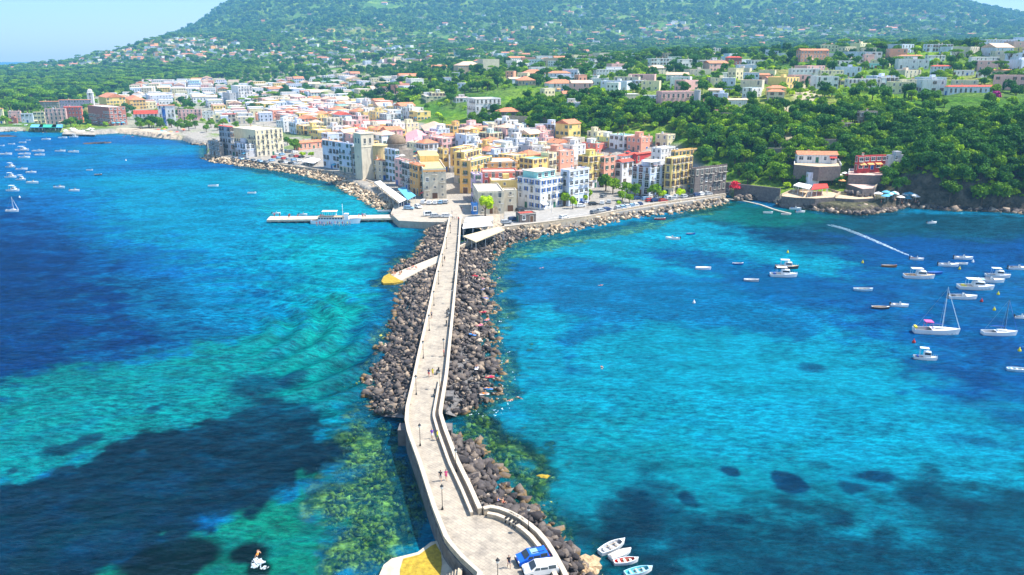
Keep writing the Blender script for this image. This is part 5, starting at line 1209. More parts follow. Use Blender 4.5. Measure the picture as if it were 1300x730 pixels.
zone(5000, -1.0, -.05, 480, 1500, 5, lambda x, y: .9*sm(.40, .55, fbm(x/30, y/30, 205))*(sdist(x, y, WOOD) < 10), [('broad', 4), ('dark', 3), ('bright', 3)], .7, 1.2, 2.5)
zone(20000, -.75, .8, 1500, 2900, 6, lambda x, y: sm(.28, .44, fbm(x/110, y/110, 206))*(HF(x, y, False) > 3), [('broad', 5), ('dark', 1.5), ('bright', 3), ('pine', 1)], 1.3, 2.2, 4)
zone(24000, -.5, .8, 2900, 4600, 7, lambda x, y: sm(.28, .42, fbm(x/150, y/150, 207))*(HF(x, y, False) > 3), [('broad', 5), ('dark', 1.5), ('bright', 2)], 1.8, 3.0, 5)
zone(5200, .43, .75, 303, 372, 8, lambda x, y: .25+.75*sm(.36, .48, fbm(x/9, y/9, 208)), [('broad', 3), ('dark', 3), ('bright', 3), ('bush', 3), ('dbush', 4)], .5, .95, 1.5)
x, y, z, s, kk = [np.concatenate([p[i] for p in parts_]) for i in range(5)]
vis = (y < 560) & (np.abs(x/y) < .64); SZ = {'pine': 1.4, 'dark': 1.2, 'broad': 1, 'bright': .75, 'bush': .35, 'dbush': .4, 'cypress': 1.2}
score = np.where(vis, s*np.array([SZ[k] for k in kk])/y, 0); nsing = 262; so_ = np.argsort(-score); one = so_[:nsing]; rest = so_[nsing:]
print('trees', len(x))
for i in one:
    k = kk[i]; t = x[i]/y[i]; reg = 'scarp behind the car park' if t < .3 and z[i] < 28 else 'plateau above the town' if t < .3 else 'cliff at the right shore' if z[i] < 28 else 'right-hand plateau edge'
    w = {'pine': 'umbrella pine', 'dark': 'dark evergreen tree', 'broad': 'leafy green tree', 'bright': 'light green tree', 'bush': 'low bright bush', 'dbush': 'low green bush', 'cypress': 'slim cypress'}[k]
    tree(k, x[i], y[i], z[i]-.2, s[i], f'{w} in the dense growth on the {reg}', group=f'{w}s on the {reg}', cat='bush' if 'bush' in k else 'tree')
# the rest of the woods: one object that scatters whole trees
def join_mesh(cr, tk, name):
    bm = bmesh.new(); bm.from_mesh(cr); n = len(bm.faces)
    if tk: bm.from_mesh(tk); bm.faces.ensure_lookup_table()
    for f in bm.faces[:]:
        f.material_index = 0 if f.index < n and f.index >= 0 else 1
    bm.faces.ensure_lookup_table()
    for i_, f in enumerate(bm.faces): f.material_index = 0 if i_ < n else 1
    me = bpy.data.meshes.new(name); bm.to_mesh(me); bm.free(); me.materials.append(cr.materials[0]); me.materials.append(bark); return me
src = []; names = sorted(set(kk))
HL = {}
for k in names:   # one light-weight and one full variant of each kind
    HL[k] = len(src); cr, tk = TREES[k][0]; me = join_mesh(cr, tk, 'wood_tree'); src.append(me)
ng = bpy.data.node_groups.new('scatter_trees', 'GeometryNodeTree'); ng.interface.new_socket('Geometry', in_out='INPUT', socket_type='NodeSocketGeometry'); ng.interface.new_socket('Geometry', in_out='OUTPUT', socket_type='NodeSocketGeometry')
gi = ng.nodes.new('NodeGroupInput'); go = ng.nodes.new('NodeGroupOutput'); jn = ng.nodes.new('GeometryNodeJoinGeometry')
sc_ = ng.nodes.new('GeometryNodeInputNamedAttribute'); sc_.data_type = 'FLOAT'; sc_.inputs['Name'].default_value = 'scl'
ro_ = ng.nodes.new('GeometryNodeInputNamedAttribute'); ro_.data_type = 'FLOAT_VECTOR'; ro_.inputs['Name'].default_value = 'rot'
id_ = ng.nodes.new('GeometryNodeInputNamedAttribute'); id_.data_type = 'INT'; id_.inputs['Name'].default_value = 'kindno'
for j, me in enumerate(src):
    so2 = bpy.data.objects.new('wood_source', me)
    oi = ng.nodes.new('GeometryNodeObjectInfo'); oi.inputs['Object'].default_value = so2; oi.inputs['As Instance'].default_value = True
    ip = ng.nodes.new('GeometryNodeInstanceOnPoints'); cmpn = ng.nodes.new('FunctionNodeCompare'); cmpn.data_type = 'INT'; cmpn.operation = 'EQUAL'
    cmpn.inputs[3].default_value = j; ng.links.new(id_.outputs['Attribute'], cmpn.inputs[2]); ng.links.new(cmpn.outputs[0], ip.inputs['Selection'])
    ng.links.new(gi.outputs[0], ip.inputs['Points']); ng.links.new(oi.outputs['Geometry'], ip.inputs['Instance']); ng.links.new(sc_.outputs['Attribute'], ip.inputs['Scale']); ng.links.new(ro_.outputs['Attribute'], ip.inputs['Rotation']); ng.links.new(ip.outputs[0], jn.inputs[0])
ng.links.new(jn.outputs[0], go.inputs[0])
def woods(name, I):
    me = bpy.data.meshes.new(name); V = np.column_stack([x[I], y[I], z[I]-.3]); me.vertices.add(len(V)); me.vertices.foreach_set('co', V.astype(np.float32).ravel())
    attr(me, 'scl', s[I]); a = me.attributes.new('rot', 'FLOAT_VECTOR', 'POINT'); rt = np.zeros((len(I), 3), np.float32); rt[:, 2] = rng.uniform(0, 6.28, len(I)); a.data.foreach_set('vector', rt.ravel())
    a = me.attributes.new('kindno', 'INT', 'POINT'); a.data.foreach_set('value', np.array([HL[k] for k in kk[I]], np.int32))
    o = link(name, me, kind='stuff'); md = o.modifiers.new('scatter', 'NODES'); md.node_group = ng; return o
nr = y[rest]
woods('garden_greenery', rest[nr < 760]); woods('pine_wood', rest[(nr >= 760) & (nr < 2100)]); woods('mountain_woods', rest[nr >= 2100])
# ------------------------------------------------------------------ promenade walls, piers, quays
def thingmesh(name, mb, m_, label, cat, group=None, fix=True, smooth=False):
    o = mb.obj(name, m_, fix=fix, smooth=smooth); o['label'] = label; o['category'] = cat
    if group: o['group'] = group
    return o
conc = mat('quay_concrete', (.42, .365, .29), .9, .25, .6, .2, dirt=.3); asph = mat('worn_asphalt', (.34, .32, .29), .92, .25, .5, .1)
def quay(pts, w, z, h, name, label):
    A = rs(pts, z, 60); A = off(A, 3.2) if 'promenade' in label else A; t = thing(name, label, 'quay wall'); B = off(A, w)
    MB().strip(A, B, -2.5, lambda p: z).obj('footing', conc, t, fix=True)
    MB().strip(off(A, .02), off(A, .5), z-.05, z+h).obj('parapet', stone, t, fix=True); MB().strip(off(A, -.05), off(A, .57), z+h+.002, z+h+.12).obj('coping', cap_m, t, fix=True)
quay([(583,317),(600,309),(640,291),(700,284),(742,278)], 3.5, 2.46, .9, 'quay_wall', 'tan quay wall from the causeway foot to the small dark harbour notch')
quay([(742,278),(785,269),(840,259),(880,254),(921,248)], 4.5, 2.45, .75, 'quay_wall', 'long tan quay wall in front of the car park, rocks below it')
quay([(283,199),(324,206),(346,209.5),(380,214),(400,217),(432,222.5),(457,230),(469,234),(485,246),(501,261)], 3.0, 2.44, .35, 'quay_wall', 'low quay wall along the left promenade above the pale rocks')
# road and paving sheets with marks
def sheet(name, poly, z, m_, **k):
    return MB().add([(*at(u, v, z)[:2], z) for u, v in poly], [tuple(range(len(poly)))]).obj(name, m_, **k)
sqz = 2.52
MB().prism([tuple(at(u, v, sqz)[:2]) for u, v in [(500,262),(496,271),(506,280),(532,281.5),(573,282),(585,284),(588,275),(640,268),(640,262),(600,268),(592,255),(570,252),(528,252)]], -2.6, sqz).obj('square_paving', conc, kind='structure', fix=True)
MB().prism([tuple(at(u, v, 2.55)[:2]) for u, v in [(640,290),(640,268),(690,262),(745,257),(800,256),(870,250),(915,246),(915,249),(880,255),(840,260.5),(785,269),(742,276),(700,282)]], 1.0, 2.55).obj('quay_road', asph, kind='structure', fix=True)
wl = MB()
for i in range(26):
    a = at(700+i*8, 277-i*1.08, 2.556); wl.box((a.x, a.y, 2.557), (.12, 4.2, .004), -.75)
wl.obj('road_markings', M_['white'], kind='structure')
# ferry pier
t = thing('pier', 'long concrete pier on dark piles in the left bay with the ferry alongside', 'pier')
A = [at(338.5, 279, 1.5), at(400, 278.2, 1.5), at(512, 276.5, 1.5)]; B = [at(343, 274.5, 1.5), at(400, 274.3, 1.5), at(505, 272.3, 1.5)]
MB().strip([p[:2] for p in A], [p[:2] for p in B], .75, 1.5).obj('deck', mat('pier_concrete', (.66, .56, .42), .9, .25), t, fix=True)
for k in range(15):
    f = (k+.4)/15; p = A[0].lerp(A[2], f); q_ = B[0].lerp(B[2], f); c_ = (p+q_)/2; MB().box((c_.x, c_.y, -.9), (1.0, (q_-p).length*.92, 3.4)).obj('pile', stoned, t)
t = thing('floating_jetty', 'pale floating jetty with small boats in the corner of the right bay', 'jetty')
pts = rs([(924,252),(945,254.5),(965,259),(985,266),(1004,270.5)], .45, 12)
for i in range(11):
    a, b_ = Vector(pts[i]), Vector(pts[i+1]); c_ = (a+b_)/2; MB().box((c_.x, c_.y, .2), ((b_-a).length-.15, 1.0, .3), math.atan2(b_.y-a.y, b_.x-a.x)).obj('pontoon', mat('pontoon', (.50, .46, .38), .85) if i == 0 else bpy.data.materials['pontoon'], t)
# canopies
def canopy(quad, z, m_, label, name='canopy', posts=True, th=.15, cat='canopy', sag=0):
    Q = [at(u, v, z) for u, v in quad]; g_ = min(hz(p.x, p.y) for p in Q); t = thing(name, label, cat, (Q[0].x, Q[0].y, 0))
    L_ = [(p.x-Q[0].x, p.y-Q[0].y) for p in Q]; MB().prism(L_, z-th, z).obj('roof', m_, t, fix=True)
    if posts:
        n = len(L_); c_ = (sum(p[0] for p in L_)/n, sum(p[1] for p in L_)/n)
        for i in range(n):
            for f in (0.02, .35, .68):
                a, b_ = L_[i], L_[(i+1) % n]; x_ = a[0]+(b_[0]-a[0])*f; y_ = a[1]+(b_[1]-a[1])*f; x_ += (c_[0]-x_)*.04; y_ += (c_[1]-y_)*.04
                MB().box((x_, y_, (z-th+1.5)/2), (.14, .14, z-th-1.5)).obj('post', M_['white'], t)
    return t
canopy([(475,231),(483,229),(491,236),(484,238.5)], 5.2, AWM['white'], 'short white promenade canopy on the left harbour front')
canopy([(485,239),(492.6,236.5),(516,253),(507,257)], 5.2, AWM['white'], 'long white restaurant canopy beside the left harbour rocks')
canopy([(505,239.5),(513,237),(528,248),(517.5,253.5)], 5.4, AWM['blue'], 'pale blue awning roof in front of the balconied harbour houses')
canopy([(587.5,299.5),(632.6,287.5),(641,291.6),(604,307)], 5.0, AWM['ochre'], 'wide tan restaurant roof beside the causeway foot, right of the causeway', th=.25)
0 and canopy([(643,294),(634,288.5),(661,281.5),(682,288)], 4.2, AWM['ochre'], 'second tan restaurant roof along the quay wall', th=.2)
canopy([(587,290),(589,283),(622,281),(626,286)], 4.8, AWM['white'], 'front white patio roof right of the causeway')
canopy([(589,281.5),(592,275.5),(625,274.5),(626,279.5)], 4.9, AWM['white'], 'rear white patio roof right of the causeway')
canopy([(428/1.0,999),(1,1),(2,2),(3,3)][:0] or [(383,204.5),(395,199.5),(407,202),(398,207.5)], 4.4, AWM['white'], 'pale square canopy below the orange-roofed waterfront restaurant')
canopy([(1007,235),(1014,231.5),(1031,235),(1027,240)], 8.0, AWM['white'], 'white terrace canopy on the rock ledge left of the red canopy', th=.3)
canopy([(1030,240.5),(1033,233.5),(1050,233),(1052,238)], 8.0, AWM['red'], 'red terrace canopy on the rock ledge above the right shore', th=.3)
for i, (u, w_, c_) in enumerate([(46, 16, 'teal_awning'), (60, 22, 'green_awning'), (72, 14, 'blue_awning')]):
    mt = {'teal_awning': AWM['blue'], 'green_awning': AWM['green'], 'blue_awning': AWM['blue']}[c_]; canopy([(u-w_/2, 161.5), (u-w_/2+2, 158), (u+w_/2+1, 158), (u+w_/2, 161.8)], 4.0, mt, 'quay canopy by the pink seafront hotel, %s from the left' % ORD[i], th=.4)
# small buildings on the quay
g = at(660, 283, 2.5)
build_house(g.x, g.y, 2.5, math.radians(20), 6.2, 4.2, 3.4, 'darkstone', 'red', 'brown hut with flat red roof standing on the right quay road', name='hut', cat='hut', detail=2, extras=('bare',), win='plain', seed=3)
# lido and ferry far left
def sunshade(x, y, z, k, label, group, s=1.0):
    o = link('sunshade', UMB[k], loc=(x, y, z)); o['label'] = label; o['category'] = 'sunshade'; o['group'] = group; o.scale = (s, s, s)
    return o
t = thing('lido_platform', 'bathing platform on piles in front of the two seafront hotels', 'platform'); LP = [at(u, v, 1.6) for u, v in [(79,170),(82,165),(100,164),(122,166),(121,171)]]
MB().prism([p[:2] for p in LP], 1.0, 1.6).obj('deck', conc, t, fix=True)
for k in range(8):
    p = LP[0].lerp(LP[4], (k+.5)/8); MB().tube((p.x, p.y+1, -2), (p.x, p.y+1, 1.0), .3).obj('pile', stoned, t)
for i in range(16):
    p = at(random.uniform(83, 120), random.uniform(166, 169.5), 1.6); sunshade(p.x, p.y, 1.6, 'white', 'white parasol on the bathing platform in front of the hotels', 'parasols on the bathing platform')
for i in range(18):
    p = at(random.uniform(160, 232), 0, 0) if False else at(random.uniform(155, 235), random.uniform(170.5, 174.5), 1.0); zz_ = hz(p.x, p.y)
    if zz_ > .3: sunshade(p.x, p.y, zz_, random.choice(['red', 'white', 'orange', 'blue']), 'coloured parasol on the small sandy beach of the left bay', 'parasols on the small beach')
for i in range(16):
    p = ground(random.uniform(1113, 1168), random.uniform(253, 261))
    if p: sunshade(p.x, p.y, p.z+.6, random.choice(['white', 'blue', 'blue', 'white']), 'parasol among the sunbathing rocks below the red cliffside hotel', 'parasols on the sunbathing rocks', 1.2)
for i in range(12):
    p = ground(random.uniform(1052, 1102), random.uniform(219, 240))
    if p: sunshade(p.x, p.y, p.z+1.2, random.choice(['orange', 'red', 'white']), 'parasol on the cliff terraces below the red hotel', 'parasols on the cliff terraces', 1.1)
# terraces and retaining walls of the cliff shore
def ledge(pts, z, label, m_=None, hgt=None, name='terrace'):
    Q = [at(u, v, z) for u, v in pts]; t = thing(name, label, name)
    MB().prism([p[:2] for p in Q], z-(hgt or z+1), z, mt=0).obj('retaining_wall', WM['darkstone'], t, fix=True)
    MB().prism([(p.x, p.y) for p in Q], z+.004, z+.08).obj('floor', m_ or WM['tan'], t, fix=True)
    n = len(Q); mb = MB()
    for i in range(n//2+1):
        a, b_ = Q[i], Q[(i+1) % n]; c_ = (a+b_)/2; mb.box((c_.x, c_.y, z+.5), ((b_-a).length, .2, .9), math.atan2(b_.y-a.y, b_.x-a.x))
    mb.obj('railing', M_['white'] if z > 9 else stone, t)
ledge([(992,249),(1004,243.5),(1050,241.5),(1066,246),(1060,250.5),(1035,252),(1010,251)], 4.6, 'lower rock ledge terrace with tables under the white and red canopies', hgt=6)
ledge([(1060,251.5),(1067,246),(1108,247),(1111,252),(1085,253)], 4.2, 'low stone quay terrace right of the canopies above dark rocks', hgt=6)
ledge([(1074,233),(1079,227),(1092,225),(1116,234),(1110,239),(1095,240)], 7.6, 'pale pink sun terrace stepping down below the red hotel', RM['rose'], hgt=6)
ledge([(1077,221.5),(1078,216.5),(1130,218),(1131,222.5),(1118,223)], 11.6, 'restaurant terrace along the front of the red hotel', RM['rose'], hgt=6)
ledge([(1008,209),(1010,204),(1064,204),(1068,211),(1040,212)], 14.6, 'terrace in front of the white orange-roofed cliff restaurant', hgt=6)
for i, (pts, zz_, lb) in enumerate([([(962,203),(1000,196)], 13, 'grey retaining wall on the slope left of the white cliff restaurant'), ([(1040,190),(1080,187)], 20, 'stone retaining wall above the red cliffside hotel'), ([(640,157),(700,156)], 15, 'grey garden wall between the white villa and the magenta creeper'), ([(838,146),(905,150)], 26, 'low stone wall under the pink hillside villa'), ([(905,152),(960,156)], 27, 'field wall right of the pink hillside villa'), ([(932,250),(990,247)], 3, 'dark stone wall behind the small right-hand beach')]):
    a, b_ = ground(*pts[0]), ground(*pts[1]); c_ = (a+b_)/2; hh = 4.2 if i != 3 else 2.5
    thingmesh('stone_wall', MB().box((0, 0, hh/2-2), ((b_-a).length, .7, hh+4)), WM['stone'] if i != 5 else WM['darkstone'], lb, 'wall').location = c_
    bpy.context.view_layer.objects.active = None
    o = COL.objects[-1]; o.rotation_euler = (0, 0, math.atan2(b_.y-a.y, b_.x-a.x))
# shore boulders of the cliff
sh = []
for u0, u1, dn, s0, s1 in ((930, 1010, 60, .4, 1.0), (1010, 1110, 330, .6, 2.0), (1110, 1170, 150, .6, 2.2), (1170, 1320, 260, .7, 2.4), (1320, 1450, 80, .7, 2.4)):
    for k in range(dn):
        u = random.uniform(u0, u1); v = float(np.interp(u, [c[0] for c in COAST_PX], [c[1] for c in COAST_PX]))+random.uniform(-2.0, 1.2); p = at(u, v, 0); sh.append((p.x, p.y, random.uniform(-.5, .7), random.uniform(s0, s1)))
for u0, u1, v0, dn in ((242, 300, 186, 150), (-20, 60, 165, 60)):
    for k in range(dn):
        u = random.uniform(u0, u1); v = float(np.interp(u, [c[0] for c in COAST_PX], [c[1] for c in COAST_PX]))+random.uniform(-1.5, 1.0); p = at(u, v, 0); sh.append((p.x, p.y, random.uniform(-.4, .8), random.uniform(.7, 1.8)))
for pts in ([(988,260),(1010,264),(1035,266),(1060,264)],[(1056,266),(1085,270),(1114,266)],[(1075,248),(1095,250),(1114,247)],[(1078,228),(1100,230),(1132,228)],[(1006,213),(1040,215),(1068,214)],[(934,254),(960,252),(992,251)]):
    zz0 = {988: 0, 1056: 0, 1075: 4.2, 1078: 8, 1006: 11, 934: .5}[pts[0][0]]
    for x_, y_ in rs(pts, zz0, 70 if zz0 < 1 else 30):
        for q_ in range(2): sh.append((x_+random.uniform(-1, 1), y_+random.uniform(-1, 2), zz0+random.uniform(-.3, 1.6), random.uniform(.6, 1.9)))
sh = np.array(sh); merged('shore_rocks', sh[:, :3], sh[:, 3], tones(sh, .02), rk_dark, kind='stuff')
# ------------------------------------------------------------------ boats
PT = {'white': mat('white_gelcoat', (.82, .82, .80), .3, .05), 'blue': mat('blue_hull', (.02, .10, .36), .35), 'red': mat('red_hull', (.55, .03, .02), .4), 'brown': mat('varnished_wood', (.28, .11, .04), .4, .3), 'dark': mat('dark_hull', (.05, .04, .04), .4), 'teal': mat('turquoise_paint', (.12, .52, .60), .4),
      'grey': mat('grey_vinyl', (.45, .46, .47), .6), 'deck': mat('teak_deck', (.52, .38, .24), .7, .2), 'cream': mat('cream_paint', (.78, .66, .56), .5), 'pinkc': mat('pink_canvas', (.75, .12, .32), .8), 'black': mat('black_plastic', (.02, .02, .022), .4), 'yellow': mat('yellow_paint', (.8, .62, .03), .5), 'bluec': mat('blue_canvas_cover', (.03, .12, .42), .8), 'lightblue': mat('light_blue_paint', (.35, .60, .72), .5)}
def hull_mb(L_, B, Hh, draft=.3, n=11, rim=.09, floor=.12, bow=.62, sq=.8):
    S = [i/(n-1) for i in range(n)]
    def hb(s): return B/2*(min(1, sq+(1-sq)*math.sin(min(s*2.2, 1)*PI/2)) if s < .45 else max(.015, (1-((s-.45)/.55)**2.1)))
    def sheer(s): return Hh*(1+.38*s*s)
    rows = []
    for s in S:
        x_ = -L_/2+L_*s; b_ = hb(s); z_ = sheer(s); xi = x_-(.05*L_ if s > .95 else 0)
        rows.append([(x_-L_*.06*s, -b_*.12, -draft), (x_-L_*.03*s, -b_*.82, 0), (x_, -b_, z_), (xi if s > .9 else x_+(.12 if s == 0 else 0), -max(b_-rim, .01), z_), (xi if s > .9 else x_+(.12 if s == 0 else 0), -max(b_-rim-.06, .008)*.92, floor),
                     (xi if s > .9 else x_+(.12 if s == 0 else 0), max(b_-rim-.06, .008)*.92, floor), (xi if s > .9 else x_+(.12 if s == 0 else 0), max(b_-rim, .01), z_), (x_, b_, z_), (x_-L_*.03*s, b_*.82, 0), (x_-L_*.06*s, b_*.12, -draft)])
    m = MB(); vs = [p for r in rows for p in r]; K = 10; out = []; gun = []; inn = []
    for i in range(n-1):
        for j, tgt in ((0, 0), (1, 0), (2, 1), (3, 2), (4, 2), (5, 2), (6, 1), (7, 0), (8, 0), (9, 0)):
            (out, gun, inn)[tgt].append((i*K+j, (i+1)*K+j, (i+1)*K+(j+1) % K, i*K+(j+1) % K))
    m.add(vs, out, 0); nb = 0
    m.f += gun; m.m += [1]*len(gun); m.f += inn; m.m += [2]*len(inn); m.f.append((0, 1, 2, 7, 8, 9)); m.m.append(0); m.f.append((2, 3, 6, 7)); m.m.append(1); m.f.append((3, 4, 5, 6)); m.m.append(2)
    m.f.append(tuple((n-1)*K+j for j in (0, 1, 2, 7, 8, 9))); m.m.append(0)
    return m, hb, sheer
def deck_piece(L_, hb, sheer, s0, s1, dzz=.02, n=6):
    m = MB(); vs = []
    for i in range(n):
        s = s0+(s1-s0)*i/(n-1); b_ = max(hb(s)-.05, .02); vs += [(-L_/2+L_*s, -b_, sheer(s)+dzz), (-L_/2+L_*s, 0, sheer(s)+dzz+.08), (-L_/2+L_*s, b_, sheer(s)+dzz)]
    m.add(vs, [f for i in range(n-1) for f in ((3*i, 3*i+3, 3*i+4, 3*i+1), (3*i+1, 3*i+4, 3*i+5, 3*i+2))]); return m
def boat(kind, L_, x, y, head, label, c='white', c2='white', c3='grey', cat=None, group=None, acc='blue'):
    t = thing({'row': 'rowboat', 'motor': 'motorboat', 'cabin': 'cabin_cruiser', 'sail': 'sailing_yacht', 'cover': 'covered_boat'}[kind], label, cat or {'sail': 'sailboat'}.get(kind, 'boat'), (x, y, 0), head, group)
    B = L_*{'row': .36, 'motor': .36, 'cabin': .36, 'sail': .29, 'cover': .36}[kind]; Hh = L_*.085+.18
    m, hb, sh_ = hull_mb(L_, B, Hh, sq=.86 if kind != 'row' else .62, floor=.1)
    m.obj('hull', [PT[c], PT[c2], PT[c3]], t, smooth=False, fix=True)
    if kind == 'row':
        for s in (.22, .45, .68): MB().box((-L_/2+L_*s, 0, Hh*.75), (.28, hb(s)*1.75, .05)).obj('seat', PT[acc], t)
        deck_piece(L_, hb, sh_, .82, .985).obj('foredeck', PT[c2], t)
        for s in (-1, 1): MB().tube((-L_*.2, s*B*.18, Hh*.85), (L_*.22, s*B*.2, Hh*.85), .035, n=5).obj('oar', PT['deck'], t)
    elif kind == 'cover':
        deck_piece(L_, hb, sh_, .03, .97, .06, 9).obj('tarpaulin', PT[acc], t)
    elif kind == 'motor':
        deck_piece(L_, hb, sh_, .58, .985).obj('foredeck', PT['white'], t)
        MB().box((L_*.02, 0, Hh+.3), (L_*.09, B*.3, .75), taper=.8).obj('console', PT['white'], t)
        MB().add([(L_*.07, -B*.28, Hh+.25), (L_*.07, B*.28, Hh+.25), (L_*.02, B*.24, Hh+.75), (L_*.02, -B*.24, Hh+.75), (L_*.09, 0, Hh+.3), (L_*.04, 0, Hh+.8)], [(0, 4, 5, 3), (4, 1, 2, 5)]).obj('windscreen', glass, t)
        MB().box((-L_*.3, 0, Hh*.8), (L_*.1, B*.7, .3)).obj('seat', PT[acc], t)
        MB().box((-L_*.52, 0, Hh+.2), (.4, .34, .6), taper=.75).box((-L_*.52, 0, Hh-.4), (.18, .16, .9)).obj('engine', PT['black'], t)
    elif kind == 'cabin':
        deck_piece(L_, hb, sh_, .5, .985).obj('foredeck', PT['deck'] if c3 == 'deck' else PT['white'], t)
        cb = MB().box((L_*.05, 0, Hh+.6), (L_*.34, B*.62, 1.2), taper=.86).obj('cabin', PT['white'], t)
        for s in (-1, 1): MB().box((L_*.05, s*B*.298, Hh+.8), (L_*.24, .04, .42)).obj('window', glass, cb)
        MB().box((L_*.21, 0, Hh+.8), (.05, B*.46, .45)).obj('windscreen', glass, cb)
        tp = MB().box((-L_*.1, 0, Hh+1.9), (L_*.38, B*.66, .1)); 
        for sx in (-.27, .06):
            for sy in (-1, 1): tp.tube((L_*sx, sy*B*.28, Hh), (L_*sx, sy*B*.3, Hh+1.85), .03, n=5)
        tp.obj('hardtop', PT['white'], t)
        rl = MB()
        for i in range(6):
            s = .6+.075*i
            for sg in (-1, 1): rl.tube((-L_/2+L_*s, sg*max(hb(s)-.08, .03), sh_(s)), (-L_/2+L_*s, sg*max(hb(s)-.08, .03), sh_(s)+.55), .018, n=4)
        rl.obj('bow_rail', PT['grey'], t)
        MB().box((-L_*.34, 0, Hh*.9), (L_*.09, B*.66, .3)).obj('seat', PT[acc], t)
    elif kind == 'sail':
        deck_piece(L_, hb, sh_, .36, .985, .02, 9).obj('deck', PT['white'], t)
        cr = MB().box((L_*.06, 0, Hh+.22), (L_*.36, B*.5, .42), taper=.8).obj('coachroof', PT['white'], t)
        for s in (-1, 1): MB().box((L_*.06, s*B*.232, Hh+.25), (L_*.24, .04, .14)).obj('window', glass, cr)
        ms = MB().tube((L_*.1, 0, Hh), (L_*.1, 0, L_*1.12), .07, .045, 7).obj('mast', PT['white' if acc != 'dark' else 'dark'], t)
        MB().tube((L_*.1, 0, Hh+1.1), (-L_*.3, 0, Hh+1.15), .05, n=6).obj('boom', PT['grey'], ms); MB().tube((L_*.09, 0, Hh+1.25), (-L_*.28, 0, Hh+1.28), .16, .1, 8).obj('sail_cover', PT['bluec'], t)
        rg = MB(); top = (L_*.1, 0, L_*1.1)
        for p in ((L_*.48, 0, Hh*1.3), (-L_*.48, 0, Hh), (L_*.08, B*.45, Hh), (L_*.08, -B*.45, Hh)): rg.tube(p, top, .018, n=4)
        rg.obj('rigging', PT['grey'], t); MB().tube((L_*.475, 0, Hh*1.4), (L_*.12, 0, L_*1.03), .07, .03, 6).obj('furled_jib', PT['white' if acc != 'dark' else 'bluec'], t)
        if acc == 'pinkc': MB().box((-L_*.2, 0, Hh+1.75), (L_*.17, B*.7, .1)).tube((-L_*.27, B*.3, Hh), (-L_*.27, B*.3, Hh+1.7), .03, n=4).tube((-L_*.27, -B*.3, Hh), (-L_*.27, -B*.3, Hh+1.7), .03, n=4).tube((-L_*.13, B*.3, Hh), (-L_*.13, B*.3, Hh+1.7), .03, n=4).tube((-L_*.13, -B*.3, Hh), (-L_*.13, -B*.3, Hh+1.7), .03, n=4).obj('sun_awning', PT['pinkc'], t); MB().box((-L_*.47, 0, Hh+.35), (.5, B*.5, .35)).obj('life_raft', PT['yellow'], t)
        MB().box((-L_*.5, 0, Hh*.5), (.08, .4, .9)).obj('rudder', PT['white'], t)
    return t
def bpx(kind, u, v, w, deg, label, **k):
    p = at(u, v, .2); d = depth_of(p.x, p.y, 0); L_ = w*d/FPX/max(.55, abs(math.cos(math.radians(deg)))); return boat(kind, max(L_, 3.2), p.x, p.y, math.radians(deg), label, **k)
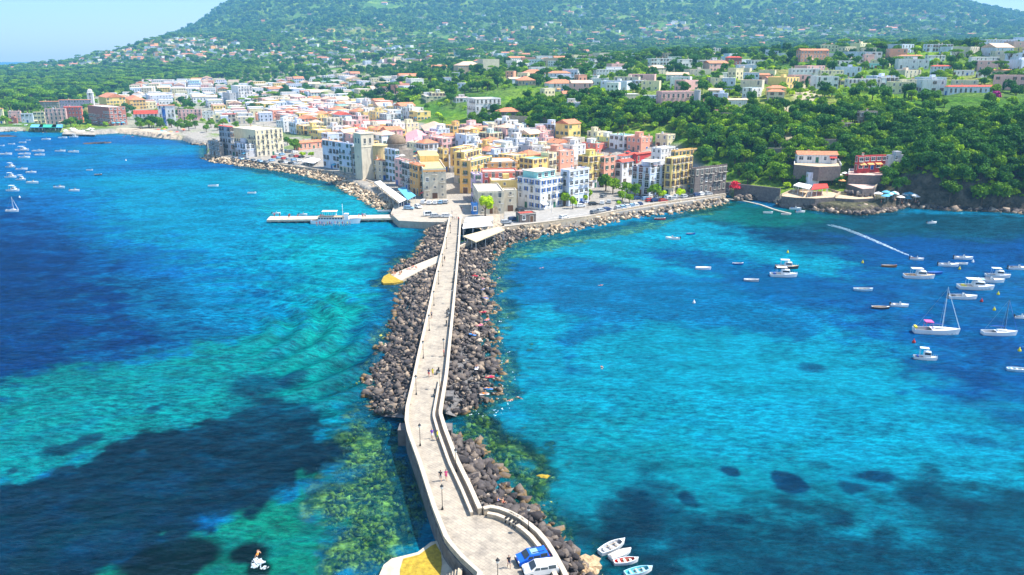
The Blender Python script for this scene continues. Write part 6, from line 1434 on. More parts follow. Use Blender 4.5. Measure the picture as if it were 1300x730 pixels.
RBT = [('row',838,278,14,-8,'small red rowboat moored just off the right quay rocks',dict(c='red',c2='white',acc='brown')),
 ('motor',854,303,18,170,'white motorboat with sunbathers, nearest the right quay',dict(acc='cream')),
 ('row',877,297,9,-5,'tiny dark blue dinghy right of the white motorboat off the quay',dict(c='blue',c2='blue',acc='deck')),
 ('cover',893,341,19,-10,'white boat under a pale grey cover in the cyan part of the bay',dict(acc='cream')),
 ('row',937,335,12,-12,'small blue and white rowboat between the covered boat and the two cruisers',dict(c='blue',c2='white',acc='lightblue')),
 ('row',954,356,18,-14,'grey inflatable-like tender below the small blue rowboat',dict(c='grey',c2='white',c3='white',acc='white')),
 ('cabin',999,340,28,-10,'cabin cruiser with dark hull and varnished deck, upper of the two side by side',dict(c='dark',c2='brown',c3='deck',acc='cream')),
 ('cabin',995,350,33,-8,'all-white cabin cruiser with hardtop, lower of the two side by side',dict(acc='bluec')),
 ('motor',1183,283,13,5,'lone white boat close under the right cliff',dict()),
 ('motor',1164,329,15,-22,'motorboat under way with a long white wake',dict(c='white',c2='deck',acc='brown')),
 ('row',1129,338,18,-12,'brown wooden rowing boat left of the wake boat',dict(c='brown',c2='brown',acc='deck')),
 ('motor',1204,337,24,-12,'white motorboat with flat deck left of the pair at the upper right',dict(acc='grey')),
 ('row',1221,335,14,-12,'slim white dinghy in the middle of the upper right trio',dict(acc='white')),
 ('motor',1223,328,22,-12,'white motorboat topmost of the upper right trio',dict(acc='cream')),
 ('motor',1293,341,24,-10,'dark-engined white motorboat cut by the right edge, upper one',dict(acc='black')),
 ('cover',1187,347,18,-8,'dark blue covered boat behind the long cream-decked launch',dict(c='blue',c2='blue',acc='bluec')),
 ('cabin',1167,352,36,-10,'long cream-decked launch with low cabin beside the dark blue boat',dict(c3='deck',acc='deck')),
 ('cabin',1267,351,28,-14,'white cruiser with tall arch, behind its neighbour at right',dict(acc='grey')),
 ('motor',1258,357,31,-12,'white motorboat directly in front of the tall-arched cruiser',dict(acc='lightblue')),
 ('cabin',1239,366,42,-10,'largest white motor cruiser of the right-hand cluster with orange cushions',dict(acc='yellow')),
 ('motor',1222,378,34,-9,'white motorboat with black engine, lowest of the right-hand cluster',dict(acc='black')),
 ('row',1096,368,23,-8,'pale blue and white open boat left of the two sailboats',dict(c='lightblue',c2='white',acc='lightblue')),
 ('row',1118,391,21,-12,'dark-hulled wooden boat beside a white one',dict(c='dark',c2='white',c3='deck',acc='brown')),
 ('motor',1142,388,21,-14,'white motorboat just right of the dark wooden boat',dict(acc='cream')),
 ('sail',1189,422,54,-10,'white sailing yacht with pink sun awning and tall mast',dict(acc='pinkc')),
 ('sail',1269,424,42,-6,'white sailing yacht with dark mast near the right edge',dict(acc='dark')),
 ('motor',1297,403,16,-8,'white motorboat cut by the right edge beside the dark-masted yacht',dict(acc='black')),
 ('cabin',1175,455,26,-18,'small white cuddy boat with pale blue windscreen below the pink-awning yacht',dict(acc='bluec')),
 ('row',1293,470,26,-14,'blue and white open boat cut by the right edge, lowest one',dict(c='lightblue',c2='white',c3='lightblue',acc='white')),
 ('row',777.6,695,35,36,'white rowboat with grey seats, farthest of the four moored in a fan',dict(acc='grey')),
 ('cover',788,704,29,30,'cream covered rowboat, second of the four moored in a fan',dict(acc='cream')),
 ('row',795,713,31,11,'white rowboat with bright red interior, third of the four moored in a fan',dict(c3='red',acc='white')),
 ('row',811,726,37,18,'turquoise and white rowboat, nearest of the four moored in a fan',dict(c='white',c2='lightblue',c3='teal',acc='lightblue')),
 ('motor',351,271,9,5,'small motorboat behind the outer tip of the pier',dict()),('motor',385,272.5,10,0,'small white motorboat behind the middle of the pier',dict()),('row',488,268.5,17,-4,'white boat with mast-like pole moored inside the pier root',dict()),('cover',503,266.5,13,-5,'blue covered boat moored where the pier meets the square',dict(c='blue',c2='white',acc='bluec')),
 ('row',516,284,9,-10,'little dinghy under the left quay square edge',dict()),('row',534,283,10,-6,'second little dinghy under the left quay square edge, right one',dict(acc='lightblue')),
 ('motor',1010,265,16,-4,'white motorboat at the end of the floating jetty',dict()),('row',975,270,12,-8,'pale rowboat tied to the middle of the floating jetty',dict(acc='lightblue')),('row',998,272,12,-6,'pinkish rowboat tied near the end of the floating jetty',dict(c='cream')),('motor',1016,269,12,-3,'low white boat with red stripe off the floating jetty',dict(c2='red'))]
for b_ in RBT: bpx(*b_[:6], **b_[6])
LBT = [(8,196,15),(15,183,9),(2,185,8),(29,181,10),(36,178,6),(59,177,11),(80,175,11),(94,174,11),(29,191,18),(49,192,15),(32,196,16),(31,200,14),(51,197,14),(77,192,13),(94,193,14),(14,212,13),(28,215,14),(40,219,13),(14,225,14),(27,228,13),(42,232,16),(17,242,17),(76,238,15),(95,242,14),(114,216,9),(125,222,10),(271,236,13),(320,245,11)]
LBT.sort(key=lambda b_: b_[1]); rb = random.Random(5)
for i, (u, v, w) in enumerate(LBT):
    kd = 'row' if w < 11 or u > 200 else rb.choice(['motor', 'motor', 'cabin', 'motor'])
    lab = {271: 'lone white boat left of the end of the pier, left one of two', 320: 'lone white boat between the palace rocks and the pier, right one of two', 125: 'dark little boat furthest right of the left bay moorings', 114: 'small white boat beside the dark little boat in the left bay'}.get(u, f"white {'open boat' if kd == 'row' else 'motorboat' if kd == 'motor' else 'cabin boat'} in the left bay, {ORD[i] if i < 14 else ORD[len(LBT)-1-i]} from the {'top' if i < 14 else 'bottom'} of the moorings")
    bpx(kd, u, v, w, rb.uniform(-12, 6), lab, acc=rb.choice(['grey', 'bluec', 'cream']), c='dark' if u in (125,) else 'white', group=None if u > 100 else 'boats moored in the left bay')
bpx('sail', 16, 268, 17, -4, 'small sailing yacht at the far left edge of the bay', acc='white')
# excursion ferry at the pier
def ferry(x, y, L_, head, label, dark=False):
    t = thing('excursion_ferry', label, 'ferry', (x, y, 0), head); B = L_*.2; Hh = 1.35
    m, hb, sh_ = hull_mb(L_, B, Hh, .5, 15, .12, .5, sq=.9); m.obj('hull', [PT['dark' if dark else 'white'], PT['bluec'], PT['grey']], t, fix=True)
    sp_ = MB().box((-L_*.1, 0, Hh+.6), (L_*.5, B*.8, 1.2)).obj('saloon', PT['blue' if dark else 'white'], t)
    for k in range(9):
        for s in (-1, 1): MB().box((-L_*.35+L_*.5*(k+.5)/9, s*B*.402, Hh+.75), (L_*.04, .04, .5)).obj('window', glass, sp_)
    MB().box((-L_*.12, 0, Hh+2.6 if dark else Hh+3.3), (L_*.3, B*.8, .12)).obj('roof', PT['white'], t)
    MB().box((-L_*.1, 0, Hh+1.26), (L_*.54, B*.88, .1)).obj('upper_deck', PT['deck'], t)
    wh = MB().box((L_*.21, 0, Hh+1.2), (L_*.1, B*.55, 2.4), taper=.85).obj('wheelhouse', PT['white'], t); MB().box((L_*.262, 0, Hh+1.8), (.06, B*.42, .6)).obj('windscreen', glass, wh)
    MB().tube((L_*.14, 0, Hh), (L_*.14, 0, Hh+6), .08).tube((L_*.14, -.8, Hh+5), (L_*.14, .8, Hh+5), .04).obj('mast', PT['white'], t)
    p_ = MB()
    for k in range(4):
        for s in (-1, 1): p_.tube((-L_*.25+L_*.085*k, s*B*.38, Hh+1.3), (-L_*.25+L_*.085*k, s*B*.38, Hh+3.25 if not dark else Hh+2.6), .04, n=5)
    p_.obj('deck_posts', PT['white'], t)
    return t
p = at(427, 282.5, .3); ferry(p.x, p.y, 18.5, .02, 'white and blue excursion ferry with passengers moored along the pier')
p = at(27, 163, .3); ferry(p.x, p.y, 22, 0, 'black-hulled floating restaurant boat moored at the far left quay', True)
# buoys
for i, (u, v, k) in enumerate([(1000,321,'yellow'),(1095,334,'yellow'),(1294,446,'yellow'),(1262,394,'yellow'),(1218,342,'yellow'),(1267,374,'yellow'),(1235,333,'white'),(881,385,'white'),(1160,435,'red'),(1246,383,'red'),(25,251,'white'),(160,204,'white')]):
    p = at(u, v, 0); lbl = {0: 'yellow mooring buoy behind the two side-by-side cruisers', 1: 'yellow buoy left of the brown wooden rowing boat', 2: 'yellow buoy below the dark-masted yacht at the right edge', 3: 'yellow buoy above the dark-masted yacht', 4: 'yellow buoy below the upper right motorboats', 5: 'yellow buoy right of the lowest cluster motorboat', 6: 'white buoy right of the upper right trio', 7: 'lone white buoy in the cyan water', 8: 'red buoy left of the pink-awning yacht', 9: 'red buoy right of the black-engined motorboat', 10: 'white buoy near the left edge sailing yacht', 11: 'white buoy in the open left bay'}[i]
    s = .38; o = thingmesh('buoy', MB().lathe((0, 0, -.2), [(.05, 0), (s*.8, .15), (s, .4), (s*.75, .65), (.1, .85), (.07, 1.15)], 10), PT[k], lbl, 'buoy', smooth=True, fix=False); o.location = (p.x, p.y, 0)
# wake behind the moving boat
fo, nt, b, o_ = newmat('foam'); b.inputs['Base Color'].default_value = (.75, .85, .9, 1); b.inputs['Roughness'].default_value = .9
def foam(name, pts, w0, w1, n, seed, **k):
    r = random.Random(seed); A = rs(pts, .12, 200); m = MB()
    for i in range(n):
        f = r.random()**.8; j = int(f*199); a = A[j]; b2 = A[min(j+1, 199)]; d = Vector((b2[0]-a[0], b2[1]-a[1])); d = d.normalized() if d.length else Vector((1, 0)); w = w0+(w1-w0)*f; q_ = r.choice([-1, 1])*w*(.55+.45*r.random()) if r.random() < .35 else r.gauss(0, w*.5)
        s = r.uniform(.07, .26)*(1.15-f*.6); V0, F0 = HULLS[r.randrange(12)]; V1 = V0*np.array([s*r.uniform(1, 2.6), s*.6, .14]); an = math.atan2(d.y, d.x); cc, ss = math.cos(an), math.sin(an)
        V2 = np.column_stack([a[0]-d.y*q_+V1[:, 0]*cc-V1[:, 1]*ss, a[1]+d.x*q_+V1[:, 0]*ss+V1[:, 1]*cc, .1+V1[:, 2]]); m.add(V2.tolist(), F0.tolist())
    m.obj(name, fo, kind='stuff', **k)
foam('wake_foam', [(1158,326),(1130,314),(1100,301),(1075,291),(1052,285)], .4, 1.3, 1000, 1)
0 and foam('shore_foam', [(497,706),(507,702),(522,697),(535,692)], .2, .9, 40, 2)
foam('surf_foam', [(641,400),(634,420),(641,450),(645,478),(645,500),(630,520),(600,530)], 1.0, 2.0, 60, 3)
# ------------------------------------------------------------------ cars and scooters
CC = {'white': (.78, .78, .77), 'silver': (.42, .44, .46), 'blue': (.01, .12, .62), 'navy': (.02, .05, .16), 'red': (.5, .03, .02), 'black': (.02, .02, .022), 'grey': (.18, .19, .2), 'lightblue': (.25, .42, .6)}
CM = {k: mat('car_'+k, c, .25, .04, .5, spec=.6) for k, c in CC.items()}; tyre = mat('tyre_rubber', (.02, .02, .02), .85); lampg = mat('lamp_glass', (.75, .75, .7), .15); taill = mat('tail_lamp', (.45, .02, .02), .3)
def car_meshes(van=False):
    prof = [(-2.0, .35), (-2.02, .85), (-1.9, 1.0 if not van else 1.75), (-1.72, 1.42 if not van else 1.85), (.55, 1.48 if not van else 1.86), (1.25, .98 if not van else 1.15), (1.9, .82), (2.02, .62), (1.98, .32)]
    m = MB(); n = len(prof)
    for yy, k in ((-.86, 1), (.86, 1)): pass
    wv_ = lambda z: .86 if z < 1.02 else .70
    vs = [(x_, -wv_(z_), z_) for x_, z_ in prof]+[(x_, wv_(z_), z_) for x_, z_ in prof]
    m.add(vs, [tuple(range(n)), tuple(range(2*n-1, n-1, -1))]+[(i, n+i, n+(i+1) % n, (i+1) % n) for i in range(n)])
    body = m
    zt = 1.38 if not van else 1.75; zb_ = 1.02
    g_ = MB()
    for s in (-1, 1):
        for x0, x1 in ((-1.65, -.75), (-.68, .15), (.22, .95)):
            g_.add([(x0, s*.868, zb_), (x1, s*.868, zb_), (x1 if x1 < .9 else .62, s*.725, zt), (x0, s*.725, zt)], [(0, 1, 2, 3) if s < 0 else (3, 2, 1, 0)])
    ws = MB().add([(.60, -.62, zt+.06), (.60, .62, zt+.06), (1.20, .72, 1.05), (1.20, -.72, 1.05)], [(0, 3, 2, 1)]); ws.v = [(x_+.03, y_, z_+.02) for x_, y_, z_ in ws.v]
    rw = MB().add([(-1.93, -.7, 1.05), (-1.93, .7, 1.05), (-1.76, .6, zt), (-1.76, -.6, zt)], [(0, 3, 2, 1)])
    wh = MB().tube((0, -.1, 0), (0, .1, 0), .32, n=14, mi=0).tube((0, -.11, 0), (0, .11, 0), .19, n=10, mi=1)
    hl = MB().box((1.99, 0, .70), (.08, .34, .16)); tl = MB().box((-2.03, 0, .85), (.06, .26, .18))
    def fx(mb, nm, mats):
        return mb.mesh(nm, mats, fix=True)
    return dict(body=fx(body, 'body', CM['white']), win=g_.mesh('side_windows', glass), ws=ws.mesh('windscreen', glass), rw=rw.mesh('rear_window', glass), wheel=fx(wh, 'wheel', [tyre, CM['silver']]), hl=hl.mesh('headlight', lampg), tl=tl.mesh('tail_light', taill), pb=MB().box((2.02, 0, .42), (.12, 1.66, .2)).mesh('bumper', tyre))
CARM = {False: car_meshes(False), True: car_meshes(True)}
def car(x, y, z, rz, colr, label, van=False, group=None, full=True):
    M = CARM[van]; t = thing('parked_van' if van else 'parked_car', label, 'van' if van else 'car', (x, y, z), rz, group)
    bo = link('body', M['body'], t); bo.material_slots[0].link = 'OBJECT'; bo.material_slots[0].material = CM[colr]
    link('side_windows', M['win'], t); link('windscreen', M['ws'], t); link('rear_window', M['rw'], t)
    for wx in (-1.25, 1.25):
        for wy in (-.78, .78): link('wheel', M['wheel'], t, (wx, wy, .32))
    if full:
        for s in (-.58, .58): link('headlight', M['hl'], t, (0, s, 0)); link('tail_light', M['tl'], t, (0, s, 0))
        link('bumper', M['pb'], t)
    return t
p = at(676, 713, DZ); c1 = car(p.x, p.y, DZ, math.radians(198), 'blue', 'bright blue small car parked on the near terrace'); c1.scale = (.95, 1, 1)
for s in (-.35, 0.35): MB().box((-.6, s*1.3, 1.56), (1.6, .05, .06)).obj('roof_rail', M_['dark'], c1)
MB().box((-.15, 0, 1.475), (.9, 1.1, .02)).obj('roof_panel', CM['lightblue'], c1)
p = at(686, 727.5, DZ); car(p.x, p.y, DZ, math.radians(192), 'white', 'white small car cut by the bottom edge beside the blue one')
CARS = [(538,258.5,'white',1,80,'s'),(545.6,259,'white',0,84,'s'),(553,259,'white',0,86,'s'),(559.5,258.5,'lightblue',0,86,'s'),(566,258,'silver',0,86,'s'),(514,261.5,'navy',0,-12,'s'),(519,266,'lightblue',0,-8,'s'),(531,264,'white',0,-60,'s'),(544.6,274,'white',1,20,'s'),(553,276,'silver',0,15,'s'),(567,276,'white',0,5,'s'),
 (642.6,284,'silver',0,12,'q'),(652,280,'navy',0,20,'q'),(661,268,'black',0,40,'q'),(716,277.5,'white',0,42,'q'),(735.5,259,'navy',0,20,'q'),(737,263,'white',0,20,'q'),(753,260.5,'black',0,20,'q'),(755,271,'grey',0,42,'q'),(763,269,'silver',0,42,'q'),(770,267.5,'navy',0,42,'q'),(766,251,'grey',0,60,'q'),(764.5,259,'white',0,80,'q'),(773,258,'silver',0,80,'q'),
 (784,266,'silver',0,100,'q'),(790,265,'lightblue',0,100,'q'),(796,264,'white',0,100,'q'),(801.5,263,'lightblue',0,100,'q'),(807,262,'white',0,100,'q'),(812,261,'navy',0,100,'q'),(809,253.5,'navy',0,20,'q'),(816,251.5,'black',0,30,'q'),(820,254,'lightblue',0,30,'q'),(825,256,'red',0,30,'q'),(831,256,'navy',0,30,'q'),(837,252,'white',0,30,'q'),(842,256.8,'red',0,30,'q'),(846,251.5,'lightblue',0,30,'q'),(850,253,'white',0,30,'q'),(855,254,'silver',0,30,'q'),(861,250.5,'white',0,30,'q'),(869,251,'silver',0,40,'q'),(876,250,'black',0,40,'q'),(884,249,'navy',0,40,'q'),(891,248,'white',0,40,'q'),(899,247.5,'silver',0,40,'q')]
rc = random.Random(3)
for i in range(4):
    for j in range(6):
        if rc.random() < .15: continue
        CARS.append((345+j*6.2+i*3.4, 203.5-i*4.2+j*.9, rc.choice(['white', 'silver', 'grey', 'black', 'lightblue', 'red']), 0, 60, 'p'))
for j in range(6): CARS.append((298+j*8, 200.3+j*1.05, rc.choice(['white', 'silver', 'lightblue', 'grey']), 0, -48, 'r'))
REG = {'s': 'on the square left of the causeway', 'q': 'on the right quay', 'p': 'in the waterfront car park', 'r': 'at the foot of the cream palace'}
cg = {}
for c_ in CARS: cg.setdefault((c_[5], c_[2], c_[3]), []).append(c_)
for (rg_, colr, vn), L_ in cg.items():
    L_.sort()
    for i, (u, v, _, _, dg, _) in enumerate(L_):
        p = at(u, v, 2.56 if rg_ in 'sq' else 3.0); zz_ = 2.56 if rg_ in 'sq' else max(hz(p.x, p.y), 2.4)
        lab = f"{colr.replace('lightblue', 'light blue')} {'van' if vn else 'car'} {REG[rg_]}" + ('' if len(L_) == 1 else f", {ORD[i]} from the left of such")
        car(p.x, p.y, zz_, math.radians(dg), colr, lab, bool(vn), 'cars parked '+REG[rg_], full=False)
SM = dict(b=MB().box((-.35, 0, .55), (.8, .3, .35), taper=.8).box((.1, 0, .25), (.6, .28, .08)).mesh('body', CM['grey']), s=MB().box((-.38, 0, .79), (.75, .28, .12), taper=.85).mesh('seat', tyre), f=MB().box((.48, 0, .6), (.1, .34, .75), taper=.7).tube((.45, 0, .9), (.4, 0, 1.08), .03).tube((.4, -.33, 1.08), (.4, .33, 1.08), .025).mesh('handlebar', M_['dark']), w=MB().tube((0, -.06, 0), (0, .06, 0), .23, n=12).mesh('wheel', tyre))
SCO = [(580,329),(581,324),(576,358),(577,353),(568.5,397),(569,402),(567,413),(556,474),(552,502),(650,663.5),(655,666),(660,669),(646,661)]
for i, (u, v) in enumerate(SCO):
    p = at(u, v, DZ); lb = f"scooter parked along the right wall of the far causeway, {ORD[i]} from the town" if i < 7 else ['dark scooter beside the yellow-shirted walker', 'dark scooter at the bridge gap by the right wall'][i-7] if i < 9 else f"scooter leaning by the curved terrace bench, {ORD[[1,2,3,0][i-9]]} from the left"
    t = thing('scooter', lb, 'scooter', (p.x, p.y, dz(p)), random.uniform(1.2, 1.8) if i < 9 else random.uniform(.6, 1.2))
    bo = link('body', SM['b'], t); link('seat', SM['s'], t); link('handlebar', SM['f'], t)
    for wx in (-.6, .55): link('wheel', SM['w'], t, (wx, 0, .23))
# ------------------------------------------------------------------ lamps
ln = MB().lathe((0, 0, 0), [(.16, 0), (.14, .25), (.07, .4), (.05, .6), (.04, 3.0), (.06, 3.05)], 10)
LMP = dict(p=ln.mesh('pole', M_['dark']), h=MB().lathe((0, 0, 3.05), [(.08, 0), (.17, .1), (.2, .35), (.12, .4)], 8).mesh('lantern', lampg), c=MB().lathe((0, 0, 3.44), [(.26, 0), (.2, .1), (.05, .25), (.02, .38)], 8).mesh('cap', M_['dark']))
LPX2 = [(533.5,566,'L'),(561.7,647,'L'),(632,745,'L'),(528.5,501,'L'),(537.5,455,'L'),(545,420,'L'),(551,388,'L'),(557,361,'L'),(562,338,'L'),(567,316,'L'),(572,296,'L'),(579,599,'R'),(671,676,'R'),(558,494,'R'),(563.5,452,'R'),(570,415,'R'),(574,385,'R'),(577,358,'R'),(579.5,334,'R'),(581.5,312,'R')]
for s_, nm in (('L', 'left'), ('R', 'right')):
    L_ = sorted([q_ for q_ in LPX2 if q_[2] == s_], key=lambda q_: -q_[1])
    for i, (u, v, _) in enumerate(L_):
        p = at(u, v, DZ); t = thing('street_lamp', f'black lantern post on the {nm} side of the causeway, {ORD[i]} from the near end', 'street lamp', (p.x, p.y, dz(p)), 0, f'lantern posts along the {nm} side')
        link('pole', LMP['p'], t); link('lantern', LMP['h'], t); link('cap', LMP['c'], t)
for i, (u, v) in enumerate([(636,283),(745,258),(793,262),(700,270)]):
    p = at(u, v, 2.5); t = thing('lamp_mast', 'slim grey lamp mast on the right quay, %s from the left' % ORD[[0, 2, 3, 1][i]], 'street lamp', (p.x, p.y, 2.5)); MB().tube((0, 0, 0), (0, 0, 7), .09, .05).obj('pole', PT['grey'], t); MB().box((.5, 0, 7), (1.2, .25, .12)).obj('lamp_head', PT['grey'], t)
# ------------------------------------------------------------------ people
def figure(pose, name='person'):
    """joints -> skin -> one continuous mesh; faces coloured by limb"""
    P_ = {'pelvis': (0, 0, .95), 'waist': (0, 0, 1.1), 'chest': (0, 0, 1.32), 'neck': (0, 0, 1.47), 'chin': (.01, 0, 1.55), 'head': (.02, 0, 1.66), 'crown': (0, 0, 1.74), 'shL': (0, .18, 1.40), 'elL': (-.02, .25, 1.14), 'wrL': (.05, .25, .90), 'haL': (.08, .25, .80), 'shR': (0, -.18, 1.40), 'elR': (-.02, -.25, 1.14), 'wrR': (.05, -.25, .90), 'haR': (.08, -.25, .80),
          'hpL': (0, .09, .90), 'knL': (.02, .10, .50), 'anL': (0, .10, .09), 'toL': (.16, .11, .04), 'hpR': (0, -.09, .90), 'knR': (.02, -.10, .50), 'anR': (0, -.10, .09), 'toR': (.16, -.11, .04)}
    P_.update(pose)
    R_ = {'pelvis': .135, 'waist': .115, 'chest': .145, 'neck': .055, 'chin': .07, 'head': .105, 'crown': .075, 'sh': .07, 'el': .045, 'wr': .032, 'ha': .04, 'hp': .10, 'kn': .062, 'an': .042, 'to': .038}
    E = [('pelvis', 'waist'), ('waist', 'chest'), ('chest', 'neck'), ('neck', 'chin'), ('chin', 'head'), ('head', 'crown')]
    for s in 'LR': E += [('chest', 'sh'+s), ('sh'+s, 'el'+s), ('el'+s, 'wr'+s), ('wr'+s, 'ha'+s), ('pelvis', 'hp'+s), ('hp'+s, 'kn'+s), ('kn'+s, 'an'+s), ('an'+s, 'to'+s)]
    K_ = list(P_); me = bpy.data.meshes.new('fig'); me.from_pydata([P_[k] for k in K_], [(K_.index(a), K_.index(b2)) for a, b2 in E], [])
    ob = bpy.data.objects.new('fig', me); COL.objects.link(ob); md = ob.modifiers.new('s', 'SKIN'); md.use_smooth_shade = True
    for i, k in enumerate(K_):
        rr = R_.get(k, R_.get(k[:2])); sv_ = me.skin_vertices[0].data[i]; sv_.radius = (rr, rr*(.8 if k in ('chest', 'waist', 'pelvis') else 1)); sv_.use_root = (k == 'pelvis')
    ob.modifiers.new('u', 'SUBSURF').levels = 1
    dg = bpy.context.evaluated_depsgraph_get(); dg.update(); out = bpy.data.meshes.new_from_object(ob.evaluated_get(dg)); bpy.data.objects.remove(ob)
    out.name = name; limb = {}
    idx = []
    Pv = {k: Vector(v) for k, v in P_.items()}
    segs = [(a, b2) for a, b2 in E]
    for f in out.polygons:
        c_ = f.center; best = None
        for a, b2 in segs:
            A_, B_ = Pv[a], Pv[b2]; d_ = B_-A_; t_ = max(0, min(1, (c_-A_).dot(d_)/max(d_.length_squared, 1e-9))); dd = (c_-A_-d_*t_).length/R_.get(b2, R_.get(b2[:2]))
            if best is None or dd < best[0]: best = (dd, a, b2, t_)
        _, a, b2, t_ = best; mi = 0
        if (a, b2) in (('waist', 'chest'), ('chest', 'neck')) or a == 'chest' or (a == 'pelvis' and b2 == 'waist' and t_ > .4): mi = 1
        if a[:2] == 'sh' and t_ < .55: mi = 1
        if a == 'pelvis' and not (b2 == 'waist' and t_ > .4) or (a[:2] == 'hp' and t_ < .75): mi = 2
        if a[:2] == 'an' or b2[:2] == 'to': mi = 3
        if a in ('head', 'chin') and (c_.z > Pv['head'].z+.03 or c_.x < Pv['head'].x-.045) and b2 in ('crown', 'head'): mi = 4
        if (a, b2) == ('chest', 'neck') and t_ > .7: mi = 0
        idx.append(mi)
    out.materials.clear()
    for k in range(5): out.materials.append(skin)
    out.polygons.foreach_set('material_index', idx); out.polygons.foreach_set('use_smooth', [True]*len(out.polygons)); return out
skin = mat('skin', (.55, .31, .20), .6, .1); HAIR = [mat('dark_hair', (.03, .02, .015), .7), mat('brown_hair', (.12, .06, .03), .7), mat('blond_hair', (.45, .30, .12), .7)]
CL = {k: mat('cloth_'+k, c, .9, .1) for k, c in {'white': (.78, .78, .76), 'black': (.02, .02, .025), 'pink': (.75, .06, .22), 'purple': (.22, .06, .50), 'yellow': (.75, .62, .04), 'blue': (.04, .15, .5), 'red': (.6, .03, .03), 'green': (.1, .35, .1), 'grey': (.25, .25, .27), 'navy': (.02, .03, .1), 'orange': (.75, .25, .03), 'skin': (.55, .31, .20)}.items()}
stand = figure({}); walk = figure({'knL': (.18, .10, .52), 'anL': (.20, .10, .13), 'toL': (.35, .11, .10), 'knR': (-.02, -.10, .50), 'anR': (-.24, -.10, .12), 'toR': (-.10, -.11, .04), 'elL': (-.12, .24, 1.16), 'wrL': (-.14, .24, .92), 'haL': (-.10, .24, .83), 'elR': (.08, -.24, 1.15), 'wrR': (.24, -.22, .98), 'haR': (.32, -.21, .93)})
sit = figure({'pelvis': (0, 0, .16), 'waist': (-.03, 0, .31), 'chest': (-.02, 0, .53), 'neck': (0, 0, .68), 'chin': (.02, 0, .76), 'head': (.04, 0, .87), 'crown': (.02, 0, .95), 'shL': (-.02, .18, .61), 'elL': (-.1, .26, .38), 'wrL': (.08, .22, .25), 'haL': (.18, .2, .25), 'shR': (-.02, -.18, .61), 'elR': (-.1, -.26, .38), 'wrR': (.08, -.22, .25), 'haR': (.18, -.2, .25), 'hpL': (.05, .1, .14), 'knL': (.42, .12, .42), 'anL': (.62, .12, .08), 'toL': (.78, .12, .05), 'hpR': (.05, -.1, .14), 'knR': (.42, -.12, .40), 'anR': (.64, -.12, .08), 'toR': (.8, -.12, .05)})
lie = figure({'pelvis': (0, 0, .12), 'waist': (-.15, 0, .12), 'chest': (-.37, 0, .14), 'neck': (-.53, 0, .13), 'chin': (-.60, 0, .14), 'head': (-.70, 0, .15), 'crown': (-.79, 0, .14), 'shL': (-.45, .18, .12), 'elL': (-.28, .32, .08), 'wrL': (-.05, .3, .06), 'haL': (.05, .28, .06), 'shR': (-.45, -.18, .12), 'elR': (-.6, -.34, .08), 'wrR': (-.74, -.22, .08), 'haR': (-.8, -.12, .1), 'hpL': (.06, .1, .11), 'knL': (.46, .12, .14), 'anL': (.88, .12, .07), 'toL': (.95, .13, .18), 'hpR': (.06, -.1, .11), 'knR': (.44, -.12, .26), 'anR': (.80, -.12, .07), 'toR': (.95, -.13, .06)})
swim = figure({'pelvis': (0, 0, .02), 'waist': (.15, 0, .05), 'chest': (.37, 0, .08), 'neck': (.53, 0, .12), 'chin': (.60, 0, .15), 'head': (.69, 0, .2), 'crown': (.77, 0, .24), 'shL': (.43, .18, .08), 'elL': (.66, .3, .03), 'wrL': (.9, .26, 0), 'haL': (.99, .22, 0), 'shR': (.43, -.18, .08), 'elR': (.3, -.38, -.02), 'wrR': (.1, -.4, -.05), 'haR': (.02, -.38, -.05), 'hpL': (-.06, .1, 0), 'knL': (-.45, .14, -.06), 'anL': (-.86, .12, -.02), 'toL': (-1.0, .12, 0), 'hpR': (-.06, -.1, 0), 'knR': (-.45, -.12, .0), 'anR': (-.84, -.14, -.08), 'toR': (-1.0, -.14, -.06)})
def person(pose, x, y, z, rz, shirt, pants, label, group=None, hair=0, s=1.0):
    o = link('person', pose, loc=(x, y, z), rz=rz); o['label'] = label; o['category'] = 'person'; o.scale = (s, s, s)
    if group: o['group'] = group
    for i, m_ in enumerate([skin, CL[shirt], CL[pants], CL['black'] if shirt != 'skin' else skin, HAIR[hair]]): o.material_slots[i].link = 'OBJECT'; o.material_slots[i].material = m_
    return o
def ppx(pose, u, v, rz, shirt, pants, label, z=DZ, **k):
    p = at(u, v, z); return person(pose, p.x, p.y, dz(p) if z == DZ else z, rz, shirt, pants, label, **k)
up = PI/2
ppx(walk, 646, 721, -1.2, 'black', 'navy', 'person in black walking on the near terrace left of the blue car')
ppx(walk, 559.5, 611, up, 'black', 'grey', 'person in black walking up the causeway beside the one in pink')
ppx(walk, 566.5, 610, up, 'pink', 'pink', 'person in pink walking beside the one in black')
ppx(walk, 548.5, 557, -up, 'purple', 'white', 'person in a purple top just past the bridge gap'); ppx(stand, 555.5, 559, 2.8, 'yellow', 'green', 'person in yellow-green standing by the inner wall near the purple top')
ppx(walk, 544.5, 479, up, 'navy', 'red', 'person in dark top walking left of the yellow-shirted one'); ppx(walk, 549.5, 478, up, 'yellow', 'yellow', 'person in bright yellow walking on the mid causeway', hair=1)
ppx(walk, 548, 404, -up, 'grey', 'black', 'lone person in grey by the left parapet of the mid causeway'); ppx(stand, 563.5, 453, 0, 'red', 'black', 'person in red leaning by a lantern at the right wall')
ppx(walk, 564.5, 332, up, 'black', 'black', 'person in black by the left parapet near the slipway'); ppx(walk, 571.5, 291, up, 'navy', 'grey', 'person in navy at the town end of the causeway')
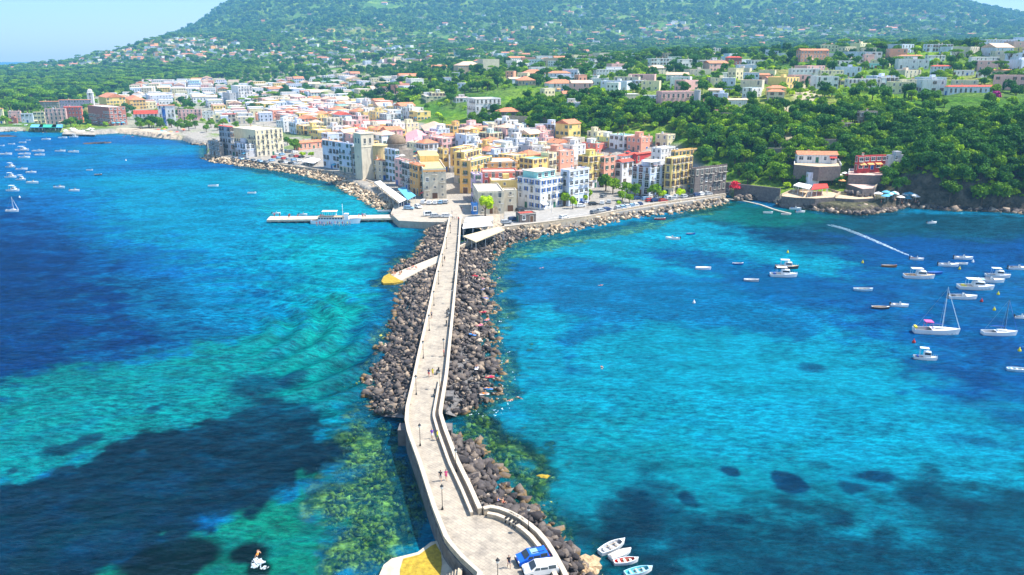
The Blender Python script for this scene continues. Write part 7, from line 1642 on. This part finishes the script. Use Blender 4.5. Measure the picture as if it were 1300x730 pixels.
for i, (u, v, c_) in enumerate([(575,280,'black'),(577.5,280.5,'white'),(580,280,'navy'),(582,281,'red'),(574,272,'white'),(586,268,'black'),(589,270,'blue')]): ppx(random.choice([stand, walk]), u, v, random.uniform(0, 6.2), c_, 'grey', f'pedestrian in {c_} where the causeway meets the square, {ORD[i]} in from the left', z=2.6)
for i in range(9):
    u = 493+random.uniform(0, 36); f = (u-490)/70; v = 352-f*24+random.uniform(-2, 3); z_ = .55+2.05*max(0, (u-495)/68); p = at(u, v, z_)
    person(random.choice([sit, lie, lie]), p.x, p.y, z_+.02, random.uniform(0, 6.2), 'skin', random.choice(['red', 'blue', 'black', 'orange', 'pink']), 'sunbather on the pale slipway crossing the left rocks', 'sunbathers on the slipway', hair=random.randrange(3))
TW = [mat('towel_'+k, CC_, .95, .2) for k, CC_ in (('red', (.7, .05, .1)), ('pink', (.8, .25, .35)), ('blue', (.1, .3, .7)), ('white', (.8, .8, .8)))]
SUNB = [(603,352),(612.5,355),(613,369),(606,362),(613,398),(608.7,415),(600,427),(601,439),(622,481),(613,483),(620,496),(615,503),(611,392),(618,408),(616,380),(605,470)]
for i, (u, v) in enumerate(SUNB):
    if i in (3, 7, 9, 12): continue
    p = at(u, v, 1.5); lb = 'sunbather lying on a towel on the rocks right of the causeway'; a = random.uniform(0, 6.2); person(lie if i % 3 else sit, p.x, p.y, 1.95, a, 'skin', random.choice(['red', 'blue', 'pink', 'orange', 'black']), lb, 'sunbathers on the right rocks', hair=i % 3)
    o = thingmesh('beach_towel', MB().box((0, 0, 0), (1.7, .65, .05)), TW[i % 4], 'beach towel spread on the rocks right of the causeway', 'towel', 'towels on the right rocks', fix=False); o.location = (p.x, p.y, 1.92); o.rotation_euler = (0, .05, a)
ppx(sit, 631, 637, .3, 'skin', 'blue', 'sunbather sitting on the mound outside the near terrace, left of two', z=1.6); ppx(sit, 638, 639, -.6, 'skin', 'red', 'sunbather sitting on the mound outside the near terrace, right of two', z=1.6)
for i, (u, v, a, lb) in enumerate([(648,508,.4,'swimmer just off the rock tip right of the bridge gap, left of two'),(659,505,2.5,'swimmer just off the rock tip right of the bridge gap, right of two'),(633.5,353,1,'swimmer close to the right rocks, upper one'),(637,370,2,'swimmer close to the right rocks, lower one'),(763,362,.2,'lone swimmer in the cyan water of the right bay'),(764,466.5,1.5,'lone swimmer in the middle of the right bay'),(688,340,.5,'swimmer in the corner of the right bay near the quay'),(327,703,up,'swimmer kicking up white splash over dark weed at the bottom left')]):
    ppx(swim, u, v, a, 'skin', ['red', 'black', 'blue', 'orange'][i % 4], lb, z=.03, s=.85)
foam('swimmer_splash', [(327,709),(325,713),(330,717),(326,721)], .4, 1.1, 110, 9)
for i in range(14):
    u = 402+i*3.2; p = at(u, 281, 4.4); person(stand if i % 2 else walk, p.x, p.y+random.uniform(-.6, 1.2), 2.66, random.uniform(0, 6.2), random.choice(['white', 'red', 'blue', 'pink', 'yellow']), random.choice(['navy', 'grey', 'white']), 'passenger on the upper deck of the excursion ferry', 'passengers on the ferry')
for i in range(16):
    u, v = random.uniform(345, 500), random.uniform(275.5, 277.5); p = at(u, v, 1.5); person(random.choice([stand, walk]), p.x, p.y, 1.5, random.uniform(0, 6.2), random.choice(['white', 'red', 'blue', 'black']), 'navy', 'pedestrian on the long concrete pier', 'pedestrians on the pier')
for i in range(26):
    p = ground(random.uniform(155, 235), random.uniform(170, 175))
    if p and p.z < 2.5: person(random.choice([stand, lie, sit]), p.x, p.y, p.z+.05, random.uniform(0, 6.2), 'skin', random.choice(['red', 'blue', 'black']), 'bather on the small sandy beach of the left bay', 'bathers on the small beach')
for i in range(14):
    p = ground(random.uniform(1113, 1168), random.uniform(256, 264))
    if p: person(random.choice([stand, sit, lie]), p.x, p.y, p.z+.9, random.uniform(0, 6.2), 'skin', random.choice(['red', 'blue', 'white']), 'bather on the sunbathing rocks below the red cliffside hotel', 'bathers below the red hotel')
